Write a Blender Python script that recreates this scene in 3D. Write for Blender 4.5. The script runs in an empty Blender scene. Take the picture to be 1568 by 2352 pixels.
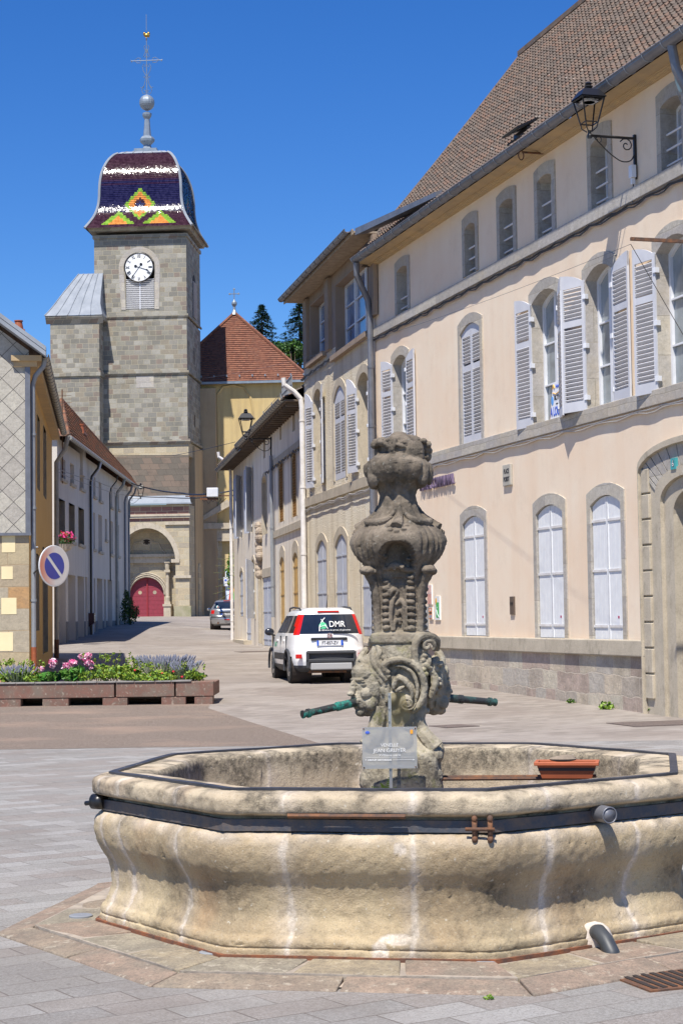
import bpy, bmesh, math, random
from math import sin, cos, pi, radians, sqrt, atan2
from mathutils import Vector, Matrix, noise
random.seed(7)
sc = bpy.context.scene
COL = sc.collection
# ---------------- camera, world, sun, exposure ----------------
FPX = 4054.0; PCX, PCY = 784.0, 1176.0        # focal length and principal point on a 1568 wide reference
EYE = 1.6; PITCH = radians(3.37); ROLL = radians(0.8)
F0 = Vector((0, cos(PITCH), sin(PITCH))); R0 = Vector((1, 0, 0)); U0 = Vector((0, -sin(PITCH), cos(PITCH)))
CR = R0 * cos(ROLL) - U0 * sin(ROLL); CU = U0 * cos(ROLL) + R0 * sin(ROLL)
cam = bpy.data.cameras.new('camera'); camo = bpy.data.objects.new('camera', cam); COL.objects.link(camo)
cam.sensor_fit = 'HORIZONTAL'; cam.sensor_width = 36.0; cam.lens = FPX / 1568.0 * 36.0
cam.clip_start = 0.1; cam.clip_end = 5000
camo.matrix_world = Matrix(((CR.x, CU.x, -F0.x, 0), (CR.y, CU.y, -F0.y, 0), (CR.z, CU.z, -F0.z, EYE), (0, 0, 0, 1)))
sc.camera = camo
sc.render.resolution_x = 682; sc.render.resolution_y = 1024
SUNV = Vector((0.48, 1.43, -2.63)).normalized()
w = bpy.data.worlds.new("World"); sc.world = w; w.use_nodes = True
nt = w.node_tree; nt.nodes.clear()
wo = nt.nodes.new('ShaderNodeOutputWorld'); bg = nt.nodes.new('ShaderNodeBackground'); sky = nt.nodes.new('ShaderNodeTexSky')
sky.sky_type = 'NISHITA'; sky.sun_disc = False
sky.sun_elevation = math.asin(-SUNV.z); sky.sun_rotation = atan2(-SUNV.x, -SUNV.y)
sky.altitude = 400; sky.air_density = 1.0; sky.dust_density = 0.1; sky.ozone_density = 4.0
hs = nt.nodes.new('ShaderNodeHueSaturation'); hs.inputs['Saturation'].default_value = 1.32; hs.inputs['Value'].default_value = 1.0; hs.inputs['Hue'].default_value = 0.512
nt.links.new(sky.outputs[0], hs.inputs['Color']); tn = nt.nodes.new('ShaderNodeMix'); tn.data_type = 'RGBA'; tn.blend_type = 'MULTIPLY'; tn.inputs[0].default_value = 1.0; tn.inputs[7].default_value = (.90, 1.06, 1.17, 1)
nt.links.new(hs.outputs[0], tn.inputs[6]); nt.links.new(tn.outputs[2], bg.inputs[0])
bg.inputs[1].default_value = 0.086
nt.links.new(bg.outputs[0], wo.inputs[0])
sl = bpy.data.lights.new('sun', 'SUN'); slo = bpy.data.objects.new('sun', sl); COL.objects.link(slo)
sl.energy = 5.0; sl.angle = radians(0.53); sl.color = (1.0, 0.945, 0.86)
slo.rotation_euler = SUNV.to_track_quat('-Z', 'Y').to_euler(); slo.location = (0, 0, 60)
sc.view_settings.view_transform = 'Standard'; sc.view_settings.look = 'None'
sc.view_settings.exposure = 0.50; sc.view_settings.gamma = 1.0
sc.render.engine = 'CYCLES'
try:
    sc.cycles.max_bounces = 6; sc.cycles.diffuse_bounces = 4
except Exception: pass

def ray(px, py):
    return F0 + CR * ((px - PCX) / FPX) - CU * ((py - PCY) / FPX)
def hor(px): return 1414.7 - (px - PCX) * math.tan(ROLL)
def atY(px, py, Y):
    r = ray(px, py); t = Y / r.y
    return Vector((r.x * t, Y, EYE + r.z * t))
def lerp(a, b, t): return a + (b - a) * t
GT = [(-50, 0), (12, 0), (24, -0.01), (27, 0.0), (37, .17), (45, .31), (60, .52), (72, .66), (84, 1.0), (100, 1.22), (130, 1.5), (200, 2.2), (400, 4), (5000, 4)]
def gz(x, y):
    for i in range(len(GT) - 1):
        if y <= GT[i + 1][0]:
            a, b = GT[i], GT[i + 1]; z = lerp(a[1], b[1], (y - a[0]) / (b[0] - a[0])); break
    k = min(1, max(0, (y - 58) / 25.0))
    return z + k * 0.03 * min(8, max(0, -x - 4))

# ---------------- mesh helpers ----------------
class MB:
    def __init__(s): s.v = []; s.f = []; s.m = []; s.T = None
    def P(s, p):
        p = Vector(p)
        return s.T @ p if s.T is not None else p
    def add(s, vs, fs, mi=0):
        n = len(s.v); s.v += [s.P(p) for p in vs]
        for f in fs: s.f.append(tuple(n + i for i in f)); s.m.append(mi)
    def box(s, x0, x1, y0, y1, z0, z1, mi=0):
        if x0 > x1: x0, x1 = x1, x0
        if y0 > y1: y0, y1 = y1, y0
        if z0 > z1: z0, z1 = z1, z0
        s.add([(x0, y0, z0), (x1, y0, z0), (x1, y1, z0), (x0, y1, z0), (x0, y0, z1), (x1, y0, z1), (x1, y1, z1), (x0, y1, z1)],
              [(0, 3, 2, 1), (4, 5, 6, 7), (0, 1, 5, 4), (1, 2, 6, 5), (2, 3, 7, 6), (3, 0, 4, 7)], mi)
    def xbox(s, M, hx, hy, hz, mi=0):
        s.add([M @ Vector((a * hx, b * hy, c * hz)) for c in (-1, 1) for a, b in ((-1, -1), (1, -1), (1, 1), (-1, 1))],
              [(0, 3, 2, 1), (4, 5, 6, 7), (0, 1, 5, 4), (1, 2, 6, 5), (2, 3, 7, 6), (3, 0, 4, 7)], mi)
    def quad(s, a, b, c, d, mi=0): s.add([a, b, c, d], [(0, 1, 2, 3)], mi)
    def poly(s, pts, mi=0): s.add(pts, [tuple(range(len(pts)))], mi)
    def prism(s, poly, y0, y1, mi=0, ax='y'):
        n = len(poly)
        def mk(p, t): return (p[0], t, p[1]) if ax == 'y' else ((p[0], p[1], t) if ax == 'z' else (t, p[0], p[1]))
        s.add([mk(p, y0) for p in poly] + [mk(p, y1) for p in poly],
              [tuple(range(n)), tuple(range(2 * n - 1, n - 1, -1))] + [(i, i + n, (i + 1) % n + n, (i + 1) % n) for i in range(n)], mi)
    def band(s, inner, outer, y0, y1, mi=0):
        # open strip between two outlines (x,z), front at y1, back at y0
        n = len(inner)
        vs = [(p[0], y1, p[1]) for p in inner] + [(p[0], y1, p[1]) for p in outer] + [(p[0], y0, p[1]) for p in inner] + [(p[0], y0, p[1]) for p in outer]
        fs = []
        for i in range(n - 1):
            fs += [(i, i + 1, n + i + 1, n + i), (i, 2 * n + i, 2 * n + i + 1, i + 1), (n + i, n + i + 1, 3 * n + i + 1, 3 * n + i), (2*n+i, 3*n+i, 3*n+i+1, 2*n+i+1)]
        for i in (0, n - 1): fs.append((i, n + i, 3 * n + i, 2 * n + i))
        s.add(vs, fs, mi)
    def tube(s, path, r, n=8, mi=0, cap=True):
        path = [Vector(p) for p in path]; m = len(path)
        rs = r if isinstance(r, (list, tuple)) else [r] * m
        vs = []; up = None
        for i, p in enumerate(path):
            t = (path[min(i + 1, m - 1)] - path[max(i - 1, 0)])
            if t.length < 1e-9: t = Vector((0, 0, 1))
            t.normalize()
            if up is None: up = Vector((0, 0, 1)) if abs(t.z) < .9 else Vector((1, 0, 0))
            a = t.cross(up)
            if a.length < 1e-6: a = t.cross(Vector((0, 1, 0)))
            a.normalize(); b = t.cross(a).normalized(); up = -b if (-b).dot(up) > 0 else b
            for k in range(n):
                th = 2 * pi * k / n; vs.append(p + (a * cos(th) + b * sin(th)) * rs[i])
        fs = [(i * n + k, i * n + (k + 1) % n, (i + 1) * n + (k + 1) % n, (i + 1) * n + k) for i in range(m - 1) for k in range(n)]
        if cap: fs += [tuple(range(n - 1, -1, -1)), tuple(range((m - 1) * n, m * n))]
        s.add(vs, fs, mi)
    def lathe(s, prof, n=24, c=(0, 0), mi=0, cap=True):
        vs = [(c[0] + r * cos(2 * pi * k / n), c[1] + r * sin(2 * pi * k / n), z) for r, z in prof for k in range(n)]
        m = len(prof)
        fs = [(i * n + k, i * n + (k + 1) % n, (i + 1) * n + (k + 1) % n, (i + 1) * n + k) for i in range(m - 1) for k in range(n)]
        if cap: fs += [tuple(range(n - 1, -1, -1)), tuple(range((m - 1) * n, m * n))]
        s.add(vs, fs, mi)
    def ell(s, c, r, rot=None, n=12, mi=0):
        c = Vector(c); vs = []; k = n // 2 + 1
        R = rot if rot is not None else Matrix.Identity(3)
        for i in range(k + 1):
            ph = -pi / 2 + pi * i / k
            for j in range(n):
                th = 2 * pi * j / n
                vs.append(c + R @ Vector((r[0] * cos(ph) * cos(th), r[1] * cos(ph) * sin(th), r[2] * sin(ph))))
        s.add(vs, [(i * n + j, i * n + (j + 1) % n, (i + 1) * n + (j + 1) % n, (i + 1) * n + j) for i in range(k) for j in range(n)], mi)
    def mesh(s, name, mats, smooth=False, uvm=False):
        me = bpy.data.meshes.new(name); me.from_pydata([tuple(v) for v in s.v], [], s.f)
        for m in (mats if isinstance(mats, (list, tuple)) else [mats]): me.materials.append(m)
        me.polygons.foreach_set('material_index', s.m)
        if smooth: me.polygons.foreach_set('use_smooth', [True] * len(s.f))
        me.update(); return me
    def build(s, name, mats, parent=None, smooth=False, bevel=0, fix=True):
        me = s.mesh(name, mats, smooth)
        if fix:
            bm = bmesh.new(); bm.from_mesh(me); bmesh.ops.recalc_face_normals(bm, faces=bm.faces); bm.to_mesh(me); bm.free()
        o = bpy.data.objects.new(name, me); COL.objects.link(o)
        if parent is not None: o.parent = parent
        if bevel:
            b = o.modifiers.new('bevel', 'BEVEL'); b.width = bevel; b.segments = 2; b.limit_method = 'ANGLE'
        return o
def build_split(mb, name, mats, parent=None, **k):
    par = list(range(len(mb.v)))
    def fd(a):
        while par[a] != a: par[a] = par[par[a]]; a = par[a]
        return a
    for f in mb.f:
        for q in f[1:]: par[fd(q)] = fd(f[0])
    g = {}
    for f, m in zip(mb.f, mb.m): g.setdefault(fd(f[0]), []).append((f, m))
    o = None
    for fs in g.values():
        used = sorted(set(q for f, _ in fs for q in f)); mp = {q: i for i, q in enumerate(used)}; n = MB(); n.v = [mb.v[q] for q in used]; n.f = [tuple(mp[q] for q in f) for f, _ in fs]; n.m = [m for _, m in fs]; o = n.build(name, mats, parent, **k)
    return o
def tag(o, label, cat, group=None, kind=None):
    if label: o['label'] = label
    if cat: o['category'] = cat
    if group: o['group'] = group
    if kind: o['kind'] = kind
    return o
def struct(o): o['kind'] = 'structure'; return o
def thing(name, label, cat, loc=(0, 0, 0), rz=0, group=None):
    o = bpy.data.objects.new(name, None); COL.objects.link(o); o.location = loc; o.rotation_euler = (0, 0, rz); o.empty_display_size = .2
    return tag(o, label, cat, group)
class Fr:      # facade frame: x along, y outwards, z up
    def __init__(s, A, B):
        s.A = Vector((A[0], A[1])); dd = Vector((B[0], B[1])) - s.A; s.L = dd.length; s.d = dd.normalized(); s.n = Vector((-s.d.y, s.d.x)); s.rz = atan2(s.d.y, s.d.x)
        s.loc = (s.A.x, s.A.y, 0)
    def at(s, px, py, off=0.0):
        r = ray(px, py); O = s.A + s.n * off
        t = (O.x * s.n.x + O.y * s.n.y) / (r.x * s.n.x + r.y * s.n.y)
        P = Vector((r.x * t, r.y * t)); return ((P - O).dot(s.d), EYE + r.z * t)
    def w(s, a, o, z): 
        p = s.A + s.d * a + s.n * o; return Vector((p.x, p.y, z))
def local(parent_loc, rz, p):
    return Matrix.Rotation(-rz, 3, 'Z') @ (Vector(p) - Vector(parent_loc))
def text_obj(name, body, size, mat, parent, M, extrude=0.002, ax='CENTER', sx=1.0, space=1.0, bold=0.0):
    cu = bpy.data.curves.new(name, 'FONT'); cu.body = body; cu.size = size; cu.extrude = extrude; cu.align_x = ax; cu.align_y = 'CENTER'; cu.space_character = space; cu.offset = bold
    cu.resolution_u = 3
    o = bpy.data.objects.new(name, cu); COL.objects.link(o); bpy.context.view_layer.update()
    me = bpy.data.meshes.new_from_object(o); COL.objects.unlink(o); bpy.data.objects.remove(o)
    me.transform(Matrix.Scale(sx, 4, (1, 0, 0)))
    me.transform(M); me.materials.clear(); me.materials.append(mat)
    o = bpy.data.objects.new(name, me); COL.objects.link(o)
    if parent is not None: o.parent = parent
    return o
# ---------------- materials ----------------
def srgb(r, g, b):
    f = lambda c: (c / 255 / 12.92) if c / 255 < .04045 else ((c / 255 + .055) / 1.055) ** 2.4
    return (f(r), f(g), f(b), 1)
def C3(c): return (c[0], c[1], c[2], 1)
class NT:
    def __init__(s, name):
        m = bpy.data.materials.new(name); m.use_nodes = True; s.m = m; s.t = m.node_tree; s.b = s.t.nodes['Principled BSDF']
        s.tc = s.t.nodes.new('ShaderNodeTexCoord'); s.obj = s.tc.outputs['Object']
    def n(s, typ, **k):
        x = s.t.nodes.new(typ)
        for a, b in k.items(): setattr(x, a, b)
        return x
    def L(s, a, b): s.t.links.new(a, b)
    def noise(s, scale, detail=4, rough=.6, vec=None, dist=0, col=False):
        x = s.n('ShaderNodeTexNoise'); x.inputs['Scale'].default_value = scale; x.inputs['Detail'].default_value = detail; x.inputs['Roughness'].default_value = rough; x.inputs['Distortion'].default_value = dist
        s.L(vec or s.obj, x.inputs['Vector']); return x.outputs['Color' if col else 'Fac']
    def ramp(s, fac, a, b, ca=(0, 0, 0, 1), cb=(1, 1, 1, 1)):
        x = s.n('ShaderNodeValToRGB'); x.color_ramp.elements[0].position = a; x.color_ramp.elements[1].position = b
        x.color_ramp.elements[0].color = ca; x.color_ramp.elements[1].color = cb; s.L(fac, x.inputs[0]); return x.outputs[0]
    def mix(s, fac, a, b, mode='MIX'):
        x = s.n('ShaderNodeMix'); x.data_type = 'RGBA'; x.blend_type = mode
        for i, v in ((0, fac), (6, a), (7, b)):
            if hasattr(v, 'is_output'): s.L(v, x.inputs[i])
            else: x.inputs[i].default_value = v
        return x.outputs[2]
    def math(s, op, a, b=0.0, c=None):
        x = s.n('ShaderNodeMath'); x.operation = op
        for i, v in enumerate((a, b) if c is None else (a, b, c)):
            if hasattr(v, 'is_output'): s.L(v, x.inputs[i])
            else: x.inputs[i].default_value = v
        return x.outputs[0]
    def mapping(s, scale=(1, 1, 1), rot=(0, 0, 0), loc=(0, 0, 0), vec=None):
        x = s.n('ShaderNodeMapping'); x.inputs['Scale'].default_value = scale; x.inputs['Rotation'].default_value = rot; x.inputs['Location'].default_value = loc
        s.L(vec or s.obj, x.inputs['Vector']); return x.outputs[0]
    def facade(s):   # (x+y, z, 0)
        sp = s.n('ShaderNodeSeparateXYZ'); s.L(s.obj, sp.inputs[0]); cb = s.n('ShaderNodeCombineXYZ')
        s.L(s.math('ADD', sp.outputs[0], sp.outputs[1]), cb.inputs[0]); s.L(sp.outputs[2], cb.inputs[1]); return cb.outputs[0]
    def bump(s, h, strength=.3, dist=.02, nrm=None):
        x = s.n('ShaderNodeBump'); x.inputs['Strength'].default_value = strength; x.inputs['Distance'].default_value = dist
        s.L(h, x.inputs['Height'])
        if nrm is not None: s.L(nrm, x.inputs['Normal'])
        return x.outputs[0]
    def out(s, col=None, rough=.8, nrm=None, metal=0, spec=None):
        if col is not None:
            if hasattr(col, 'is_output'): s.L(col, s.b.inputs['Base Color'])
            else: s.b.inputs['Base Color'].default_value = col
        if hasattr(rough, 'is_output'): s.L(rough, s.b.inputs['Roughness'])
        else: s.b.inputs['Roughness'].default_value = rough
        s.b.inputs['Metallic'].default_value = metal
        if spec is not None: s.b.inputs['Specular IOR Level'].default_value = spec
        if nrm is not None: s.L(nrm, s.b.inputs['Normal'])
        return s.m
def basinlike(n, c, c2):
    t = NT(n); col = t.mix(t.ramp(t.noise(2.2, 7, .7), .32, .68), C3(c), C3(c2)); col = t.mix(t.math('MULTIPLY', t.ramp(t.noise(4, 7, .8, vec=t.mapping(scale=(1, 1, .5))), .52, .66), .5), col, C3([v * .45 for v in c2])); col = t.mix(t.math('MULTIPLY', t.ramp(t.noise(40, 4, .85), .50, .66), .3), col, C3([v * .4 for v in c2]))
    return t.out(col, .93, t.bump(t.noise(45, 5, .8), .5, .01), 0, .2)
def simple(name, c1, c2=None, rough=.7, scale=4, bump=.0, bscale=60, metal=0, a=.35, b=.65, bdist=.01, spec=None):
    t = NT(name); c1 = C3(c1)
    col = c1
    if c2 is not None: col = t.mix(t.ramp(t.noise(scale, 5), a, b), c1, C3(c2))
    nr = t.bump(t.noise(bscale, 3), bump, bdist) if bump else None
    return t.out(col, rough, nr, metal, spec)
def render_wall(name, base, stain, light, rough=.9, fine=90, bump=.5, bdist=.01, streak=.5, sc1=.5):
    t = NT(name)
    n1 = t.ramp(t.noise(sc1, 6, .62), .35, .7)
    st = t.ramp(t.noise(1.0, 5, .6, vec=t.mapping(scale=(2.2, 2.2, .22))), .45, .75)
    n3 = t.noise(fine, 3, .7)
    col = t.mix(n1, C3(base), C3(light)); col = t.mix(t.math('MULTIPLY', st, streak), col, C3(stain))
    col = t.mix(t.math('MULTIPLY', t.ramp(t.noise(2.3, 7, .75, vec=t.mapping(loc=(7, 2, 3))), .52, .66), .22), col, C3([c * .78 for c in base]))
    col = t.mix(t.math('MULTIPLY', t.ramp(n3, .3, .7), .18), col, (.25, .2, .15, 1))
    return t.out(col, rough, t.bump(n3, bump, bdist), 0, .2)
def masonry(name, cols, mortar, bw=.55, bh=.32, msize=.012, rough=.9, stain=None, stain_amt=.5, warp=.03, msm=.3, off=.5, bump=.5, squash=1.0):
    t = NT(name); v = t.facade()
    wn = t.noise(1.7, 3, .5, col=True)
    vv = t.n('ShaderNodeVectorMath', operation='MULTIPLY_ADD'); t.L(wn, vv.inputs[0]); vv.inputs[1].default_value = (warp * 2, warp * 2, 0); t.L(v, vv.inputs[2])
    br = t.n('ShaderNodeTexBrick'); t.L(vv.outputs[0], br.inputs['Vector'])
    br.inputs['Scale'].default_value = 1; br.inputs['Brick Width'].default_value = bw; br.inputs['Row Height'].default_value = bh
    br.inputs['Mortar Size'].default_value = msize; br.inputs['Mortar Smooth'].default_value = msm; br.offset = off; br.squash = squash; br.squash_frequency = 3
    br.inputs['Color1'].default_value = (0, 0, 0, 1); br.inputs['Color2'].default_value = (1, 1, 1, 1); br.inputs['Mortar'].default_value = (.5, .5, .5, 1)
    x = t.n('ShaderNodeValToRGB'); cr = x.color_ramp; cr.interpolation = 'CONSTANT'
    cr.elements[0].color = C3(cols[0]); cr.elements[0].position = 0
    cr.elements[1].color = C3(cols[1]); cr.elements[1].position = 1.0 / len(cols)
    for i in range(2, len(cols)): e = cr.elements.new(i / len(cols)); e.color = C3(cols[i])
    t.L(br.outputs['Color'], x.inputs[0])
    n = t.noise(9, 6, .7)
    col = t.mix(t.math('MULTIPLY', t.ramp(n, .3, .7), .35), x.outputs[0], (.12, .11, .09, 1)); col = t.mix(t.math('MULTIPLY', t.ramp(t.noise(28, 4, .8), .45, .65), .25), col, (.12, .105, .085, 1)); col = t.mix(t.math('MULTIPLY', t.ramp(t.noise(19, 4, .8, vec=t.mapping(loc=(4, 4, 4))), .60, .72), .2), col, (.50, .47, .40, 1))
    if stain: col = t.mix(t.math('MULTIPLY', t.ramp(t.noise(.55, 7, .7), .48, .68), stain_amt), col, C3(stain))
    col = t.mix(t.math('MULTIPLY', br.outputs['Fac'], .85), col, C3(mortar))
    h = t.math('ADD', t.math('MULTIPLY', br.outputs['Fac'], -1.0), t.math('MULTIPLY', n, .7))
    return t.out(col, rough, t.bump(h, bump, .03), 0, .2)

m_pink = render_wall('pink_render', (.85, .665, .49), (.79, .575, .39), (.88, .76, .60), streak=.35)
m_rough = render_wall('roughcast', (.78, .675, .49), (.50, .41, .27), (.86, .80, .66), fine=22, bump=1.0, bdist=.05, streak=.7, sc1=.6)
m_oldwall = render_wall('aged_lime_wall', (.80, .71, .575), (.50, .42, .33), (.86, .80, .69), streak=.75, fine=50)
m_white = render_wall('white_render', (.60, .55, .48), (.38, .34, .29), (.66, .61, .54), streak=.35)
m_yellow = render_wall('ochre_render', (.62, .38, .12), (.52, .30, .09), (.66, .44, .17), streak=.3)
m_concrete = render_wall('brown_concrete', (.30, .225, .17), (.2, .15, .11), (.38, .30, .23), fine=70, streak=.5)
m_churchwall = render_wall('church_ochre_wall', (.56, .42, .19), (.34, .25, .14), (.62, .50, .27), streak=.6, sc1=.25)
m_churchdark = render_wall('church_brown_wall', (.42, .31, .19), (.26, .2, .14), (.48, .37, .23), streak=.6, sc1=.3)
m_grey = render_wall('grey_dado', (.16, .155, .16), (.1, .1, .1), (.2, .2, .2), streak=.3)
m_surr = masonry('grey_surround_stone', [(.50, .47, .43), (.44, .41, .37), (.55, .51, .44), (.47, .44, .41)], (.3, .27, .22), bw=1.4, bh=.62, msize=.006, stain=(.5, .40, .25), stain_amt=.4)
m_surr2 = basinlike('pale_stone_trim', (.54, .475, .37), (.42, .365, .28))
m_cornice = simple('ochre_cornice_stone', (.50, .36, .19), (.40, .30, .18), .9, 2.5, .4, 30)
m_plinth = masonry('plinth_stone', [(.62, .54, .42), (.52, .45, .37), (.66, .56, .43), (.52, .41, .34), (.64, .57, .45), (.54, .49, .42)], (.60, .53, .43), bw=.66, bh=.34, msize=.010, stain=(.20, .165, .13), stain_amt=.75, warp=.09, squash=.7, bump=.9)
m_tower = masonry('tower_ashlar', [(.27, .255, .22), (.34, .32, .275), (.23, .22, .19), (.32, .28, .215), (.38, .36, .31), (.27, .215, .18), (.32, .305, .25), (.42, .40, .345), (.26, .25, .22)], (.40, .36, .26), bw=.66, bh=.36, msize=.016, stain=(.17, .16, .13), stain_amt=.7, warp=.05, squash=.7)
m_towerdark = masonry('glacis_stone', [(.125, .10, .08), (.10, .085, .07), (.15, .11, .085)], (.07, .06, .05), bw=.7, bh=.45, msize=.01, stain=(.07, .06, .05), stain_amt=.8)
m_portal = masonry('portal_ashlar', [(.52, .43, .29), (.46, .39, .28), (.56, .48, .34), (.42, .36, .27), (.48, .42, .30)], (.56, .45, .26), bw=.8, bh=.42, msize=.014, stain=(.3, .27, .2), stain_amt=.4)
m_portalred = masonry('red_sandstone_course', [(.30, .14, .12), (.24, .11, .10), (.34, .18, .14)], (.5, .42, .30), bw=.8, bh=.45, msize=.02)
m_quoin = masonry('sandstone_quoin', [(.50, .41, .26), (.44, .36, .25), (.50, .30, .14), (.46, .40, .30)], (.36, .28, .18), bw=.9, bh=.47, msize=.008, stain=(.42, .36, .25), stain_amt=.4)
m_cream = simple('cream_paint_patch', (.80, .69, .42), (.76, .64, .38), .85, 3, .2, 60)
m_zinc = simple('zinc_sheet', (.30, .325, .36), (.23, .255, .29), .7, 1.5, .1, 8, metal=.0, spec=.2)
m_lead = simple('blue_grey_lead', (.26, .31, .36), (.20, .24, .29), .45, 3, .1, 10, metal=.3)
m_gutter = simple('grey_gutter_metal', (.20, .205, .23), (.15, .155, .175), .45, 4, .05, 10, metal=.4)
m_gutterlight = simple('old_zinc_gutter', (.38, .37, .33), (.28, .28, .25), .55, 4, .05, 10, metal=.4)
m_pipewhite = simple('white_pipe', (.74, .72, .70), (.6, .57, .54), .5, 4)
m_pipegrey = simple('grey_pipe', (.27, .29, .31), (.22, .23, .25), .5, 4)
m_rust = simple('rusty_iron', (.20, .085, .035), (.07, .045, .035), .85, 18, .4, 60)
m_rustpipe = simple('orange_red_pipe', (.36, .10, .035), (.25, .07, .03), .6, 6)
m_black = simple('black_iron', (.012, .012, .014), None, .35)
m_shutter = simple('lavender_grey_shutter_paint', (.58, .585, .615), (.51, .515, .55), .6, 3)
m_board = simple('pale_blue_board_paint', (.74, .75, .75), (.67, .68, .69), .6, 5)
m_boardblue = simple('faded_blue_board_paint', (.40, .43, .51), (.5, .52, .56), .65, 5)
m_ochreshut = simple('ochre_shutter_paint', (.55, .36, .12), (.42, .25, .08), .7, 6)
m_orangemesh = simple('rusty_orange_grille', (.38, .20, .05), (.22, .11, .03), .8, 12)
m_frame = simple('white_window_paint', (.74, .75, .78), (.66, .67, .70), .45, 4)
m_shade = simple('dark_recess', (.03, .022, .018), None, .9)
m_darkred = simple('dark_red_paint', (.07, .025, .022), None, .7)
m_cable = simple('black_cable', (.02, .02, .022), None, .6)
m_cablew = simple('pale_cable', (.45, .43, .40), None, .6)
def glass_mat(name, c=(.035, .045, .055), rough=.06):
    t = NT(name); return t.out(t.mix(t.ramp(t.noise(1.2, 3), .4, .6), C3(c), C3([x * 1.8 for x in c])), rough, None, 0, .8)
m_glass = glass_mat('window_glass')
m_glasscurtain = glass_mat('curtained_glass', (.16, .18, .19), .1)
m_glasssky = glass_mat('sky_tinted_glass', (.10, .16, .26), .05)  # sky reflection put into the panes as a blue base colour
# ---------------- facade tools ----------------
def archpts(x0, x1, z0, z1, rise, n=10):
    c = (x0 + x1) / 2; h = (x1 - x0) / 2
    if rise <= 0: return [(x0, z0), (x0, z1), (x1, z1), (x1, z0)]
    return [(x0, z0)] + [(c - h * cos(pi * i / n), z1 - rise * (1 - sin(pi * i / n)) if rise >= h * .5 else z1 - rise * (cos(pi * i / n) ** 2)) for i in range(n + 1)] + [(x1, z0)]
def outerpts(inner, t, ht, ear=True):
    x0, x1 = inner[0][0], inner[-1][0]; c = (x0 + x1) / 2; h = (x1 - x0) / 2; o = []
    for i, (x, z) in enumerate(inner):
        k = (x - c) / h; zz = z if i in (0, len(inner) - 1) else z + ht
        o.append((c + k * (h + t), zz))
    return o
def leaf_mesh(mb, w, z0, z1, rise, kind, mats, thick=.035, side=0):
    """leaf from hinge u=0 to w, opening arch apex at u=w"""
    def zt(u): return z1 - rise * ((w - u) / w) ** 2
    st = .075
    if kind == 'louver':
        mb.box(0, st, 0, thick, z0, zt(st) - .01); 
        mb.box(w - st * .7, w, 0, thick, z0, z1)
        mb.box(st, w - st * .7, 0, thick, z0, z0 + .17)
        zm = z0 + (z1 - z0) * .64; mb.box(st, w - st * .7, 0.003, thick - .003, zm - .055, zm + .055)
        n = 6; pts = [(st, z1 - rise - .06)] + [(st + (w - st * 1.0) * i / n, zt(st + (w - st) * i / n)) for i in range(n + 1)] + [(w, z1 - rise - .06)]
        mb.prism(pts, .002, thick - .002)
        mb.box(0, st, .001, thick - .001, zt(0) - .3, zt(st * .2))
        z = z0 + .16
        while z < z1 - rise - .10:
            if abs(z + .03 - zm) > .075:
                M = Matrix.Translation((w / 2, thick * .5, z + .035)) @ Matrix.Rotation(radians(38 * (1 if side == 0 else -1)), 4, 'X')
                mb.xbox(M, w / 2 - st * .9, .030, .0065)
            z += .070
    else:
        nb = max(2, int(w / .13)); bw = w / nb
        for i in range(nb):
            a, b = i * bw + .003, (i + 1) * bw - .003
            mb.prism([(a, z0), (b, z0), (b, zt(b)), (a, zt(a))], 0, thick * .7)
        mb.box(w - .045, w + .01, thick * .6, thick * 1.0, z0, z1 - .01)   # cover strip
def hinges(mb, w, z0, z1, rise, thick=.035):
    for f in (.10, .5, .86):
        z = z0 + (z1 - z0 - rise * .6) * f
        mb.box(-.05, w * .93, thick * .72, thick * 1.0 + .006, z - .02, z + .02)
        pass
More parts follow.
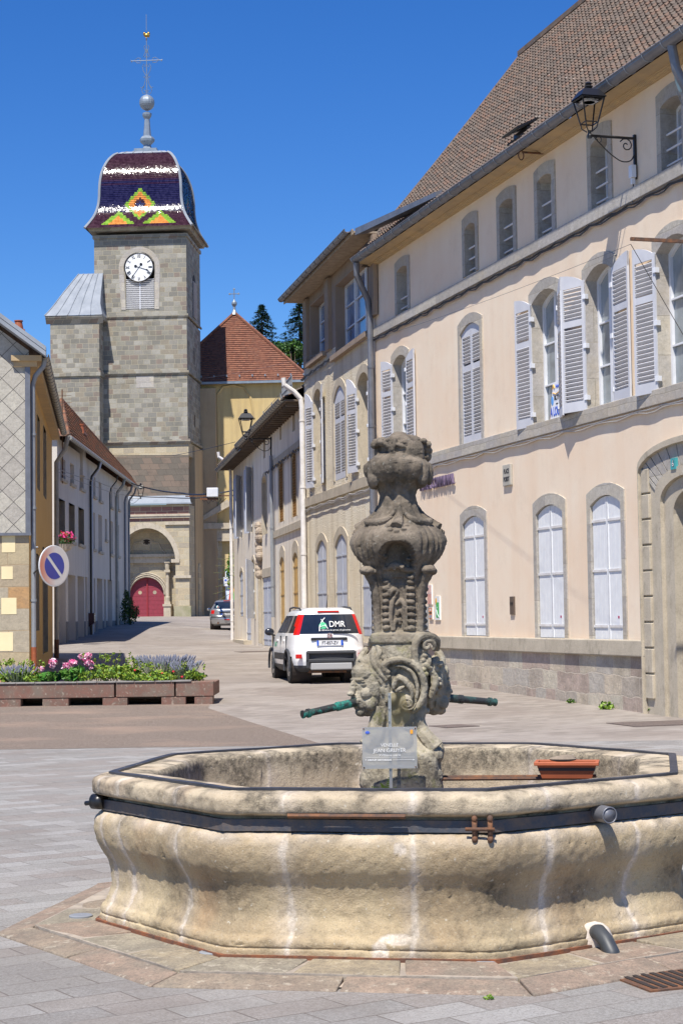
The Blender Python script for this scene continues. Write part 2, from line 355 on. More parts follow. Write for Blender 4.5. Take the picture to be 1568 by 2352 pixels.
class Facade:
    def __init__(s, fr, name, label, cat, wallmat, group=None):
        s.fr = fr; s.holes = []; s.wm = wallmat
        s.root = thing(name, label, cat, fr.loc, fr.rz, group)
    def win(s, px0, px1, pyt, pyb, rise=0, surr=None, t=.14, ht=.2, depth=.28, fill='casement', shutters=(), smat=None, skind='louver', name='window', glass=None, bars=0, local=None, proud=.025, panes=(2, 3), fillmat=None, fdepth=None):
        fr = s.fr; xm = (px0 + px1) / 2; ym = (pyt + pyb) / 2
        if local: s0, s1, z0, z1 = local
        else:
            a = fr.at(px1, ym)[0]; b = fr.at(px0, ym)[0]; s0, s1 = min(a, b), max(a, b)
            z1 = fr.at(xm, pyt)[1]; z0 = fr.at(xm, pyb)[1]
        s.holes.append((s0, s1, z0, z1))
        inn = archpts(s0, s1, z0, z1, rise)
        mb = MB()
        if surr is None: mb.band(inn, outerpts(inn, .004, .004), -depth, .003)
        else: mb.band(inn, outerpts(inn, t, ht), -depth, proud)
        if surr is None and rise > 0:
            mb = MB(); mb.band(inn, [(p[0], z1 + .01) if 0 < i < len(inn) - 1 else p for i, p in enumerate(inn)], -depth, .003)
        wnd = mb.build(name, surr or s.wm, s.root)
        fd = fdepth if fdepth is not None else -depth + .06
        if fill == 'casement':
            fm = MB(); f = .055
            fm.band(archpts(s0 + f, s1 - f, z0 + f, z1 - f, rise), archpts(s0, s1, z0, z1, rise), fd - .03, fd + .03)
            fm.box(s0, s1, fd - .031, fd + .031, z0, z0 + f)
            c = (s0 + s1) / 2
            for k in range(1, panes[0]): 
                x = s0 + (s1 - s0) * k / panes[0]; fm.box(x - .045, x + .045, fd - .02, fd + .045, z0, z1 - .01)
            for k in range(1, panes[1]):
                z = z0 + (z1 - rise - z0) * k / panes[1]; fm.box(s0, s1, fd - .015, fd + .028, z - .015, z + .015)
            fm.build('frame', m_frame, wnd)
            g = MB(); g.prism(archpts(s0 + .01, s1 - .01, z0 + .01, z1 - .01, rise), fd - .035, fd - .02); g.build('pane', glass or m_glass, wnd)
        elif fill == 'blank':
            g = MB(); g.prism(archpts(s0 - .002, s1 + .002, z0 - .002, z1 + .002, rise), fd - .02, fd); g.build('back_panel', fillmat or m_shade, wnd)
        if bars:
            b = MB()
            for k in range(bars):
                z = z0 + (z1 - z0) * (.12 + .22 * k); b.tube([(s0 - .02, -.08, z), (s1 + .02, -.08, z)], .018, 6)
            build_split(b, 'bar', m_frame, wnd)
        for sh in shutters:
            side, phi = sh[0], sh[1]; w = sh[2] if len(sh) > 2 else (s1 - s0) / 2 - .01; ho = .05
            # side 'f' = far jamb (s1), 'n' = near jamb (s0)
            hx = s1 if side == 'f' else s0; toward = -1 if side == 'f' else 1
            cl = phi < 30
            if cl: ho = -.045; hx = hx + toward * .012
            u = Vector((toward * cos(radians(phi)), sin(radians(phi)), 0)); v = Vector((-u.y, u.x, 0)) * (1 if toward > 0 else -1)
            mb = MB(); mb.T = Matrix(((u.x, v.x, 0, hx), (u.y, v.y, 0, ho), (0, 0, 1, 0), (0, 0, 0, 1)))
            leaf_mesh(mb, w, z0 + .01, z1 - .012, rise, skind, None, side=0 if cl else 1)
            lf = mb.build('shutter', smat or m_shutter, wnd)
            if skind != 'louver' and cl:
                hb = MB(); hb.T = mb.T; hinges(hb, w, z0, z1, rise); build_split(hb, 'hinge', m_pipewhite if smat is m_board else smat or m_shutter, wnd)
            elif not cl:
                hb = MB(); hb.T = mb.T
                for f in (.1, .5, .88):
                    z = z0 + (z1 - z0 - rise) * f; hb.box(-.05, .03, -.02, .05, z - .04, z + .04)
                build_split(hb, 'hinge', m_frame, wnd)
        return wnd, (s0, s1, z0, z1)
    def wall(s, a, b, z0, z1, name='wall', mat=None, o=0.0, depth=None):
        mb = MB(); xs = sorted(set([a, b] + [v for h in s.holes for v in h[:2] if a < v < b]))
        zs = sorted(set([z0, z1] + [v for h in s.holes for v in h[2:] if z0 < v < z1]))
        for i in range(len(xs) - 1):
            for j in range(len(zs) - 1):
                xm = (xs[i] + xs[i + 1]) / 2; zm = (zs[j] + zs[j + 1]) / 2
                if any(h[0] < xm < h[1] and h[2] < zm < h[3] for h in s.holes): continue
                mb.quad((xs[i + 1], o, zs[j]), (xs[i], o, zs[j]), (xs[i], o, zs[j + 1]), (xs[i + 1], o, zs[j + 1]))
        return mb.build(name, mat or s.wm, s.root, fix=False)
def half_gutter(mb, s0, s1, o, z, r, hook=.55, n=8, mi=0, hi=1):
    pts = [(o + r * cos(pi + pi * k / n), z + r * sin(pi + pi * k / n)) for k in range(n + 1)]
    pin = [(o + (r - .006) * cos(pi + pi * k / n), z + (r - .006) * sin(pi + pi * k / n)) for k in range(n, -1, -1)]
    mb.prism(pts + pin, s0, s1, mi, 'x')
    mb.tube([(s0, o + r, z), (s1, o + r, z)], .014, 6, mi)
    x = s0 + .2
    while x < s1:
        mb.tube([(x, o + (r + .004) * cos(pi + pi * k / n), z + (r + .004) * sin(pi + pi * k / n)) for k in range(n + 1)], .010, 4, hi); x += hook
def tile_roof(s0, s1, fy, fz, rows, cols, wave=.035, step=.03, sub=4, thick=.0):
    """fy(t), fz(t): out and height along the slope t 0..1 from eave to ridge"""
    mb = MB(); n = cols * sub
    for r in range(rows):
        t0, t1 = r / rows, (r + 1.08) / rows
        rnd = [random.uniform(-.006, .006) for _ in range(cols + 1)]
        vs = []
        dy, dz = fy(t1) - fy(t0), fz(t1) - fz(t0); l = sqrt(dy * dy + dz * dz); ny, nz = dz / l, -dy / l
        if nz < 0: ny, nz = -ny, -nz
        for (t, base) in ((t0, -.005), (t0, step), (t1, .002)):
            for i in range(n + 1):
                x = lerp(s0, s1, i / n); k = (i % sub) / sub; hgt = base + (wave * max(0, sin(2 * pi * k)) if base >= 0 else 0) * (1 if base == step else .55) + (rnd[min(i // sub, cols)] if base == step else 0)
                vs.append((x, fy(min(t, 1.0)) + ny * hgt, fz(min(t, 1.0)) + nz * hgt))
        m = n + 1
        fs = [(i, i + 1, m + i + 1, m + i) for i in range(n)] + [(m + i, m + i + 1, 2 * m + i + 1, 2 * m + i) for i in range(n)]
        mb.add(vs, fs)
    return mb
def tile_mat(name, cols, cw, rh, moss=(.30, .28, .24), moss_amt=.4, axis='x'):
    t = NT(name); sp = t.n('ShaderNodeSeparateXYZ'); t.L(t.obj, sp.inputs[0]); cb = t.n('ShaderNodeCombineXYZ')
    t.L(t.math('FLOOR', t.math('DIVIDE', sp.outputs[0], cw)), cb.inputs[0]); t.L(t.math('FLOOR', t.math('DIVIDE', sp.outputs[2], rh)), cb.inputs[1])
    wn = t.n('ShaderNodeTexWhiteNoise'); t.L(cb.outputs[0], wn.inputs['Vector'])
    x = t.n('ShaderNodeValToRGB'); cr = x.color_ramp; cr.interpolation = 'CONSTANT'
    cr.elements[0].color = C3(cols[0]); cr.elements[1].position = 1 / len(cols); cr.elements[1].color = C3(cols[1])
    for i in range(2, len(cols)): e = cr.elements.new(i / len(cols)); e.color = C3(cols[i])
    t.L(wn.outputs[0], x.inputs[0])
    col = t.mix(t.math('MULTIPLY', t.ramp(t.noise(3.0, 7, .75), .45, .65), moss_amt), x.outputs[0], C3(moss))
    col = t.mix(t.math('MULTIPLY', t.ramp(t.noise(14, 3, .7), .66, .72), .6), col, (.55, .5, .45, 1))
    return t.out(col, .9, t.bump(t.noise(50, 3), .4, .01), 0, .15)
m_rooftile = tile_mat('old_brown_tile', [(.155, .115, .094), (.13, .102, .086), (.175, .128, .10), (.145, .117, .098), (.18, .118, .09), (.12, .097, .082)], .2, .17, moss=(.12, .105, .095), moss_amt=.55)
m_redtile = tile_mat('red_plain_tile', [(.20, .085, .055), (.165, .07, .048), (.23, .10, .065), (.145, .062, .045), (.19, .088, .06)], .17, .09, moss=(.17, .10, .07), moss_amt=.4)
m_orangetile = tile_mat('orange_tile', [(.24, .095, .055), (.19, .085, .05), (.15, .09, .06), (.27, .12, .065)], .24, .2, moss=(.10, .085, .06), moss_amt=.8)

# ======================= PINK BUILDING =======================
pA = atY(1700, 1410, 24.86); pB = atY(870, 1413, 41.3)
WA = Fr(pA.xy, pB.xy)
A = Facade(WA, 'pink_rendered_building', 'long salmon pink building on the right with grey window surrounds and steep brown roof', 'building', m_pink)
SB = dict(surr=m_surr)
top = [(913, 937, 611, 716), (1069, 1093, 512, 629), (1149, 1180, 457, 588), (1236, 1269, 400, 542), (1359, 1398, 313, 476), (1520, 1568, 222, 388), ]
for i, (a, b, c, d) in enumerate(top):
    A.win(a, b, c, d, rise=.07, t=.15, ht=.22, bars=3 if i else 2, depth=.34, fill='casement', panes=(2, 2), **SB)
GL = m_glasscurtain
A.win(905, 937, 814, 1037, rise=.16, t=.14, ht=.20, shutters=(('f', 172, .58), ('n', 178, .6)), glass=GL, **SB)
A.win(1060, 1105, 740, 1019, rise=.16, t=.14, ht=.20, shutters=(('f', 0), ('n', 0)), fill='blank', **SB)
A.win(1225, 1287, 662, 973, rise=.18, t=.14, ht=.20, shutters=(('f', 174, .62), ('n', 162, .62)), glass=GL, **SB)
A.win(1349, 1412, 605, 935, rise=.18, t=.14, ht=.20, shutters=(('f', 163, .60), ('n', 178, .66)), glass=GL, **SB)
A.win(1512, 1590, 536, 892, rise=.18, t=.14, ht=.20, shutters=(('f', 171, .60), ('n', 175, .6)), glass=GL, **SB)
for (a, b, c, d) in ((1066, 1115, 1184, 1461), (1235, 1296, 1158, 1466), (1360, 1430, 1136, 1471)):
    wnd, q = A.win(a, b, c, d, rise=.15, t=.14, ht=.20, shutters=(('f', 0), ('n', 0)), skind='board', smat=m_board, fill='blank', fdepth=-.1, **SB)
    nm = MB(); sx = lerp(q[0], q[1], .2); nm.box(sx - .07, sx + .07, -.015, -.008, q[2] + .22, q[2] + .42); npn = nm.build('notice', simple('notice_paper', (.72, .73, .75)), wnd)
    nm = MB(); nm.box(sx - .055, sx + .0, -.0075, -.004, q[2] + .36, q[2] + .40); nm.build('notice_print', simple('notice_print_red', (.4, .05, .12)), wnd)
# door with moulded arch
s_d0 = WA.at(1640, 1400)[0]; s_d1 = WA.at(1556, 1400)[0]
zd0 = WA.at(1560, 1640)[1]; zd1 = WA.at(1600, 1118)[1]
zsp = WA.at(1556, 1158)[1]
dh = (s_d1 - s_d0)
A.holes.append((s_d0, s_d1, -.3, zd1))
inn = archpts(s_d0, s_d1, -.3, zd1, .36, 14)
mb = MB(); mb.band(inn, outerpts(inn, .30, .20), -.42, .035)
door = mb.build('doorway', m_surr2, A.root)
mb = MB(); in2 = outerpts(inn, .305, .205); mb.band(in2, outerpts(in2, .17, .15), -.02, .10); mb.build('moulding', m_surr2, door)
mb = MB(); in3 = outerpts(in2, .18, .16); ou3 = outerpts(in3, .50, .33)
for k in range(len(in3) - 1):
    a0_, a1_, b0_, b1_ = Vector(in3[k]), Vector(in3[k + 1]), Vector(ou3[k]), Vector(ou3[k + 1]); g = .012 if 0 < k < len(in3) - 2 else 0
    u_ = (a1_ - a0_).normalized() * g; w_ = (b1_ - b0_).normalized() * g
    jam = k in (0, len(in3) - 2); mb = MB(); mb.band([tuple(a0_ + u_), tuple(a1_ - u_)], [tuple(b0_ + w_), tuple(b1_ - w_)], -.02, .055 if jam else .075); mb.build('jamb' if jam else 'voussoir', m_surr2 if jam else m_surr, door)
mb = MB()
for k in range(9):    # rusticated blocks on the jambs
    for sx in (s_d1 + .71, s_d0 - .97):
        mb.box(sx, sx + .26, -.01, .10, .25 + k * .40, .25 + k * .40 + .372)
build_split(mb, 'quoin', m_surr2, door, bevel=.012)
mb = MB(); ou4 = outerpts(ou3, .02, .09); mb.band(ou3, ou4, -.02, .14); mb.build('label_mould', m_surr2, door)
mb = MB(); mb.prism(archpts(s_d0, s_d1, -.3, zd1, .42), -.40, -.36); mb.build('pane', m_glass, door)
mb = MB(); mb.band(archpts(s_d0 + .1, s_d1 - .1, -.2, zd1 - .1, .42), archpts(s_d0, s_d1, -.3, zd1, .42), -.36, -.28); mb.box(s_d0, s_d1, -.36, -.27, zsp - .75, zsp - .62); mb.box((s_d0 + s_d1) / 2 - .06, (s_d0 + s_d1) / 2 + .06, -.36, -.26, -.1, zd1 - .1); mb.build('frame', m_frame, door)
sA0 = 0.0; sA1 = WA.L
z_eave = WA.at(1200, 330, .45)[1]
z_pl = WA.at(1250, 1466)[1]
hol = A.holes[:]
A.wall(sA0, sA1, z_pl, z_eave - .1)
mb = MB(); smid = s_d1 + .98
A.holes = [(s_d0 - .98, smid, -1, 9)]
pw = A.wall(sA0, sA1, -.4, z_pl, 'plinth', m_plinth, .06)
A.holes = hol
mb = MB(); mb.box(smid, sA1, .0, .13, z_pl - .26, z_pl + .005); mb.box(sA0, s_d0 - .98, .0, .13, z_pl - .26, z_pl + .005); build_split(mb, 'plinth_course', m_surr2, A.root, bevel=.02)
zb1 = WA.at(1225, 976)[1]; zb2 = WA.at(1252, 543)[1]
mb = MB(); mb.box(sA0, sA1, -.001, .075, zb1 - .24, zb1); mb.box(sA0, sA1, -.001, .075, zb2 - .22, zb2); build_split(mb, 'string_course', m_surr, A.root, bevel=.01)
# cornice
mb = MB(); zc = z_eave - .05
hc = zc - WA.at(1250, 356)[1]
mb.prism([(0, zc - hc), (.04, zc - hc), (.045, zc - hc * .90), (.10, zc - hc * .86), (.11, zc - hc * .70), (.15, zc - hc * .66), (.155, zc - hc * .46), (.22, zc - hc * .42), (.24, zc - hc * .38), (.37, zc - hc * .14), (.40, zc - .03), (0, zc - .03)], sA0, sA1, 0, 'x')
mb.build('cornice', m_cornice, A.root)
mb = MB(); half_gutter(mb, sA0, sA1 - .1, .50, zc + .05, .105, .62); mb.build('gutter', [m_gutter, m_pipegrey], A.root)
# downpipe at the far end
mb = MB(); mb.tube([(sA1 - .25, .50, zc - .06), (sA1 - .2, .48, zc - .35), (sA1 - .12, .2, zc - .9), (sA1 - .1, .14, zc - 1.3), (sA1 - .1, .14, .2)], .075, 10)
for z in (2, 4, 6, 7.4): mb.lathe([(.085, z), (.085, z + .05)], 12, (sA1 - .1, .14))
mb.build('downpipe', m_gutter, A.root, smooth=False)
sP = WA.at(1607, 300)[0]
mb = MB(); mb.tube([(sP-.1, .48, zc - .02), (sP-.12, .42, zc - .4), (sP - .2, .2, zc - .9), (sP - .2, .14, zc - 1.2), (sP - .2, .14, .2)], .07, 10); mb.build('downpipe', m_gutter, A.root)
# roof
RD = 4.35; RH = WA.at(1250, 90, -4.0)[1] - zc
fy = lambda t: .42 - (RD) * (t if t > .12 else t * 1.0); fz = lambda t: zc + .08 + (RH - .08) * (t ** 1.06)
rf = tile_roof(sA0, sA1 + .12, fy, fz, 31, 104, wave=.045, step=.045)
roofA = rf.build('roof', m_rooftile, A.root, fix=False)
mb = MB()
mb.box(sA0, sA1 + .15, .42 - RD - .12, .42 - RD + .12, zc + RH - .02, zc + RH + .10)
mb.quad((sA0, .42 - RD, zc + RH), (sA1, .42 - RD, zc + RH), (sA1, .42 - 2 * RD, zc), (sA0, .42 - 2 * RD, zc))
mb.poly([(sA1 + .02, .3, zc - .1), (sA1 + .02, .42 - RD, zc + RH - .1), (sA1 + .02, .42 - 2 * RD, zc - .1)])
mb.build('ridge', m_rooftile, roofA)
mb = MB(); mb.tube([(sA1 + .14, fy(k / 10), fz(k / 10) + .05) for k in range(11)], .05, 6); mb.build('verge', m_rooftile, roofA)
mb = MB(); mb.quad((sA1, 0, -1), (sA1, -8.5, -1), (sA1, -8.5, zc), (sA1, 0, zc)); mb.quad((sA0, 0, -1), (sA0, -8.5, -1), (sA0, -8.5, zc), (sA0, 0, zc)); mb.quad((sA0, -8.5, -1), (sA1, -8.5, -1), (sA1, -8.5, zc), (sA0, -8.5, zc)); mb.build('side_wall', m_pink, A.root)
# roof window (open skylight)
tS = .10; sS, _ = WA.at(1204, 292, .0)
M = Matrix.Translation((sS, fy(tS) - .02, fz(tS) + .16)) @ Matrix.Rotation(radians(-26), 4, 'X')
mb = MB(); mb.xbox(M, .36, .36, .022); mb.box(sS - .34, sS + .34, fy(tS) - .35, fy(tS) + .10, fz(tS) - .1, fz(tS) + .05)
sk = mb.build('roof_window', m_black, roofA); 
mb = MB(); mb.xbox(M @ Matrix.Translation((0, 0, -.028)), .30, .30, .004); mb.build('pane', m_glasscurtain, roofA)

# zinc valley board over the far end of the gutter
za, zb_ = WA.at(815, 524, .62), WA.at(1000, 440, .30)
mb = MB(); mb.add([(za[0], .62, za[1]), (za[0], .34, za[1] + .13), (zb_[0], .06, zb_[1] + .10), (zb_[0], .30, zb_[1]), (za[0], .62, za[1] - .16), (za[0], .30, za[1] - .1), (zb_[0], .02, zb_[1] - .1), (zb_[0], .30, zb_[1] - .10)], [(0, 1, 2, 3), (0, 3, 7, 4), (0, 4, 5, 1), (3, 2, 6, 7), (1, 5, 6, 2), (4, 7, 6, 5)]); mb.build('valley_flashing', m_gutter, A.root)
# small wall-mounted things
def wtag(o, *a): return tag(o, *a)
t1 = thing('street_name_plaque', 'small weathered stone street name plaque high on the pink wall between two first floor windows', 'sign', WA.w(*[WA.at(1168, 1090)[0], 0, WA.at(1168, 1090)[1]]), WA.rz)
mb = MB(); mb.box(-.20, .20, 0, .05, -.21, .19); mb.build('plaque_body', simple('plaque_stone', (.45, .42, .36), (.36, .34, .29), .9, 8, .3), t1, bevel=.008)
def wallM(x=0, o=.055, z=0): # text on outward side of a wall frame, reading left to right seen from the street
    return Matrix(((-1, 0, 0, x), (0, 0, 1, o), (0, 1, 0, z), (0, 0, 0, 1)))
m_ink = simple('engraved_ink', (.03, .03, .035), None, .8)
text_obj('lettering', 'PLACE', .12, m_ink, t1, wallM(0, .052, .06), sx=.75, bold=.004)
text_obj('lettering', 'POIRSY', .12, m_ink, t1, wallM(0, .052, -.09), sx=.75, bold=.004)
sN, zN = WA.at(1550, 1065, .08)
t1 = thing('house_number_plate', 'small turquoise house number plate reading 6 above the arched doorway', 'sign', WA.w(sN, .105, zN), WA.rz)
mb = MB(); mb.box(-.08, .08, -.03, .012, -.085, .085); mb.build('plate', simple('turquoise_enamel', (.06, .34, .36), None, .35), t1)
text_obj('numeral', '6', .13, m_ink, t1, wallM(0, .014, 0), bold=.006); text_obj('numeral_fill', '6', .13, simple('white_enamel', (.8, .8, .8), None, .3), t1, wallM(0, .016, 0), bold=-.001)
sL, zL = WA.at(1042, 1100, .05)
t1 = thing('communal_lettering', 'raised violet grey capital letters COMMUNAL on the pink wall behind the fountain column', 'lettering', WA.w(sL, .0, zL), WA.rz)
text_obj('letters', 'FOYER COMMUNAL', .31, simple('violet_metal_letters', (.16, .12, .20), None, .4, metal=.3), t1, wallM(0, .045, 0), extrude=.02, ax='RIGHT', sx=.78, bold=.004)
sL, zL = WA.at(1176, 1391, .02)
t1 = thing('letter_slot', 'small brown letter slot plate set in the pink wall between two shuttered windows', 'letter box', WA.w(sL, 0, zL), WA.rz)
mb = MB(); mb.box(-.10, .10, -.01, .035, -.17, .17); mb.build('plate', simple('bronze_brown', (.11, .08, .06), None, .5), t1, bevel=.006); mb = MB(); mb.box(-.07, .07, .036, .042, .02, .06); mb.build('flap', m_black, t1)
sL, zL = WA.at(1479, 1435, .02)
t1 = thing('door_intercom', 'tall narrow bronze intercom panel beside the arched doorway', 'intercom', WA.w(sL, 0, zL), WA.rz)
mb = MB(); mb.box(-.09, .09, -.01, .04, -.52, .28); mb.build('panel', simple('bronze_metal', (.22, .17, .13), None, .4, metal=.6), t1, bevel=.006); mb = MB(); mb.box(-.05, .05, .041, .046, .0, .05); mb.box(-.05, .05, .041, .046, -.40, -.32); mb.box(-.03, .03, .041, .046, .1, .16); mb.build('button', m_black, t1)
# signs near the column
def wall_sign(nm, label, px, py, w, h, col, off=.03):
    a, z = WA.at(px, py, off); t = thing(nm, label, 'sign', WA.w(a, 0, z), WA.rz)
    mb = MB(); mb.box(-w / 2, w / 2, 0, off, -h / 2, h / 2); mb.build('board', simple(nm + '_white', (.75, .76, .74), None, .3), t); return t
t1 = wall_sign('green_information_board', 'white and green information board with an orange oval on the pink wall', 1003.5, 1397, .32, .50, None)
mb = MB(); mb.box(-.115, .06, .031, .034, -.20, .12); mb.build('green_panel', simple('sign_green', (.06, .45, .12), None, .3), t1)
mb = MB(); mb.tube([(-.12, .036, -.19), (-.02, .036, -.12), (.03, .036, -.03), (-.02, .036, .02)], .007, 5); mb.build('white_line', m_frame, t1)
mb = MB(); mb.T = Matrix.Translation((.07, .03, .14)); mb.ell((0, 0, 0), (.05, .006, .08)); mb.build('orange_oval', simple('sign_orange', (.80, .38, .03), None, .3), t1)
t1 = wall_sign('library_sign', 'small orange library sign on the pink wall right of the column', 988.5, 1409, .22, .26, None)
mb = MB(); mb.box(-.10, .10, .031, .034, -.12, .12); mb.build('orange_panel', simple('library_orange', (.65, .22, .06), None, .4), t1)
text_obj('lettering', 'BIBLIOTHEQUE', .035, m_ink, t1, wallM(0, .036, .01), sx=.8, bold=.002)
mb = MB(); mb.box(-.08, .08, .035, .037, -.10, -.03); mb.build('picture', simple('library_photo', (.15, .2, .35), (.5, .45, .4), .4, 40), t1)
mb = MB(); mb.box(-.04, .04, .035, .037, .05, .10); mb.build('badge', m_frame, t1)
t1 = wall_sign('notice_poster', 'pale pink printed notice above the orange library sign on the pink wall', 986, 1366, .26, .42, None)
mb = MB(); mb.box(-.12, .12, .031, .034, -.20, .02); mb.build('pink_panel', simple('sign_pink', (.55, .25, .2), (.7, .4, .33), .4, 20), t1)
mb = MB(); mb.box(-.12, .12, .031, .034, .03, .20); mb.build('blush_panel', simple('sign_blush', (.66, .42, .36), (.7, .5, .45), .4, 20), t1)
sL, zL = WA.at(978.5, 1420, .04)
t1 = thing('grey_post_box_strip', 'narrow grey metal panel on the pink wall just right of the fountain column', 'panel', WA.w(sL, 0, zL), WA.rz)
mb = MB(); mb.box(-.05, .05, 0, .05, -.33, .25); mb.build('panel', simple('grey_panel', (.25, .25, .25), None, .5), t1, bevel=.005)
mb = MB(); mb.box(-.03, .03, .051, .054, .05, .18); mb.build('label_plate', m_frame, t1)
# rental banner hanging in the window
sL, _ = WA.at(1268, 948, .02); _, zL = WA.at(1268, 918, .02)
t1 = thing('rental_banner', 'white rental banner with orange edge reading A LOUER hanging from the open first floor window', 'banner', WA.w(sL - .30, .0, zL - .05), WA.rz); t1.scale = (.92, 1, .92)
mb = MB(); mb.poly([(.42, .045, -.43), (-.42, .045, -.36), (-.42, .045, .42), (.20, .045, .36)]); mb.poly([(.42, .03, -.43), (-.42, .03, -.36), (-.42, .03, .42), (.20, .03, .36)]); mb.build('banner_edge', simple('banner_orange', (.75, .42, .06)), t1)
mb = MB(); mb.poly([(.37, .05, -.38), (-.42, .05, -.31), (-.42, .05, .42), (.20, .05, .36)]); mb.build('banner_sheet', simple('banner_white', (.76, .77, .80)), t1)
mblue = simple('banner_blue', (.05, .12, .55))
text_obj('lettering', 'A LOUER', .24, mblue, t1, wallM(.33, .054, -.2), ax='LEFT', sx=.62, bold=.006)
text_obj('lettering', '06.77', .13, m_ink, t1, wallM(.14, .054, .06), ax='LEFT', sx=.8, bold=.002)
text_obj('lettering', 'Habitat', .10, mblue, t1, wallM(.06, .054, .28), ax='LEFT', sx=.8)
text_obj('lettering', 'www.', .06, m_ink, t1, wallM(.06, .054, -.05), ax='LEFT', sx=.8)
mb = MB(); mb.ell((.23, .052, .02), (.06, .004, .09), n=14); mb.build('blue_badge', simple('badge_blue', (.12, .35, .75)), t1)
mb = MB(); mb.tube([(.20, .055, .24), (.15, .055, .32), (.10, .055, .25)], .012, 5); mb.tube([(.2, .055, .17), (.05, .055, .13), (-.15, .055, .17), (-.3, .055, .24)], .01, 5); mb.build('orange_mark', simple('banner_orange_mark', (.75, .42, .06)), t1)

# ======================= ROUGHCAST BUILDING =======================
bA = pB; bB = atY(705, 1416, 50.2)
WB = Fr(bA.xy, bB.xy)
B = Facade(WB, 'roughcast_house', 'narrow house with yellowish roughcast wall and dark brown top storey beside the pink building', 'house', m_rough)
B.win(715, 748, 687, 815, 0, depth=.32, surr=m_concrete, t=.05, ht=.05, fill='casement', panes=(2, 3), glass=m_glasssky)
B.win(772, 846, 622, 783, 0, depth=.32, surr=m_concrete, t=.05, ht=.05, fill='casement', panes=(3, 3), glass=m_glasssky)
B.win(722, 740, 892, 1117, .35, surr=m_surr2, t=.15, ht=.2, shutters=(('f', 168, .55), ('n', 172, .6)), fill='blank', fillmat=m_surr2)
B.win(768, 794, 884, 1101, .35, surr=m_surr2, t=.15, ht=.2, shutters=(('f', 0), ('n', 0)), fill='blank')
B.win(823, 849, 854, 1080, .35, surr=m_surr2, t=.15, ht=.2, shutters=(('f', 168, .6), ('n', 178, .6)), fill='blank', fillmat=m_surr2)
for (a, b, c, d) in ((729, 752, 1240, 1470), (772, 799, 1226, 1478), (832, 864, 1212, 1462)):
    B.win(a, b, c, d, .30, surr=m_surr2, t=.13, ht=.2, shutters=(('f', 0), ('n', 0)), skind='board', smat=m_boardblue, fill='blank', fdepth=-.1)
zBt = WB.at(760, 700)[1]; zBs = WB.at(712, 840)[1]; zB1 = WB.at(780, 1118)[1]
z_be = WB.at(740, 593, .62)[1]
B.wall(0, WB.L, .5, zBs); B.wall(0, WB.L, zBs, z_be - .05, 'top_wall', m_concrete)
B.holes = []
mb = MB(); mb.quad((0, .03, -.3), (WB.L, .03, -.3), (WB.L, .03, .9), (0, .03, .9)); mb.box(0, WB.L, 0, .06, .88, .95); mb.build('plinth', m_plinth, B.root)
mb = MB(); mb.quad((WB.L, 0, -1), (WB.L, -9, -1), (WB.L, -9, z_be), (WB.L, 0, z_be)); mb.quad((0, 0, -1), (0, -9, -1), (0, -9, z_be), (0, 0, z_be)); mb.quad((0, -9, -1), (WB.L, -9, -1), (WB.L, -9, z_be), (0, -9, z_be)); mb.build('side_wall', m_concrete, B.root)
mb = MB(); mb.box(0, WB.L, 0, .07, zB1 - .24, zB1); mb.build('string_course', m_surr2, B.root)
for a, b, y in ((711, 750, 820), (768, 850, 790)):
    s1_, s0_ = WB.at(a, y)[0], WB.at(b, y)[0]; z_ = WB.at((a + b) / 2, y)[1]
    mb = MB(); mb.box(s0_, s1_, -.1, .14, z_ - .13, z_); mb.build('sill', m_concrete, B.root)
for px in (706, 757, 862):
    s_ = WB.at(px, 700)[0]; mb = MB(); mb.box(s_ - .25, s_ + .25, .0, .10, zBs, z_be - .1); mb.build('pier', m_concrete, B.root)
mb = MB(); mb.box(-.2, WB.L + .1, -.05, .54, z_be - .05, z_be); mb.box(-.2, WB.L + .1, .52, .55, z_be - .09, z_be + .04); mb.build('soffit', simple('weathered_soffit_boards', (.40, .32, .23), (.28, .22, .16), .9, 5), B.root)
mb = MB(); half_gutter(mb, -.1, WB.L + .1, .63, z_be + .05, .085, .6); mb.build('gutter', [m_gutter, m_gutter], B.root)
rb = tile_roof(.3, WB.L + .1, lambda t: .56 - 5 * t, lambda t: z_be + .02 + 1.5 * t, 16, 36, wave=.04, step=.035); rb.quad((.3, -4.2, z_be + 1.5), (WB.L + .1, -4.2, z_be + 1.5), (WB.L + .1, -9, z_be), (.3, -9, z_be)); rb.build('roof', m_rooftile, B.root, fix=False)

# ======================= OLD HOUSE ROW (right, far) =======================
cB = atY(538, 1418, 72.3)
WC = Fr(bB.xy, cB.xy)
C_ = Facade(WC, 'aged_plaster_house', 'long aged beige plaster house with orange grilles and faded shutters beyond the roughcast house', 'house', m_oldwall)
for (a, b, c, d) in ((641, 651.5, 1053, 1199), (670.5, 681.5, 1031, 1187), (692, 700.5, 1016, 1180)):
    wnd, q = C_.win(a, b, c, d, .35, surr=m_surr2, t=.1, ht=.12, fill='blank', depth=.25)
    mb = MB(); n = 22
    for k in range(n + 1):
        z = lerp(q[2] + .04, q[3] - .1, k / n); mb.box(q[0] + .03, q[1] - .03, -.05, -.02, z - .012, z + .012)
    for k in range(4):
        x = lerp(q[0] + .04, q[1] - .04, k / 3); mb.box(x - .02, x + .02, -.06, -.01, q[2], q[3] - (.3 if k in (0, 3) else .02))
    mb.build('grille', m_orangemesh, wnd)
C_.win(603, 613, 1092, 1228, .2, surr=m_surr2, t=.1, ht=.12, fill='blank', fillmat=m_surr2)
C_.win(549, 555.5, 1094, 1236, 0, surr=None, shutters=(('f', 165, .5), ('n', 150, .5)), skind='board', smat=m_boardblue, fill='casement')
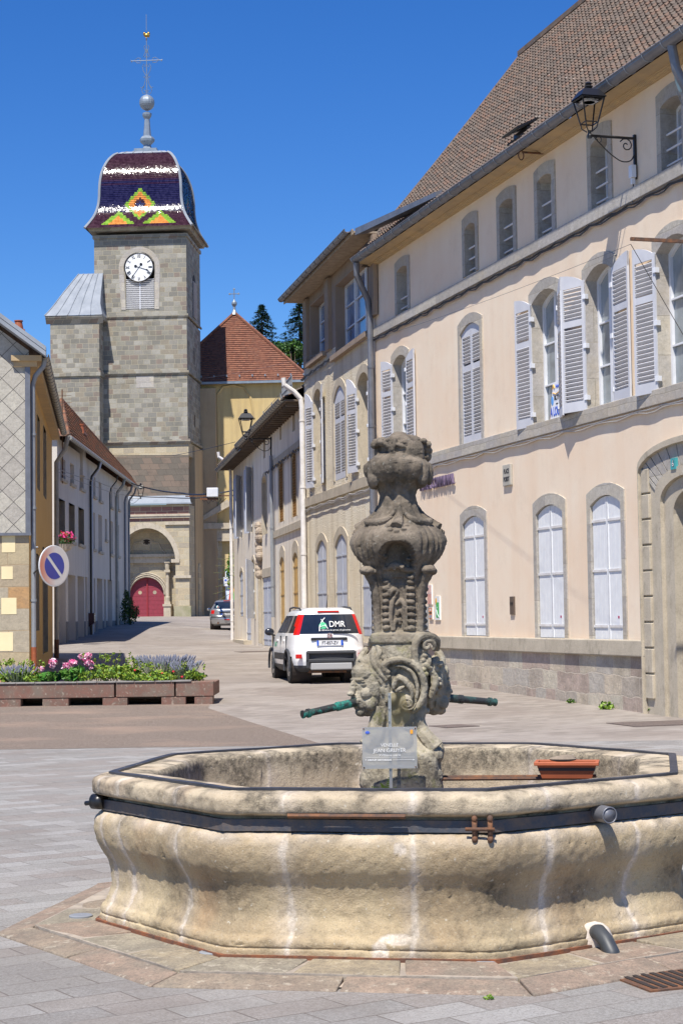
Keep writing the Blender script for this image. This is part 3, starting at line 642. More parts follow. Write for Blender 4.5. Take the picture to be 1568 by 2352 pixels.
C_.win(574, 579.5, 1074, 1224, 0, surr=None, shutters=(('f', 165, .5), ('n', 150, .5)), skind='board', smat=m_boardblue, fill='casement')
C_.win(551.5, 559.5, 1310, 1416, .2, surr=m_surr2, t=.08, ht=.12, shutters=(('f', 0), ('n', 0)), skind='board', smat=m_boardblue, fill='blank')
C_.win(566, 576, 1294, 1471, 0, surr=None, shutters=(('f', 0), ('n', 0)), skind='board', smat=m_boardblue, fill='blank', name='door')
C_.win(579, 586, 1284, 1421, .2, surr=m_surr2, t=.1, ht=.15, shutters=(('n', 140, .5),), skind='board', smat=m_boardblue, fill='blank')
C_.win(595, 602, 1303, 1478, .2, surr=m_surr2, t=.12, ht=.12, fill='blank', fillmat=m_surr2, name='doorway', depth=.3)
C_.win(604.5, 625, 1325, 1484, 0, surr=m_surr2, t=.05, ht=.3, shutters=(('f', 0), ('n', 0)), skind='board', smat=m_boardblue, fill='blank', name='garage_door')
C_.win(644.5, 654.5, 1278, 1445, .2, surr=m_surr2, t=.1, ht=.35, shutters=(('f', 0), ('n', 0)), skind='board', smat=m_ochreshut, fill='blank')
C_.win(674, 686, 1268, 1445, .2, surr=m_surr2, t=.1, ht=.35, shutters=(('f', 0), ('n', 0)), skind='board', smat=m_ochreshut, fill='blank')
C_.win(697, 703, 1262, 1330, .2, surr=m_surr2, t=.1, ht=.35, fill='blank', fillmat=m_surr2)
for (a, b, c, d) in ((605, 609, 1003, 1052), (642, 646, 962, 1010), (671, 677, 930, 990)):
    C_.win(a, b, c, d, 0, fill='blank', depth=.12, fillmat=m_concrete)
z_ce = WC.at(600, 975, .55)[1]
sJ = WC.at(585, 1000)[0]
C_.wall(0, WC.L, -.2, z_ce + .1)
mb = MB(); mb.quad((WC.L, 0, -1), (WC.L, -9, -1), (WC.L, -9, z_ce), (WC.L, 0, z_ce)); mb.quad((0, 0, -1), (0, -9, -1), (0, -9, z_ce), (0, 0, z_ce)); mb.quad((0, -9, -1), (WC.L, -9, -1), (WC.L, -9, z_ce), (0, -9, z_ce)); mb.build('side_wall', m_oldwall, C_.root)
zC1 = WC.at(655, 1211)[1]; sC1 = WC.at(629, 1200)[0]
mb = MB(); mb.box(0, sC1, 0, .06, zC1 - .22, zC1); zC2 = WC.at(655, 1040)[1]; mb.box(0, sC1, 0, .05, zC2 - .16, zC2 + .04); mb.build('string_course', m_surr2, C_.root)
mb = MB(); half_gutter(mb, 0.15, WC.L * .62, .62, z_ce + .08, .10, .5); half_gutter(mb, WC.L * .62 - .1, WC.L + .5, .60, z_ce - .06, .10, .5); mb.build('gutter', [m_gutterlight, m_gutter], C_.root)
mb = MB(); mb.box(0, WC.L + .4, -.05, .55, z_ce - .02, z_ce + .03); s_ = .3
while s_ < WC.L + .3: mb.box(s_, s_ + .09, -.02, .5, z_ce - .14, z_ce - .021); s_ += .55
build_split(mb, 'rafter', simple('dark_rafter_wood', (.10, .075, .055), (.15, .11, .08)), C_.root)
rc = tile_roof(0, WC.L + .5, lambda t: .58 - 5 * t, lambda t: z_ce + .06 + 2.9 * t, 18, 70, wave=.04, step=.035); rc.quad((0, -4.4, z_ce + 2.9), (WC.L + .5, -4.4, z_ce + 2.9), (WC.L + .5, -9, z_ce), (0, -9, z_ce)); rc.build('roof', m_rooftile, C_.root, fix=False)
def dpipe(F, px, yt, yb, r, mat, out=.5, ztop=None, name='downpipe', ybase=None):
    s_ = F.fr.at(px, (yt + yb) / 2)[0]; zt = F.fr.at(px, yt)[1]; zb = F.fr.at(px, yb)[1]
    mb = MB(); mb.tube([(s_, out, zt + .75), (s_, out - .02, zt + .55), (s_, out * .5, zt + .35), (s_, .13, zt + .15), (s_, .1, zt - .1), (s_, .1, zb)] if out > .2 else [(s_, .1, zt), (s_, .1, zb)], r, 10)
    k = zt - .5
    while k > zb: mb.lathe([(r + .012, k), (r + .012, k + .05)], 12, (s_, .1)); k -= 1.9
    return mb.build(name, mat, F.root)
dpipe(C_, 704.5, 925, 1470, .075, m_pipewhite, .62)
dpipe(C_, 631.5, 1045, 1418, .06, m_pipegrey, .12)
dpipe(C_, 537, 1078, 1472, .065, m_pipewhite, .6)
mb = MB(); zz = WC.at(560, 1471)[1]; a, b = WC.at(578, 1460)[0], WC.at(552, 1460)[0]; mb.box(a, b, 0, .3, -.2, zz + .03); mb.build('door_step', m_surr2, C_.root)
mb = MB(); s_, z_ = WC.at(690, 880, .3); mb.T = None
mb.box(.1, 1.9, .25, .35, z_ce + .3, z_ce + .8)
for k in range(14): pass
mb = MB()
for k in range(16): mb.box(.3 + k * .16, .32 + k * .16, .30, .32, z_ce + .22, z_ce + .75)
mb.box(.3, 2.75, .30, .325, z_ce + .74, z_ce + .77); mb.box(.3, 2.75, .30, .325, z_ce + .5, z_ce + .52)
for k in range(3): mb.box(3.0 + k * 2.4, 3.04 + k * 2.4, .30, .33, z_ce + .15, z_ce + .6)
mb.tube([(2.7, .31, z_ce + .7), (3.0, .31, z_ce + .58), (7.8, .31, z_ce + .58)], .01, 4)
mb.build('snow_guard', m_pipegrey, C_.root)
# carved stone ornament on the aged wall
so, zo = WC.at(597.5, 1264, .05)
mb = MB()
for k in range(9):
    mb.ell((random.uniform(-.15, .15), .08, lerp(.85, -.85, k / 8)), (random.uniform(.12, .24), .16, .17))
orn = mb.build('wall_carving', simple('carving_stone', (.46, .38, .29), (.26, .21, .17), .9, 9, .8, 18, bdist=.05)); orn.location = WC.w(so, 0, zo); orn.rotation_euler = (0, 0, WC.rz)
tag(orn, 'weathered carved stone figure relief fixed on the aged beige wall', 'carving')
# ======================= SLATE AND OCHRE HOUSE (left) =======================
dN = atY(66, 1426, 38.0); dF = atY(121, 1425, 54.0)
WD = Fr(dF.xy, dN.xy)
D_ = Facade(WD, 'ochre_gable_house', 'house at the left edge with diamond slate gable and ochre street wall', 'house', m_yellow)
z_de = (WD.at(97, 822, .3)[1] + WD.at(143, 1000, .3)[1]) / 2
for (a, b, c, d) in ((84.5, 89.5, 960, 1123), (99, 104.5, 986, 1141), (83, 88, 1274, 1449), (98, 108, 1262, 1500)):
    D_.win(a, b, c, d, 0, fill='casement', depth=.25, fillmat=m_shade, surr=m_surr2, t=.0, ht=.0)
D_.wall(0, WD.L, -.2, z_de)
LL = WD.L
# gable wall (local x = LL plane)
gs = masonry('diamond_slates', [(.50, .47, .41), (.46, .43, .38), (.53, .50, .43)], (.05, .05, .05), bw=.345, bh=.345, msize=.006, off=0, warp=.0, msm=.1, bump=.6)
for nd in gs.node_tree.nodes:
    if nd.type == 'TEX_BRICK':
        mp = gs.node_tree.nodes.new('ShaderNodeMapping'); mp.inputs['Rotation'].default_value = (0, 0, radians(45))
        src = nd.inputs['Vector'].links[0].from_socket; gs.node_tree.links.new(src, mp.inputs['Vector']); gs.node_tree.links.new(mp.outputs[0], nd.inputs['Vector'])
zq = atY(60, 1225, 38)[2]; GW = 7.0; RP = .74
zg = z_de + .12
mb = MB(); mb.poly([(LL + .03, .02, zq), (LL + .03, -2 * GW / 2, zq), (LL + .03, -GW, zg), (LL + .03, -GW / 2, zg + RP * GW / 2), (LL + .03, .02, zg)]); mb.build('slate_cladding', gs, D_.root)
mb = MB(); mb.box(LL - .02, LL + .07, -.06, .05, zq, z_de - .1); mb.box(LL, LL + .1, -GW, .06, zq - .05, zq + .01); mb.build('corner_strip', m_gutter, D_.root)
mb = MB(); mb.box(LL - .02, LL + .015, -GW, .01, -.2, zq - .04); qn = mb.build('quoin', m_quoin, D_.root)
mb = MB()
for (x0, x1, y0, y1) in ((20, 100, 378, 487), (16, 85, 575, 655), (15, 107, 772, 875), (-20, 85, 987, 1105)):
    a = -(66 - .3661 * x1) / FPX * 38 * 1.02; b = -(66 - .3661 * x0) / FPX * 38 * 1.02
    zt_, zb_ = atY(30, 1090.7 + .3661 * y0, 38)[2], atY(30, 1090.7 + .3661 * y1, 38)[2]
    mb.box(LL + .016, LL + .022, b, a, zb_, zt_)
build_split(mb, 'cream_patch', m_cream, qn)
mb = MB(); mb.box(LL - .9, LL + .16, -.35, .30, z_de - .12, z_de + .0); mb.box(LL - .9, LL + .10, -.30, .2, z_de - .24, z_de - .121); mb.box(0, LL - .91, 0, .24, z_de - .2, z_de - .04); mb.build('stone_cornice', m_cornice, D_.root)
# roof
rd = tile_roof(0, LL + .1, lambda t: .36 - (GW / 2 + .5) * t, lambda t: z_de + .02 + RP * (GW / 2 + .5) * t, 12, 60)
rd.quad((0, -GW / 2, z_de + RP * GW / 2 + .35), (LL + .1, -GW / 2, z_de + RP * GW / 2 + .35), (LL + .1, -GW - .5, z_de), (0, -GW - .5, z_de))
rfd = rd.build('roof', m_rooftile, D_.root, fix=False)
mb = MB()
for (o0, o1, zz) in ((LL + .1, LL + .42, .16), (LL + .02, LL + .46, .04)):
    mb.add([(o0, .40, z_de + zz), (o1, .40, z_de + zz), (o1, -GW / 2, z_de + zz + RP * (GW / 2 + .40)), (o0, -GW / 2, z_de + zz + RP * (GW / 2 + .40)),
            (o0, .40, z_de + zz - .10), (o1, .40, z_de + zz - .10), (o1, -GW / 2, z_de + zz - .10 + RP * (GW / 2 + .40)), (o0, -GW / 2, z_de + zz - .10 + RP * (GW / 2 + .40))],
           [(0, 1, 2, 3), (4, 7, 6, 5), (0, 4, 5, 1), (1, 5, 6, 2), (3, 2, 6, 7), (0, 3, 7, 4)])
mb.build('verge_flashing', m_zinc, rfd)
mb = MB(); half_gutter(mb, .0, LL + .12, .36, z_de + .02, .085, .55); mb.build('gutter', [m_gutterlight, m_gutter], D_.root)
mb = MB(); mb.tube([(LL - .02, .36, z_de - .05), (LL - .02, .33, z_de - .22), (LL - .06, .16, z_de - .42), (LL - .1, .1, z_de - .6), (LL - .1, .1, 1.0)], .055, 10)
for z in (2, 4, 5.6): mb.lathe([(.07, z), (.07, z + .05)], 12, (LL - .1, .1))
mb.tube([(LL - .1, .1, zq - .3), (LL - .1, .2, zq - .3)], .02, 6); mb.build('downpipe', m_pipegrey, D_.root)
mb = MB(); mb.tube([(LL - .1, .1, 1.02), (LL - .1, .1, .2)], .062, 10); mb.build('downpipe', m_rustpipe, D_.root)
mb = MB(); mb.tube([(.25, .5, z_de - .1), (.2, .4, z_de - .5), (.2, .14, z_de - .9), (.2, .12, 1.0)], .07, 10); mb.build('downpipe', m_gutterlight, D_.root)
mb = MB(); mb.tube([(.2, .12, 1.0), (.2, .12, .3)], .075, 10); mb.build('downpipe', m_rust, D_.root)
mb = MB(); mb.box(-.0, LL, -8, -.01, -.2, 0); mb.quad((0, 0, 0), (0, -GW, 0), (0, -GW, z_de), (0, 0, z_de)); mb.poly([(0, 0, z_de), (0, -GW, z_de), (0, -GW / 2, z_de + RP * GW / 2)]); mb.build('back_wall', m_yellow, D_.root)
cx, _ = .0, 0
cpos = local(WD.loc, WD.rz, atY(40, 764, 44)); 
mb = MB(); mb.box(cpos.x - .2, cpos.x + .2, cpos.y - .16, cpos.y + .16, cpos.z - 1.2, cpos.z - .05); ch = mb.build('chimney', m_zinc, rfd)
mb = MB(); mb.box(cpos.x - .23, cpos.x + .23, cpos.y - .19, cpos.y + .19, cpos.z - .05, cpos.z + .06); mb.lathe([(.13, cpos.z + .06), (.09, cpos.z + .28), (.11, cpos.z + .285), (.11, cpos.z + .31), (.08, cpos.z + .31)], 14, (cpos.x, cpos.y + .03)); mb.build('chimney_pot', m_rustpipe, rfd)

# ======================= WHITE HOUSE ROW (left, far) =======================
eN = atY(133, 1424, 66); eF = atY(297, 1421, 96)
WE = Fr(eF.xy, eN.xy); EL = WE.L
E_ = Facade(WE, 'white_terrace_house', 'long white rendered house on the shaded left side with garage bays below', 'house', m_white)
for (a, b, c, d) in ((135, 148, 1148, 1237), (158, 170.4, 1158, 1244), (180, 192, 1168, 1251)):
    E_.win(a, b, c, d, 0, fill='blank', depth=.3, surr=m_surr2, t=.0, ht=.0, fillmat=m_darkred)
for (a, b, c, d) in ((212, 218, 1177, 1261), (226, 234.5, 1183, 1267), (241, 245.5, 1192, 1240), (252, 259.5, 1197, 1273), (269, 273.5, 1205, 1277)):
    E_.win(a, b, c, d, 0, fill='blank', depth=.3, fillmat=m_white)
for (a, b, c, d) in ((139, 150, 1054, 1101), (161, 170, 1065, 1112), (183, 192, 1079, 1123), (213, 219, 1095, 1140), (227, 233, 1108, 1150), (254, 258, 1120, 1165), (270, 273.5, 1132, 1170)):
    E_.win(a, b, c, d, 0, fill='blank', depth=.22, fillmat=m_concrete if a < 185 else m_white)
for (a, b, t) in ((135, 151, 1330), (156.5, 173.5, 1321), (178.5, 193.5, 1324), (196, 201, 1326), (211, 219, 1328), (223, 235.5, 1329), (239, 243.5, 1331), (247.5, 258, 1332), (267, 274, 1335)):
    wnd, q = E_.win(a, b, t, 1425, 0, fill='blank', depth=.45, fillmat=m_white, name='garage_bay', local=(min(WE.at(a, 1400)[0], WE.at(b, 1400)[0]), max(WE.at(a, 1400)[0], WE.at(b, 1400)[0]), 0, WE.at((a + b) / 2, t)[1]))
    mb = MB(); mb.box(q[0], q[1], -.40, -.36, 0, WE.at((a + b) / 2, 1429)[1]); mb.build('dado', m_grey, wnd)
zeN = WE.at(150, 1000, .4)[1]; zeF = WE.at(290, 1100, .4)[1]
def zeE(s): return lerp(zeF, zeN, s / EL)
E_.wall(0, EL, 0, min(zeN, zeF) - .02)
mb = MB(); zl = min(zeN, zeF) - .02; mb.poly([(0, 0, zl), (EL, 0, zl), (EL, 0, zeN), (0, 0, zeF)]); mb.quad((EL, 0, 0), (EL, -8, 0), (EL, -8, zeN), (EL, 0, zeN)); mb.quad((0, 0, 0), (0, -8, 0), (0, -8, zeF), (0, 0, zeF)); mb.quad((0, -8, 0), (EL, -8, 0), (EL, -8, zeN), (0, -8, zeF)); mb.build('end_wall', m_white, E_.root)
mb = MB()
hs_ = E_.holes; bays = sorted([h for h in hs_ if h[2] == 0]); cur = 0.0
for h in bays + [(EL, EL, 0, 0)]:
    if h[0] > cur + .02: mb.box(cur, h[0] - .002, 0, .02, 0, WE.at(200, 1427)[1])
    cur = h[1] + .002
mb.build('dado', m_grey, E_.root)
mb = MB()
for h in hs_:
    if h[2] > 2.5: mb.box(h[0] - .1, h[1] + .1, -.1, .10, h[2] - .12, h[2] + .0)
build_split(mb, 'sill', m_surr2, E_.root)
rows = 12; rmb = MB()
RG0 = local(WE.loc, WE.rz, atY(141, 918, 71)); RG1 = local(WE.loc, WE.rz, atY(299, 1094, 95.5))
EV0 = Vector((EL + .2, .45, zeN + .04)); EV1 = Vector((-.2, .45, zeF + .04))
for k in range(rows):
    t0, t1 = k / rows, (k + 1.06) / rows
    for (t, up) in ():
        pass
    n = 120
    vs = []
    for (t, base) in ((t0, 0), (t0, .05), (t1, .0)):
        for i in range(n + 1):
            q = EV1.lerp(EV0, i / n).lerp(RG1.lerp(RG0, i / n), t); hgt = base + (.04 * (i % 2) if base else 0); vs.append((q.x, q.y + hgt * .7, q.z + hgt * .7))
    m_ = n + 1
    rmb.add(vs, [(i, i + 1, m_ + i + 1, m_ + i) for i in range(n)] + [(m_ + i, m_ + i + 1, 2 * m_ + i + 1, 2 * m_ + i) for i in range(n)])
    continue
    for (t, base) in ((t0, 0), (t0, .05), (t1, .0)):
        for i in range(n + 1):
            s_ = lerp(-.2, EL + .25, i / n); e = zeE(s_); hgt = base + (.04 * (i % 2) if base else 0)
            vs.append((s_, .45 - 4.45 * t - hgt * -.55, e + 3.3 * t + hgt * .8))
    m_ = n + 1
    rmb.add(vs, [(i, i + 1, m_ + i + 1, m_ + i) for i in range(n)] + [(m_ + i, m_ + i + 1, 2 * m_ + i + 1, 2 * m_ + i) for i in range(n)])
BK0, BK1 = Vector((EL + .2, -8.4, zeN)), Vector((-.2, -8.4, zeF)); rmb.add([EV0, RG0, BK0], [(0, 1, 2)]); rmb.quad(RG0, RG1, BK1, BK0); rmb.add([EV1, RG1, BK1], [(0, 1, 2)]); rmb.tube([EV0, RG0, RG1], .09, 5)
rfe = rmb.build('roof', m_orangetile, E_.root, fix=False)
mb = MB()
half = [(0.5 + .09 * cos(pi + pi * k / 8), .09 * sin(pi + pi * k / 8)) for k in range(9)]
mb.tube([(-.2, .5, zeF - .02), (EL + .2, .5, zeN - .02)], .085, 8)
i = 0
while i < EL: mb.lathe; mb.tube([(i, .59, zeE(i) - .0), (i, .55, zeE(i) - .09), (i, .45, zeE(i) - .1)], .012, 4, 1); i += .55
mb.build('gutter', [m_gutterlight, m_gutter], E_.root)
def dp2(F, px, py0, py1, r, mat, z_top):
    s_ = F.fr.at(px, (py0 + py1) / 2)[0]; zb = F.fr.at(px, py1)[1]
    mb = MB(); mb.tube([(s_, .5, z_top - .1), (s_, .42, z_top - .4), (s_, .15, z_top - .75), (s_, .1, z_top - 1.0), (s_, .1, zb)], r, 8); return mb.build('downpipe', mat, F.root)
dp2(E_, 206, 1060, 1460, .06, m_shutter, zeE(WE.at(206, 1300)[0])); dp2(E_, 264, 1090, 1448, .075, m_gutterlight, zeE(WE.at(264, 1300)[0]))
dp2(E_, 283, 1100, 1425, .06, m_gutter, zeE(WE.at(283, 1300)[0])); dp2(E_, 248, 1080, 1335, .03, m_black, zeE(WE.at(248, 1300)[0])); dp2(E_, 203.5, 1060, 1460, .05, m_black, zeE(WE.at(203, 1300)[0]))
dp2(E_, 292, 1105, 1420, .05, m_gutter, zeE(WE.at(292, 1300)[0]))
cp = local(WE.loc, WE.rz, atY(176, 1012, 74))
mb = MB(); mb.box(cp.x - .55, cp.x + .55, cp.y - .42, cp.y + .32, cp.z - 1.5, cp.z + .25); ch = mb.build('chimney', m_white, rfe)
mb = MB(); mb.box(cp.x - .6, cp.x + .6, cp.y - .48, cp.y + .38, cp.z + .25, cp.z + .32)
for dx in (-.25, .25): mb.lathe([(.15, cp.z + .32), (.12, cp.z + .62), (.14, cp.z + .63), (.14, cp.z + .7), (.1, cp.z + .7)], 12, (cp.x, cp.y - .05 + dx))
mb.build('chimney_pot', m_rustpipe, rfe)
mb = MB(); ap = local(WE.loc, WE.rz, atY(143, 960, 67)); mb.tube([(ap.x, ap.y, ap.z - 2.5), (ap.x, ap.y, ap.z + 1.1)], .025, 6)
for k in range(7): mb.tube([(ap.x - .05 * k, ap.y - .35, ap.z + 1.0 - k * .13), (ap.x - .05 * k, ap.y + .35, ap.z + 1.0 - k * .13)], .008, 4)
mb.build('aerial', m_rust, rfe)

# ======================= CHURCH =======================
tR = atY(433, 1420, 130.0)
ang = radians(4.2)
WT = Fr((tR.x, tR.y), (tR.x - cos(ang), tR.y + sin(ang)))
T = thing('church', 'stone church with clock tower under a patterned glazed dome and red tiled nave', 'church', WT.loc, WT.rz)
def tz(py, px=330, o=0): return WT.at(px, py, o)[1]
def ts(px, py=900, o=0): return WT.at(px, py, o)[0]
zA1, zA0 = tz(545), tz(724); zB0 = tz(856); zC0 = tz(1018); TD = 6.6
sL_ = ts(216.5, 640); sR_ = ts(428, 640)
def tower_box(a, b, d, z0, z1, o=0):
    mb = MB(); mb.box(a, b, -d, o, z0, z1); return mb
clk = (ts(320, 614), tz(614)); clr = .5 * (ts(287.5, 614) - ts(353, 614))
lv0, lv1, lz0, lz1 = ts(354.5, 660), ts(289, 660), tz(710), tz(640)
# belfry stage with louvre recess
mb = MB(); mb.T = None
for (a, b, z0, z1) in ((sR_, lv0, zA0, zA1), (lv1, sL_, zA0, zA1), (lv0, lv1, zA0, lz0), (lv0, lv1, tz(600), zA1)):
    mb.box(a, b, -.6, 0, z0, z1)
mb.box(sR_, sL_, -TD, -.61, zA0, zA1)
mb.build('belfry_stage', m_tower, T)
mb = MB(); mb.quad((sR_ - .004, -TD * .42, tz(715)), (sR_ - .004, -TD * .66, tz(715)), (sR_ - .004, -TD * .66, tz(640)), (sR_ - .004, -TD * .42, tz(640)))
pts = [(sR_ - .006, -TD * (.42 + .24 * (0.5 - .5 * cos(pi * k / 8))), tz(640) + .9 * sin(pi * k / 8)) for k in range(9)]; mb.poly(pts); sv = mb.build('side_louvre_opening', m_shade, T)
mb = MB()
for k in range(26): z = lerp(tz(713), tz(632), k / 25); M = Matrix.Translation((sR_ - .03, -TD * .54, z)) @ Matrix.Rotation(radians(-30), 4, 'Y'); mb.xbox(M, .08, TD * .115, .015)
mb.build('side_louvre', m_shutter, T)
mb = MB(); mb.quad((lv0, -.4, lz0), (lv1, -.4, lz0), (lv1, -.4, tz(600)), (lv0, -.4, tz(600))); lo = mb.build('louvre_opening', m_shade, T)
mb = MB(); n = 15
for k in range(n): z = lerp(lz0 + .08, lz1 - .05, k / (n - 1)); M = Matrix.Translation(((lv0 + lv1) / 2, -.06, z)) @ Matrix.Rotation(radians(35), 4, 'X'); mb.xbox(M, (lv1 - lv0) / 2 - .02, .075, .012)
mb.box((lv0 + lv1) / 2 - .03, (lv0 + lv1) / 2 + .03, -.02, .02, lz0, lz1); mb.build('louvre_slats', m_frame, T)
mb = MB(); inn = [(clk[0] + clr * 1.1 * cos(pi - pi * k / 14) * 1.0, clk[1] + clr * 1.1 * sin(pi * k / 14)) for k in range(15)]; out_ = [(clk[0] + clr * 1.45 * cos(pi - pi * k / 14), clk[1] + clr * 1.45 * sin(pi * k / 14)) for k in range(15)]
inn = [(lv0, lz0)] + inn + [(lv1, lz0)]; out_ = [(lv0 - .35, lz0)] + out_ + [(lv1 + .35, lz0)]
mb.band(inn, out_, -.3, .03); mb.build('opening_surround', m_surr, T)
# clock
mb = MB(); mb.prism([(clk[0] + clr * cos(2 * pi * k / 40), clk[1] + clr * sin(2 * pi * k / 40)) for k in range(40)], .04, .16); ck = mb.build('clock_dial', simple('white_dial', (.8, .8, .8), None, .35), T)
mb = MB(); mb.tube([(clk[0] + clr * cos(2 * pi * k / 40), .15, clk[1] + clr * sin(2 * pi * k / 40)) for k in range(41)], .05, 6, cap=False); mb.build('clock_rim', m_black, ck)
NUM = ['XII', 'I', 'II', 'III', 'IIII', 'V', 'VI', 'VII', 'VIII', 'IX', 'X', 'XI']
for i, nm in enumerate(NUM):
    th = radians(90 - 30 * i); cxn = clk[0] - clr * .78 * cos(th); czn = clk[1] + clr * .78 * sin(th)
    M = Matrix.Translation((cxn, .168, czn)) @ Matrix.Rotation((pi / 2 - th), 4, 'Y') @ Matrix(((-1, 0, 0, 0), (0, 0, 1, 0), (0, 1, 0, 0), (0, 0, 0, 1)))
    M = Matrix(((-1, 0, 0, cxn), (0, 0, 1, .168), (0, 1, 0, czn), (0, 0, 0, 1))) @ Matrix.Rotation(th - pi / 2, 4, 'Z')
    text_obj('numeral', nm, clr * .36, m_black, ck, M, extrude=.004, sx=.55, bold=.008)
def hand(a, l, wd):   # a = clock angle in degrees clockwise from 12
    th = radians(90 - a); dx, dz = -cos(th), sin(th); px_, pz_ = -dz, dx
    mb = MB(); c = clk
    P = lambda u, v: (c[0] + dx * u + px_ * v, c[1] + dz * u + pz_ * v)
    mb.prism([P(-.25 * clr, -wd * .5), P(l * .7, -wd * .5), P(l * .8, -wd * 1.6), P(l, 0), P(l * .8, wd * 1.6), P(l * .7, wd * .5), P(-.25 * clr, wd * .5)], .17, .19)
    mb.prism([P(-.25 * clr + .1 * clr * cos(t), .1 * clr * sin(t)) for t in [2 * pi * k / 10 for k in range(10)]], .17, .191)
    mb.build('clock_hand', m_black, ck)
hand(109, clr * .72, .04); hand(216, clr * .92, .03)
# cornice belts
def belt(a, b, z, h, p, name='string_course', mat=m_tower, d=TD, o=0.0, parent=None):
    mb = MB(); q = [(o, z), (o + p, z), (o + p, z - h * .5), (o + p * .4, z - h), (o, z - h)]
    mb.prism(q, a - p, b + p, 0, 'x'); mb.box(a - p, a, -d, o, z - h * .5, z); mb.box(b, b + p, -d, o, z - h * .5, z)
    return mb.build(name, mat, T)
belt(sR_, sL_, zA0 + .05, .28, .12)
mb = MB()
for (z, p, h) in ((tz(545), .10, .25), (tz(530), .30, .35)):
    mb.box(sR_ - p, sL_ + p, -TD - p, p, z, z + h)
zcor = tz(528)
mb.add([(sR_ - .28, .28, zcor - .05), (sL_ + .28, .28, zcor - .05), (sL_ + .28, -TD - .28, zcor - .05), (sR_ - .28, -TD - .28, zcor - .05)] + [(sR_ - .55, .55, zcor + .35), (sL_ + .55, .55, zcor + .35), (sL_ + .55, -TD - .55, zcor + .35), (sR_ - .55, -TD - .55, zcor + .35)],
       [(0, 1, 5, 4), (1, 2, 6, 5), (2, 3, 7, 6), (3, 0, 4, 7), (4, 5, 6, 7), (3, 2, 1, 0)])
mb.build('cornice', m_tower, T)
# middle stages
sLb = ts(216, 780); sRb = ts(429, 780); tower_box(sRb, sLb, TD, zB0, zA0 - .2).build('middle_stage', m_tower, T)
belt(sRb, sLb + 3.5, zB0 + .1, .3, .15)
sRc = ts(430.5, 930); tower_box(sRc, sLb, TD + .2, zC0, zB0 - .15).build('lower_stage', m_tower, T)
belt(sRc, ts(232, 1010) , zC0 + .25, .35, .22)
mb = MB(); mb.box(ts(353, 870), ts(313, 870), -.01, .01, tz(890), tz(863)); mb.build('blank_plaque', m_surr, T)
# narrow slits on the side
mb = MB(); mb.box(sRb - .01, sRb + .01, -3.6, -3.3, tz(825), tz(785)); mb.box(sRc - .01, sRc + .01, -3.6, -3.3, tz(972), tz(943)); mb.build('slit_window', m_shade, T)
# stair turret on the left
TO = 1.5; u0 = WT.at(228, 800, TO)[0]; u1 = WT.at(115.5, 800, TO)[0]; ztr = WT.at(170, 726, TO)[1]
mb = MB(); mb.box(u0, u1, -3.5, TO, 0, ztr - .3); mb.build('stair_turret', m_tower, T)
mb = MB(); mb.prism([(TO, ztr - .55), (TO + .3, ztr - .1), (TO + .3, ztr + .02), (TO, ztr + .02)], u0 - .3, u1 + .3, 0, 'x'); mb.box(u0 - .3, u0, -3.5, TO, ztr - .3, ztr + .02); mb.box(u1, u1 + .3, -3.5, TO, ztr - .3, ztr + .02); mb.box(u0 - .1, u1 + .1, -3.5, TO + .12, WT.at(170, 858, TO)[1] - .2, WT.at(170, 852, TO)[1]); build_split(mb, 'turret_cornice', m_tower, T)
zap = WT.at(180, 629, 0)[1]; xr = u0 - .3; xl = u1 + .35; xa = ts(181, 629)
prof = [(0, 0), (.12, .10), (.28, .26), (.55, .55), (.8, .80), (1, 1)]
mb = MB(); rowsP = []
for (a, b) in prof:
    lft = lerp(xl, xa, a); fr_ = lerp(TO + .35, 0.02, a); z = lerp(ztr + .02, zap, b); rgt = lerp(xr, u0 - .0, min(1, a * 3))
    rowsP.append([(rgt, fr_, z), (lft, fr_, z), (lft, lerp(-3.8, -2.5, a), z)])
for i in range(len(rowsP) - 1):
    a, b = rowsP[i], rowsP[i + 1]; mb.quad(a[0], a[1], b[1], b[0]); mb.quad(a[1], a[2], b[2], b[1]); mb.quad(a[0], b[0], (b[0][0], -2, b[0][2]), (a[0][0], -2, a[0][2]))
tr = mb.build('turret_roof', m_zinc, T)
mb = MB()
for k in range(6):
    f = (k + .0) / 5
    mb.tube([(lerp(r[0][0], r[1][0], f), r[0][1] + .012, r[0][2] + .02) for r in rowsP], .03, 4)
mb.build('standing_seam', m_zinc, tr)
# imperial dome
_bk = lambda py: -TD / 2 * min(1, max(0, (524 - py) / 159.0))
P_ = lambda px_half, py: (px_half / FPX * (130.3 - _bk(py)), WT.at(330, py, _bk(py))[1])
tzc = lambda py: WT.at(338, py, -TD / 2)[1]
dome = [P_(125, 524), P_(113, 508), P_(104.5, 494), P_(98.5, 478), P_(95.5, 460), P_(94.5, 442), P_(93, 426), P_(89.5, 409), P_(83.5, 394), P_(76, 381), P_(66, 370), P_(58, 365)]
dcx, dcy = (sR_ + sL_) / 2, -TD / 2
# refine profile (catmull)
def catm(pts, k=5):
    o = []
    for i in range(len(pts) - 1):
        p0, p1, p2, p3 = pts[max(i - 1, 0)], pts[i], pts[i + 1], pts[min(i + 2, len(pts) - 1)]
        for j in range(k):
            t = j / k; o.append(tuple(.5 * ((2 * p1[c]) + (-p0[c] + p2[c]) * t + (2 * p0[c] - 5 * p1[c] + 4 * p2[c] - p3[c]) * t * t + (-p0[c] + 3 * p1[c] - 3 * p2[c] + p3[c]) * t ** 3) for c in range(len(p1))))
    o.append(tuple(pts[-1])); return o
dp = catm(dome, 6)
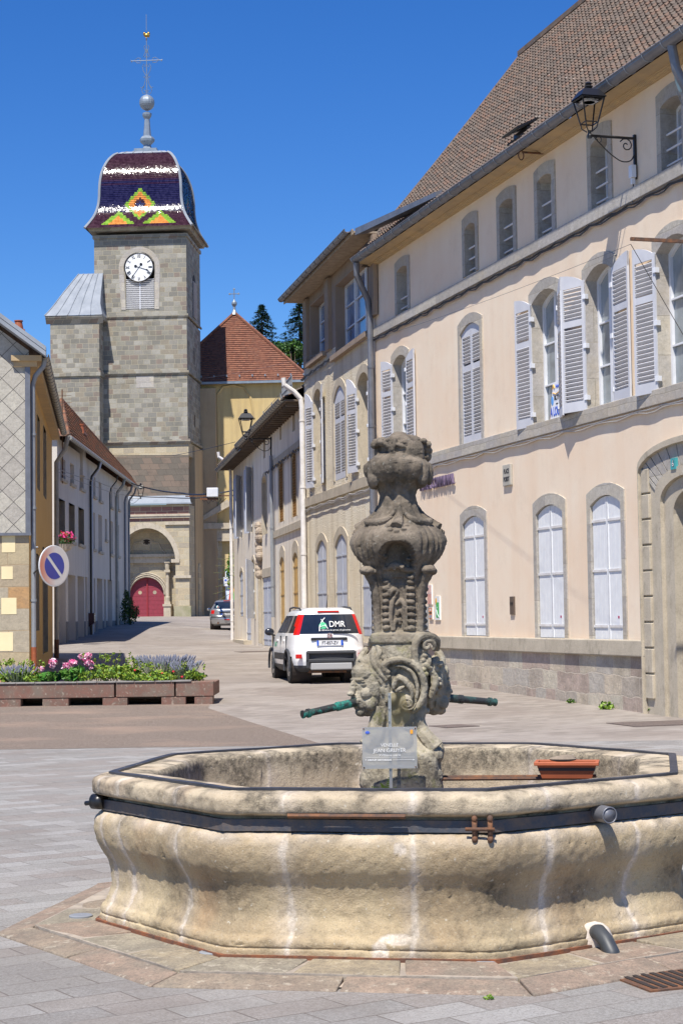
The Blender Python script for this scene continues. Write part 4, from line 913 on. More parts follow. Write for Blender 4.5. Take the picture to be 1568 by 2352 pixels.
# tiles: per course a small step, colours by pattern
DC = {'p': (.022, .008, .026), 'q': (.034, .012, .018), 'n': (.010, .008, .038), 'o': (.46, .17, .035), 'g': (.15, .27, .025), 'b': (.012, .018, .07)}
dm = []
keys = list(DC)
for k in keys:
    t = NT('glazed_tile_' + k); nn = t.noise(26, 3, .6); wn = t.n('ShaderNodeTexVoronoi'); wn.inputs['Scale'].default_value = 6.5; t.L(t.obj, wn.inputs['Vector'])
    col = t.mix(t.ramp(wn.outputs['Color'], .2, .8), C3(DC[k]), C3([x * 1.5 + .01 for x in DC[k]]))
    dm.append(t.out(col, .10, t.bump(wn.outputs['Color'], .09, .02), 0, .32))
NC = 46
def hwz(z):
    for i in range(len(dp) - 1):
        if dp[i][1] <= z <= dp[i + 1][1]: return lerp(dp[i][0], dp[i + 1][0], (z - dp[i][1]) / (dp[i + 1][1] - dp[i][1]))
    return dp[-1][0]
# even courses by arc length
al = [0]
for i in range(1, len(dp)): al.append(al[-1] + sqrt((dp[i][0] - dp[i - 1][0]) ** 2 + (dp[i][1] - dp[i - 1][1]) ** 2))
def atl(s):
    s = max(0, min(al[-1], s))
    for i in range(len(al) - 1):
        if s <= al[i + 1]: 
            t = (s - al[i]) / (al[i + 1] - al[i]); return (lerp(dp[i][0], dp[i + 1][0], t), lerp(dp[i][1], dp[i + 1][1], t))
    return dp[-1]
mb = MB(); rr = random.Random(3)
zpat = lambda py: tz(py)
def pat(u, z):   # u: -1..1 across the real half width 4 m ; returns material key
    x = u; 
    def dia(cx, cz, hx, hz): return abs(x - cx) / hx + abs(z - cz) / hz
    c = dia(0, zpat(467), 1.22, zpat(467 - 39) - zpat(467))
    if c < .22: return 'b'
    if c < .42: return 'q'
    if c < .42: return 'o'
    if c < .78: return 'o'
    if c < 1.0: return 'g'
    for s in (-1, 1):
        hx, zb, zt = 1.28, zpat(516), zpat(482)
        if zb < z < zt:
            k = abs(x - s * 1.58) / hx + (z - zb) / (zt - zb)
            if k < .62: return 'o'
            if k < 1: return 'g'
    if z > zpat(405): return 'q'
    if z > zpat(425): return 'p' if (int(z * 7) % 2) else 'n'
    if z < zpat(484): return 'q'
    return 'n'
for c in range(NC):
    (h0, z0), (h1, z1) = atl(al[-1] * c / NC), atl(al[-1] * (c + 1.05) / NC)
    dl = sqrt((h1 - h0) ** 2 + (z1 - z0) ** 2) or 1; nx, nz = (z1 - z0) / dl, (h0 - h1) / dl
    for side in range(4):
        R = Matrix.Rotation(side * pi / 2, 3, 'Z'); nt_ = 44
        for k in range(nt_):
            u0_, u1_ = -1 + 2 * k / nt_, -1 + 2 * (k + 1) / nt_; off = (c % 2) * (1 / nt_)
            uu0 = max(-1, u0_ + off); uu1 = min(1, u1_ + off)
            if uu1 - uu0 < .001: continue
            j1, j2 = rr.uniform(0, .010), rr.uniform(.0, .010)
            xm = (uu0 + uu1) / 2 * h0
            key = pat(-xm if side == 0 else -xm, (z0 + z1) / 2)
            pts = [(uu0 * h0, h0 + .02 + j1, z0), (uu1 * h0, h0 + .02 + j2, z0), (uu1 * h1, h1 + .0 + rr.uniform(0, .007), z1), (uu0 * h1, h1 + .0, z1)]
            vs = []
            for p in pts:
                q = R @ Vector(p); vs.append((dcx + q.x, dcy + q.y, p[2]))
            mb.add(vs, [(0, 1, 2, 3)], keys.index(key))
db = mb.build('glazed_dome', dm, T, fix=True)
mb = MB()
for sx in (-1, 1):
    for sy in (-1, 1): mb.tube([(dcx + sx * h, dcy + sy * h, z) for h, z in dp], .11, 6)
build_split(mb, 'dome_hip', m_zinc, db)
mb = MB(); h_, z_ = dp[-1]; cap = [(h_ + .04, z_ - .02), (h_ * .86, z_ + .18), (h_ * .62, tzc(359)), (.95, tzc(356))]
for i in range(len(cap) - 1):
    for side in range(4):
        R = Matrix.Rotation(side * pi / 2, 3, 'Z'); (a, za), (b, zb) = cap[i], cap[i + 1]
        mb.add([tuple((R @ Vector(p)) + Vector((dcx, dcy, 0))) for p in ((-a, a, za), (a, a, za), (b, b, zb), (-b, b, zb))], [(0, 1, 2, 3)])
for k in range(-2, 3):
    mb.tube([(dcx + k * .75 * c_[0] / h_, dcy + c_[0] + .01, c_[1] + .02) for c_ in cap], .02, 4)
mb.build('dome_cap', m_zinc, db)
mb = MB()
for (w_, pa, pb) in ((30, 356, 352), (27, 352, 346), (16, 346, 345)):
    h_ = w_ / FPX * 130.5; mb.box(dcx - h_, dcx + h_, dcy - h_, dcy + h_, tzc(pa), tzc(pb))
fp_ = [(16, 346), (10, 338), (8.5, 333), (17, 325), (18, 320), (15, 315), (9.5, 312), (7.5, 290), (6.2, 273), (9.5, 268), (11, 264), (11, 260), (5, 257)]
mb.lathe([(w_ / FPX * 133.5, tzc(y)) for w_, y in fp_], 8, (dcx, dcy))
bl = [(18 * sin(pi * k / 12) if 0 < k < 12 else 4, 235 + 18 * cos(pi * k / 12)) for k in range(13)]
mb.lathe([(w_ / FPX * 133.5, tzc(y)) for w_, y in bl], 16, (dcx, dcy)); fin = mb.build('finial', m_lead, T, smooth=False)
# wrought cross
X = lambda px: dcx - (px - 338.5) / FPX * 133.5; tz_ = tz; tz = tzc
mbc = MB(); r = .035
mbc.tube([(dcx, dcy, tz(217)), (dcx, dcy, tz(92))], r, 5); mbc.tube([(dcx, dcy, tz(70)), (dcx, dcy, tz(32))], .025, 5)
mbc.tube([(X(301), dcy, tz(138)), (X(376), dcy, tz(138))], r, 5)
def scroll(pts, rad=.025): mbc.tube([(X(a), dcy, tz(b)) for a, b in pts], rad, 4)
for s in (-1, 1):
    q = lambda a, b: (338.5 + s * a, b)
    scroll([q(2, 176), q(4, 186), q(6, 195), q(12, 206), q(9, 214), q(3, 213), q(2, 207), q(6, 206)]); scroll([q(6, 195), q(12, 201), q(15, 199)])
    scroll([q(1, 174), q(8, 162), q(10, 152), q(6, 145), q(2, 149), q(5, 153)]); scroll([q(1, 172), q(6, 178), q(8, 174)])
    scroll([q(1, 112), q(5, 124), q(7, 128), q(3, 131), q(1, 127)]); scroll([q(1, 120), q(4, 112), q(6, 106), q(3, 103)])
    scroll([q(14, 133), q(20, 131), q(30, 137), q(22, 143), q(14, 143), q(16, 138), q(14, 133)])
    scroll([q(36, 135), q(37, 138), q(34, 141)], .03)
mbc.build('iron_cross', m_lead, T)
mb = MB(); co = (dcx, dcy, tz(80)); s_ = .032
for (dx, dz, rx, rz) in ((0, 0, 7, 5), (-5, 4, 3.2, 4), (5, 3, 3.6, 5.5), (6, -1, 2, 5)): mb.ell((co[0] - dx * s_, co[1], co[2] + dz * s_), (rx * s_, .10, rz * s_), n=10)
mb.tube([(dcx, dcy, tz(92)), (dcx, dcy, tz(82))], .04, 5)
mb.build('weathercock', simple('gilded_copper', (.45, .28, .06), (.3, .18, .05), .35, 10, metal=.8), T, smooth=True)

tz = tz_
# porch below the tower
OP = 1.5
zg0, zg1 = tz(1048), WT.at(380, 1138, OP)[1]
sPr = WT.at(434, 1200, OP)[0]; sPl = 11.0
tower_box(ts(433, 1040), sPl, TD, zg0, zC0).build('lower_stage', m_portal, T)
mb = MB(); sPr0 = ts(433.5, 1050); mb.add([(sPr0, 0, zg0 + .05), (sPl, 0, zg0 + .05), (sPl, OP, zg1), (sPr, OP, zg1), (sPr0, -.2, -1), (sPl, -.2, -1), (sPl, OP, zg1 - .3), (sPr, OP, zg1 - .3)], [(0, 1, 2, 3), (0, 3, 7, 4), (1, 5, 6, 2), (2, 6, 7, 3)])
mb.build('glacis', m_towerdark, T)
mb = MB(); zz1 = WT.at(380, 1156, OP)[1]; mb.add([(sPr - .02, OP - .02, zg1 + .02), (sPl, OP - .02, zg1 + .02), (sPl, OP + .35, zz1), (sPr - .2, OP + .35, zz1)], [(0, 1, 2, 3)]); mb.box(sPr - .25, sPl, OP, OP + .38, zz1 - .08, zz1 - .01); mb.build('porch_flashing', m_zinc, T)
# porch front with big arch
acx = WT.at(337, 1300, OP)[0]; aR = acx - WT.at(403, 1300, OP)[0]; zsp = WT.at(403, 1290, OP)[1]; zap = WT.at(337, 1213, OP)[1]
tb = WT.at(415, 1440, OP)[1] - .3; ztop = zz1 - .1
mb = MB(); N = 16
arc = [(acx + aR * cos(pi - pi * k / N), zsp + (zap - zsp) * sin(pi * k / N)) for k in range(N + 1)]   # from right(?) edge
arc = sorted(arc, key=lambda p: p[0])
lo, hi = arc[0][0], arc[-1][0]
mb.prism([(sPr, tb), (lo, tb), (lo, ztop), (sPr, ztop)], -1.0, OP); mb.prism([(hi, tb), (sPl, tb), (sPl, ztop), (hi, ztop)], -1.0, OP)
for k in range(N): mb.prism([arc[k], arc[k + 1], (arc[k + 1][0], ztop), (arc[k][0], ztop)], -1.0, OP)
po = mb.build('porch', m_portal, T)
mb = MB(); mb.band([(p[0], p[1]) for p in arc], [(acx + (p[0] - acx) * 1.16, zsp + (p[1] - zsp) * 1.16) for p in arc], OP - .1, OP + .03); mb.build('arch_ring', m_surr2, po)
mb = MB(); zr1, zr0 = WT.at(380, 1164, OP)[1], WT.at(380, 1181, OP)[1]; zr2, zr3 = WT.at(380, 1190, OP)[1], WT.at(380, 1197, OP)[1]
mb.box(sPr - .004, sPl, OP, OP + .012, zr0, zr1); mb.box(sPr - .004, sPl, OP, OP + .012, zr3, zr2); mb.build('red_course', m_portalred, po)
mb = MB(); mb.box(sPr - .1, sPl, OP, OP + .14, zr2, zr0 - .1); mb.box(sPr - .12, sPl, OP, OP + .2, zr0 - .14, zr0); 
mb.box(sPr - .06, sPr + 1.75, OP, OP + .14, WT.at(420, 1205, OP)[1] + .0, WT.at(420, 1205, OP)[1] + .22); zi = WT.at(420, 1292, OP)[1]; mb.box(lo - .3, lo + .3, OP - 1.0, OP + .1, zi, zi + .25)
zi = WT.at(420, 1328, OP)[1]; mb.box(sPr - .12, lo + .1, OP - .3, OP + .15, zi, zi + .2); mb.build('porch_moulding', m_surr2, po)
mb = MB(); zi2 = WT.at(420, 1392, OP)[1]; mb.box(sPr - .10, lo + .12, OP - .4, OP + .12, tb, zi2); mb.build('buttress_foot', simple('mossy_stone', (.26, .25, .14), (.38, .34, .24), .95, 2, .5, 14), po)
# inner portal wall
bo = -.15
mb = MB(); dcx2 = WT.at(337, 1370, bo)[0]; dR = dcx2 - WT.at(377, 1370, bo)[0]; dzt = WT.at(337, 1326, bo)[1]; dzs = dzt - dR; dzb = WT.at(337, 1418, bo)[1]
arc2 = [(dcx2 + dR * cos(pi - pi * k / N), dzs + dR * sin(pi * k / N)) for k in range(N + 1)]; arc2 = sorted(arc2, key=lambda p: p[0])
l2, h2 = arc2[0][0], arc2[-1][0]
mb.prism([(lo, tb), (l2, tb), (l2, zap + .1), (lo, zap + .1)], bo - .4, bo); mb.prism([(h2, tb), (hi, tb), (hi, zap + .1), (h2, zap + .1)], bo - .4, bo)
for k in range(N): mb.prism([arc2[k], arc2[k + 1], (arc2[k + 1][0], zap + .1), (arc2[k][0], zap + .1)], bo - .4, bo)
pi_ = mb.build('portal_wall', m_portal, T)
mb = MB()
for f, y in ((1.0, .06), (1.1, .12), (1.2, .05)):
    mb.tube([(dcx2 + (p[0] - dcx2) * (f + .03), bo + y * .5, dzs + (p[1] - dzs) * (f + .03)) for p in arc2], .06, 6)
mb.build('portal_archivolt', m_surr2, pi_)
mb = MB(); mb.prism([(l2, dzb)] + arc2 + [(h2, dzb)], bo - .35, bo - .28)
m_reddoor = simple('crimson_door_paint', (.27, .032, .055), (.21, .028, .045), .6, 5)
rd_ = mb.build('church_door', m_reddoor, pi_)
mb = MB(); mb.box(dcx2 - .05, dcx2 + .05, bo - .28, bo - .20, dzb, dzt - .15)
for k in range(8): mb.box(l2 + .05, h2 - .05, bo - .279, bo - .272, dzb + .32 * k + .27, dzb + .32 * k + .275)
mb.build('door_batten', simple('crimson_dark', (.26, .02, .03)), rd_)
mb = MB()
for dx in (-.55, .55):
    z_ = WT.at(337, 1361, bo)[1]; mb.prism([(dcx2 - dx + .14 * cos(2 * pi * k / 14), z_ + .14 * sin(2 * pi * k / 14)) for k in range(14)], bo - .279, bo - .27)
mb.build('door_opening', m_portal, rd_)
# entablature, tympanum decoration, columns
ze = WT.at(360, 1276, bo)[1]; zf = WT.at(360, 1294, bo)[1]; zbse = dzb
mb = MB(); mb.box(lo + .02, hi, bo, bo + .45, ze - .12, ze + .1); mb.box(lo + .1, hi, bo, bo + .25, ze - .55, ze - .121); mb.build('entablature', m_surr2, pi_)
mb = MB(); mb.ell((WT.at(337, 1245, bo)[0], bo + .02, WT.at(337, 1245, bo)[1]), (.42, .05, .30), n=16); mb.build('oculus_frame', m_surr2, pi_)
mb = MB(); mb.ell((WT.at(337, 1245, bo)[0], bo + .05, WT.at(337, 1245, bo)[1]), (.30, .05, .20), n=16); mb.build('oculus', m_shade, pi_)
mb = MB(); q = WT.at(337, 1268, bo); mb.tube([(q[0] + a, bo + .05, q[1] + b) for a, b in ((-1.4, -.1), (-1.1, .2), (-.9, .65), (-.5, .75), (.5, .75), (.9, .65), (1.1, .2), (1.4, -.1))], .05, 5); mb.tube([(q[0] + .3 * cos(t), bo + .05, q[1] + .35 + .3 * sin(t)) for t in [k * .5 for k in range(2, 12)]], .04, 5); mb.build('tympanum_carving', m_surr2, pi_)
for px in (385,):
    cxx = WT.at(px, 1370, bo + .45)[0]; zt_ = WT.at(px, 1312, bo)[1]; zk = WT.at(px, 1382, bo)[1]
    for cc in (cxx, 2 * dcx2 - cxx):
        mb = MB(); c_ = (cc, bo + .42)
        mb.lathe([(.17, zk), (.17, zk + .3), (.14, zk + .4), (.135, zt_ - .2), (.14, zt_ - .1)], 14, c_); mb.box(cc - .26, cc + .26, bo, bo + .7, zbse - .1, zk - .35); mb.box(cc - .32, cc + .32, bo, bo + .76, zk - .35, zk - .18); mb.box(cc - .22, cc + .22, bo, bo + .66, zk - .18, zk)
        mb.box(cc - .22, cc + .22, bo, bo + .66, zt_ - .1, zt_ + .08); mb.lathe([(.16, zt_ + .08), (.2, zt_ + .5), (.26, zt_ + .62)], 10, c_); mb.box(cc - .2, cc + .2, bo, bo + .6, zt_ + .6, ze - .5)
        mb.build('portal_column', m_surr2, pi_)
mb = MB(); mb.box(lo, hi, bo - .4, OP + .3, tb - .2, dzb - .02); mb.build('threshold', m_surr2, pi_)

# nave behind and to the right
NO = -6.8
n0 = WT.at(700, 900, NO)[0]; n1 = WT.at(380, 900, NO)[0]; zn = WT.at(600, 878, NO)[1]
ncx = WT.at(540, 900, NO - 5.0)[0]; znr = WT.at(540, 720, NO - 5.0)[1]
mb = MB(); mb.box(n0, n1, NO - 24, NO, -1, zn); mb.build('nave_wall', m_churchwall, T)
m_nr = m_redtile
mb = MB(); nrow = 34
A0, A1, A2 = Vector((n0 - .5, NO + .5, zn + .05)), Vector((n1 + .5, NO + .5, zn + .05)), Vector((ncx, NO - 5.0, znr))
for k in range(nrow):
    a, b = k / nrow, (k + 1.0) / nrow
    p0, p1 = A0.lerp(A2, a), A1.lerp(A2, a); p2, p3 = A1.lerp(A2, b), A0.lerp(A2, b); up = Vector((0, .03, .05))
    mb.add([p0 + up, p1 + up, p2, p3, p0, p1], [(0, 1, 2, 3), (4, 5, 1, 0)])
nr = mb.build('nave_roof', m_nr, T)
bk = Vector((n0 - .5, NO - 24, zn)); bk1 = Vector((ncx, NO - 24, znr)); bk2 = Vector((n1 + .5, NO - 24, zn))
mb = MB(); mb.quad(A0, A2, bk1, bk); mb.quad(A1, A2, bk1, bk2); mb.tube([A0 + Vector((0, 0, .1)), A2 + Vector((0, 0, .1))], .12, 5); mb.tube([A1 + Vector((0, 0, .1)), A2 + Vector((0, 0, .1))], .12, 5); mb.build('nave_roof_side', m_redtile, nr)
mb = MB(); mb.box(n0 - .5, n1 + .5, NO + .5, NO + .62, zn - .12, zn + .06)
s_ = n0
while s_ < n1: mb.box(s_, s_ + .1, NO + .25, NO + .33, zn + .45, zn + .60); s_ += 1.0
mb.build('nave_gutter', m_lead, T)
mb = MB(); mb.lathe([(.32, znr - .1), (.12, znr + .3), (.1, znr + .55), (.22, znr + .75), (.22, znr + .9), (.07, znr + 1.1), (.05, znr + 1.15)], 10, (ncx, NO - 5)); 
mb.tube([(ncx, NO - 5, znr + 1.1), (ncx, NO - 5, znr + 2.0)], .04, 5); mb.tube([(ncx - .36, NO - 5, znr + 1.62), (ncx + .36, NO - 5, znr + 1.62)], .04, 5)
for (dx, dz) in ((-.36, 1.62), (.36, 1.62), (0, 2.0)):
    for a in range(4): mb.ell((ncx + dx + .05 * cos(a * pi / 2), NO - 5, znr + dz + .05 * sin(a * pi / 2)), (.05, .03, .05), n=6)
mb.build('nave_finial', m_lead, T)
# buttress and side wall right of the tower
b0 = WT.at(506, 1100, -6.0)[0]
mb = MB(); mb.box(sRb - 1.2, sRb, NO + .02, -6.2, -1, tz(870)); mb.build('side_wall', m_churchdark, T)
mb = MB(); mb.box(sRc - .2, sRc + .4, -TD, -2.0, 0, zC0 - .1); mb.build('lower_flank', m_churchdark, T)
mb = MB(); q0 = WT.at(452, 1380, 0)[0]; pts = archpts(-4.4, -3.0, 0, tz(1292), .7, 10); mb.prism(pts, sRc - .26, sRc - .19, 0, 'x'); mb.build('side_arch', m_portal, T)
# relief arch line on the nave wall
mb = MB(); q = [WT.at(px, py, NO) for px, py in ((500, 905), (512, 888), (535, 884), (560, 890), (575, 910), (583, 960))]; mb.tube([(a, NO + .0, z) for a, z in q], .10, 5); q = [WT.at(px, py, NO) for px, py in ((500, 905), (502, 1000), (503, 1100))]; mb.tube([(a, NO + .0, z) for a, z in q], .08, 5); mb.build('wall_rib', m_churchwall, T)
# renaissance side portal (x 468..540)
SO = -6.6
g0 = WT.at(560, 1300, SO)[0]; g1 = WT.at(469, 1300, SO)[0]; zpt = WT.at(500, 1205, SO)[1]
oc0 = WT.at(556, 1300, SO)[0]; oc1 = WT.at(510, 1300, SO)[0]; ozt = WT.at(535, 1192 + 0, SO)[1]; 
zsp2 = WT.at(512, 1245, SO)[1]; zat = zsp2 + (oc1 - oc0) / 2 * .98
arc3 = [((oc0 + oc1) / 2 + (oc1 - oc0) / 2 * cos(pi - pi * k / 12), zsp2 + (zat - zsp2) * sin(pi * k / 12)) for k in range(13)]; arc3.sort(key=lambda p: p[0])
zpt = max(zpt, zat + .5)
mb = MB(); mb.prism([(oc1, -1), (g1, -1), (g1, zpt), (oc1, zpt)], NO, SO); mb.prism([(g0 - 1, -1), (oc0, -1), (oc0, zpt), (g0 - 1, zpt)], NO, SO)
for k in range(12): mb.prism([arc3[k], arc3[k + 1], (arc3[k + 1][0], zpt), (arc3[k][0], zpt)], NO, SO)
sp_ = mb.build('side_portal', m_portal, T)
mb = MB(); mb.prism([(oc0, 0)] + arc3 + [(oc1, 0)], SO - .6, SO - .5); mb.build('side_door', simple('maroon_door', (.10, .02, .02), (.07, .015, .015)), sp_)
mb = MB(); mb.box(g0 - 1, g1 + .15, SO, SO + .5, zpt - .35, zpt + .1); mb.box(g0 - 1, g1 + .1, SO, SO + .35, zpt - 1.3, zpt - 1.1); mb.box(g0 - 1, g1 + .05, SO, SO + .3, zpt - 1.09, zpt - .36)
pz = [WT.at(477, 1183, SO)[1] + .2]; mb.prism([(g1 + .3, zpt + .15), (g1 + .3, zpt + .45), (g1 - 1.9, zpt + 1.9), (g1 - 2.2, zpt + 1.45)], SO - .3, SO + .5)
pc = (g1 + oc1) / 2; mb.box(pc - .35, pc + .35, SO, SO + .22, 0, zpt - 1.45); mb.box(pc - .42, pc + .42, SO, SO + .3, zpt - 1.95, zpt - 1.31); mb.box(pc - .45, pc + .45, SO, SO + .32, 0, 2.3)
mb.build('portal_order', m_surr2, sp_)
mb = MB(); mb.band(arc3, [((oc0 + oc1) / 2 + (p[0] - (oc0 + oc1) / 2) * 1.18, zsp2 + (p[1] - zsp2) * 1.18) for p in arc3], SO - .2, SO + .06); mb.build('portal_arch', m_surr2, sp_)
pp = WT.w(WT.at(534, 1350, SO + .1)[0], SO + .1, WT.at(534, 1352, SO + .1)[1])
t1 = thing('exhibition_banner', 'tall blue banner with red, yellow and green strokes standing in the church side doorway', 'banner', pp, WT.rz)
mb = MB(); mb.box(-.55, .55, -.02, .02, -1.6, 1.5); mb.build('banner_sheet', simple('banner_pale_blue', (.45, .6, .85), (.75, .8, .85), .6, 1.2), t1)
for (nm, c, pts) in (('red_stroke', (.7, .08, .03), ((.3, -1.5), (.1, .4))), ('yellow_stroke', (.8, .6, .03), ((.1, -1.5), (.02, .6))), ('green_stroke', (.1, .5, .12), ((-.15, -1.2), (-.02, .5))), ('orange_stroke', (.8, .3, .02), ((-.3, -1.5), (-.05, .2))), ('blue_patch', (.03, .15, .6), ((.2, .9), (.35, 1.3)))):
    mb = MB(); mb.tube([(p[0], .03, p[1]) for p in pts], [.09, .05], 5); mb.build(nm, simple(nm, c), t1)
pp = WT.w(WT.at(519, 1336, SO + .3)[0], SO + .3, WT.at(519, 1336, SO + .3)[1])
mb = MB(); mb.box(-.22, .22, -.02, .02, -.35, .35); o = mb.build('white_notice', m_frame); o.location = pp; o.rotation_euler = (0, 0, WT.rz); tag(o, 'white paper notice with a small blue mark beside the blue banner', 'notice')
mb = MB(); mb.ell((.02, .025, .1), (.09, .01, .09)); mb.build('blue_mark', mblue, o)
# ======================= GROUND =======================
def project(P):
    v = Vector(P) - Vector((0, 0, EYE)); d = v.dot(F0); return (PCX + FPX * v.dot(CR) / d, PCY - FPX * v.dot(CU) / d)
def paver_mat():
    t = NT('square_pavers'); v = t.mapping(rot=(0, 0, radians(-33)))
    def brick(w_, h_, c1, c2, off=.5):
        b = t.n('ShaderNodeTexBrick'); t.L(v, b.inputs['Vector']); b.inputs['Scale'].default_value = 1; b.inputs['Brick Width'].default_value = w_; b.inputs['Row Height'].default_value = h_
        b.inputs['Mortar Size'].default_value = .0045; b.inputs['Mortar Smooth'].default_value = .3; b.offset = off; b.inputs['Color1'].default_value = C3(c1); b.inputs['Color2'].default_value = C3(c2); b.inputs['Mortar'].default_value = (.5, .5, .5, 1); return b
    b = brick(.42, .205, (0, 0, 0), (1, 1, 1))
    x = t.n('ShaderNodeValToRGB'); cr = x.color_ramp; cr.interpolation = 'CONSTANT'; cs = [(.20, .19, .175), (.25, .24, .22), (.215, .19, .168), (.29, .28, .262), (.22, .21, .192), (.235, .212, .188)]
    cr.elements[0].color = C3(cs[0]); cr.elements[1].position = 1 / 6; cr.elements[1].color = C3(cs[1])
    for i in range(2, 6): e = cr.elements.new(i / 6); e.color = C3(cs[i])
    t.L(b.outputs['Color'], x.inputs[0])
    sp1 = t.ramp(t.noise(70, 4, .85), .40, .62)
    col = t.mix(t.math('MULTIPLY', sp1, .40), x.outputs[0], (.46, .45, .43, 1)); sp2 = t.ramp(t.noise(95, 3, .8), .50, .68)
    col = t.mix(t.math('MULTIPLY', sp2, .6), col, (.09, .08, .075, 1))
    col = t.mix(t.math('MULTIPLY', t.ramp(t.noise(.9, 6, .7), .45, .7), .35), col, (.27, .235, .21, 1))
    vo = t.n('ShaderNodeTexVoronoi'); vo.inputs['Scale'].default_value = 1.6; t.L(t.obj, vo.inputs['Vector']); col = t.mix(t.math('MULTIPLY', t.math('LESS_THAN', vo.outputs['Distance'], .022), .6), col, (.07, .06, .055, 1)); col = t.mix(t.math('MULTIPLY', t.ramp(t.noise(.5, 7, .7, vec=t.mapping(loc=(8, 1, 0))), .52, .60), .35), col, (.17, .15, .13, 1))
    jn = t.ramp(t.noise(1.3, 4), .35, .6)
    col = t.mix(t.math('MULTIPLY', b.outputs['Fac'], t.math('MULTIPLY_ADD', jn, .55, .35)), col, (.12, .10, .085, 1))
    h = t.math('ADD', t.math('MULTIPLY', b.outputs['Fac'], -1.6), t.math('MULTIPLY', t.noise(70, 4, .85), 1.0))
    return t.out(col, .85, t.bump(h, .55, .008), 0, .25)
def street_mat():
    t = NT('street_pavers'); v = t.mapping(rot=(0, 0, radians(-33)))
    b = t.n('ShaderNodeTexBrick'); t.L(v, b.inputs['Vector']); b.inputs['Scale'].default_value = 1; b.inputs['Brick Width'].default_value = .30; b.inputs['Row Height'].default_value = .16; b.inputs['Mortar Size'].default_value = .006
    b.inputs['Color1'].default_value = (.275, .242, .206, 1); b.inputs['Color2'].default_value = (.165, .143, .12, 1); b.inputs['Mortar'].default_value = (.15, .12, .10, 1); b.inputs['Mortar Smooth'].default_value = .3
    col = t.mix(t.math('MULTIPLY', t.ramp(t.noise(.5, 6, .7), .42, .62), .5), b.outputs['Color'], (.35, .315, .28, 1))
    col = t.mix(t.math('MULTIPLY', t.ramp(t.noise(1.0, 6, .75, vec=t.mapping(scale=(.7, 1.5, 1), rot=(0, 0, radians(57)))), .52, .7), .45), col, (.25, .20, .175, 1))
    col = t.mix(t.math('MULTIPLY', t.noise(30, 4, .8), .3), col, (.44, .39, .35, 1)); col = t.mix(t.math('MULTIPLY', t.ramp(t.noise(.22, 5, .6, vec=t.mapping(scale=(1, .5, 1), loc=(3, 9, 0))), .50, .56), .35), col, (.20, .165, .14, 1))
    return t.out(col, .85, t.bump(t.noise(40, 4, .8), .5, .01), 0, .25)
def gravel_mat():
    t = NT('red_gravel'); n1 = t.noise(55, 4, .9); n2 = t.noise(90, 3, .9)
    col = t.mix(t.ramp(n1, .44, .56), (.12, .088, .070, 1), (.31, .258, .212, 1)); col = t.mix(t.ramp(n2, .62, .68), col, (.55, .48, .43, 1))
    col = t.mix(t.math('MULTIPLY', t.ramp(t.noise(.8, 5, .6, vec=t.mapping(scale=(.5, .9, 1))), .5, .68), .4), col, (.44, .31, .23, 1))
    return t.out(col, .95, t.bump(n1, .8, .02), 0, .15)
m_pave = paver_mat(); m_street = street_mat(); m_gravel = gravel_mat()
def sheet(name, xs, ys, mat, dz):
    mb = MB(); n = len(xs)
    mb.add([(x, y, gz(x, y) + dz) for y in ys for x in xs], [(j * n + i, j * n + i + 1, (j + 1) * n + i + 1, (j + 1) * n + i) for j in range(len(ys) - 1) for i in range(n - 1)])
    o = mb.build(name, mat, None, fix=False); return struct(o)
gy = sorted(set([-40] + [g[0] for g in GT if g[0] > -40] + [58, 64, 70, 77, 83, 90, 110, 300, 800, 2000]))
sheet('ground', [-2000, -200, -60, -30, -12, -10.5, -9, -7.5, -6, -5, -4, 0, 30, 60, 200, 2000], gy, m_street, 0.0)
def poly_sheet(name, rows, mat, dz):   # rows: (y, xleft, xright)
    mb = MB(); vs = []
    for y, a, b in rows: vs += [(a, y, gz(a, y) + dz), (b, y, gz(b, y) + dz)]
    mb.add(vs, [(2 * i, 2 * i + 1, 2 * i + 3, 2 * i + 2) for i in range(len(rows) - 1)]); return struct(mb.build(name, mat, None, fix=False))
poly_sheet('square_paving', [(-20, -40, 40), (12, -40, 40), (22.1, -40, 40)], m_pave, .004)
gx0 = atY(745, 1705, 22.1).x; gx1 = atY(490, 1620, 30).x
poly_sheet('gravel_area', [(22.12, -30, gx0), (24, -30, lerp(gx0, gx1, .22)), (27, -30, lerp(gx0, gx1, .6)), (30.2, -30, gx1 - .1), (33.6, -30, gx1 - .3)], m_gravel, .005)
# drain covers
def groundpt(px, py, it=30):
    r = ray(px, py); t = 20
    for _ in range(60):
        P = Vector((r.x * t, r.y * t, EYE + r.z * t)); e = P.z - gz(P.x, P.y)
        t += e * .8 / max(.02, -r.z)
    return Vector((r.x * t, r.y * t, gz(r.x * t, r.y * t)))
m_iron = simple('cast_iron_cover', (.16, .12, .10), (.10, .08, .07), .7, 20, .4, 60)
def cover(px, py, w_, l_, rz, label, slots=0, mat=None):
    p = groundpt(px, py); mb = MB(); mb.box(-w_ / 2, w_ / 2, -l_ / 2, l_ / 2, -.02, .012)
    o = mb.build('drain_cover', mat or m_iron); o.location = p; o.rotation_euler = (0, 0, rz); tag(o, label, 'drain cover')
    if slots:
        mb = MB()
        for k in range(slots): x = lerp(-w_ * .4, w_ * .4, k / (slots - 1)); mb.box(x - .012, x + .012, -l_ * .42, l_ * .42, .012, .016)
        mb.build('slot', m_shade, o)
    return o
cover(1042, 1669, .55, .5, .5, 'brown square manhole cover in the paving right of the fountain column')
cover(1545, 2256, .42, .34, .35, 'slotted rust brown drain grate at the lower right corner', 8, m_rust)
cover(590, 1497, 1.3, .8, .4, 'long reddish cover plate in the street beside the white car')
cover(1540, 1662, 1.6, .9, .3, 'pale flat cover slab in front of the arched doorway')

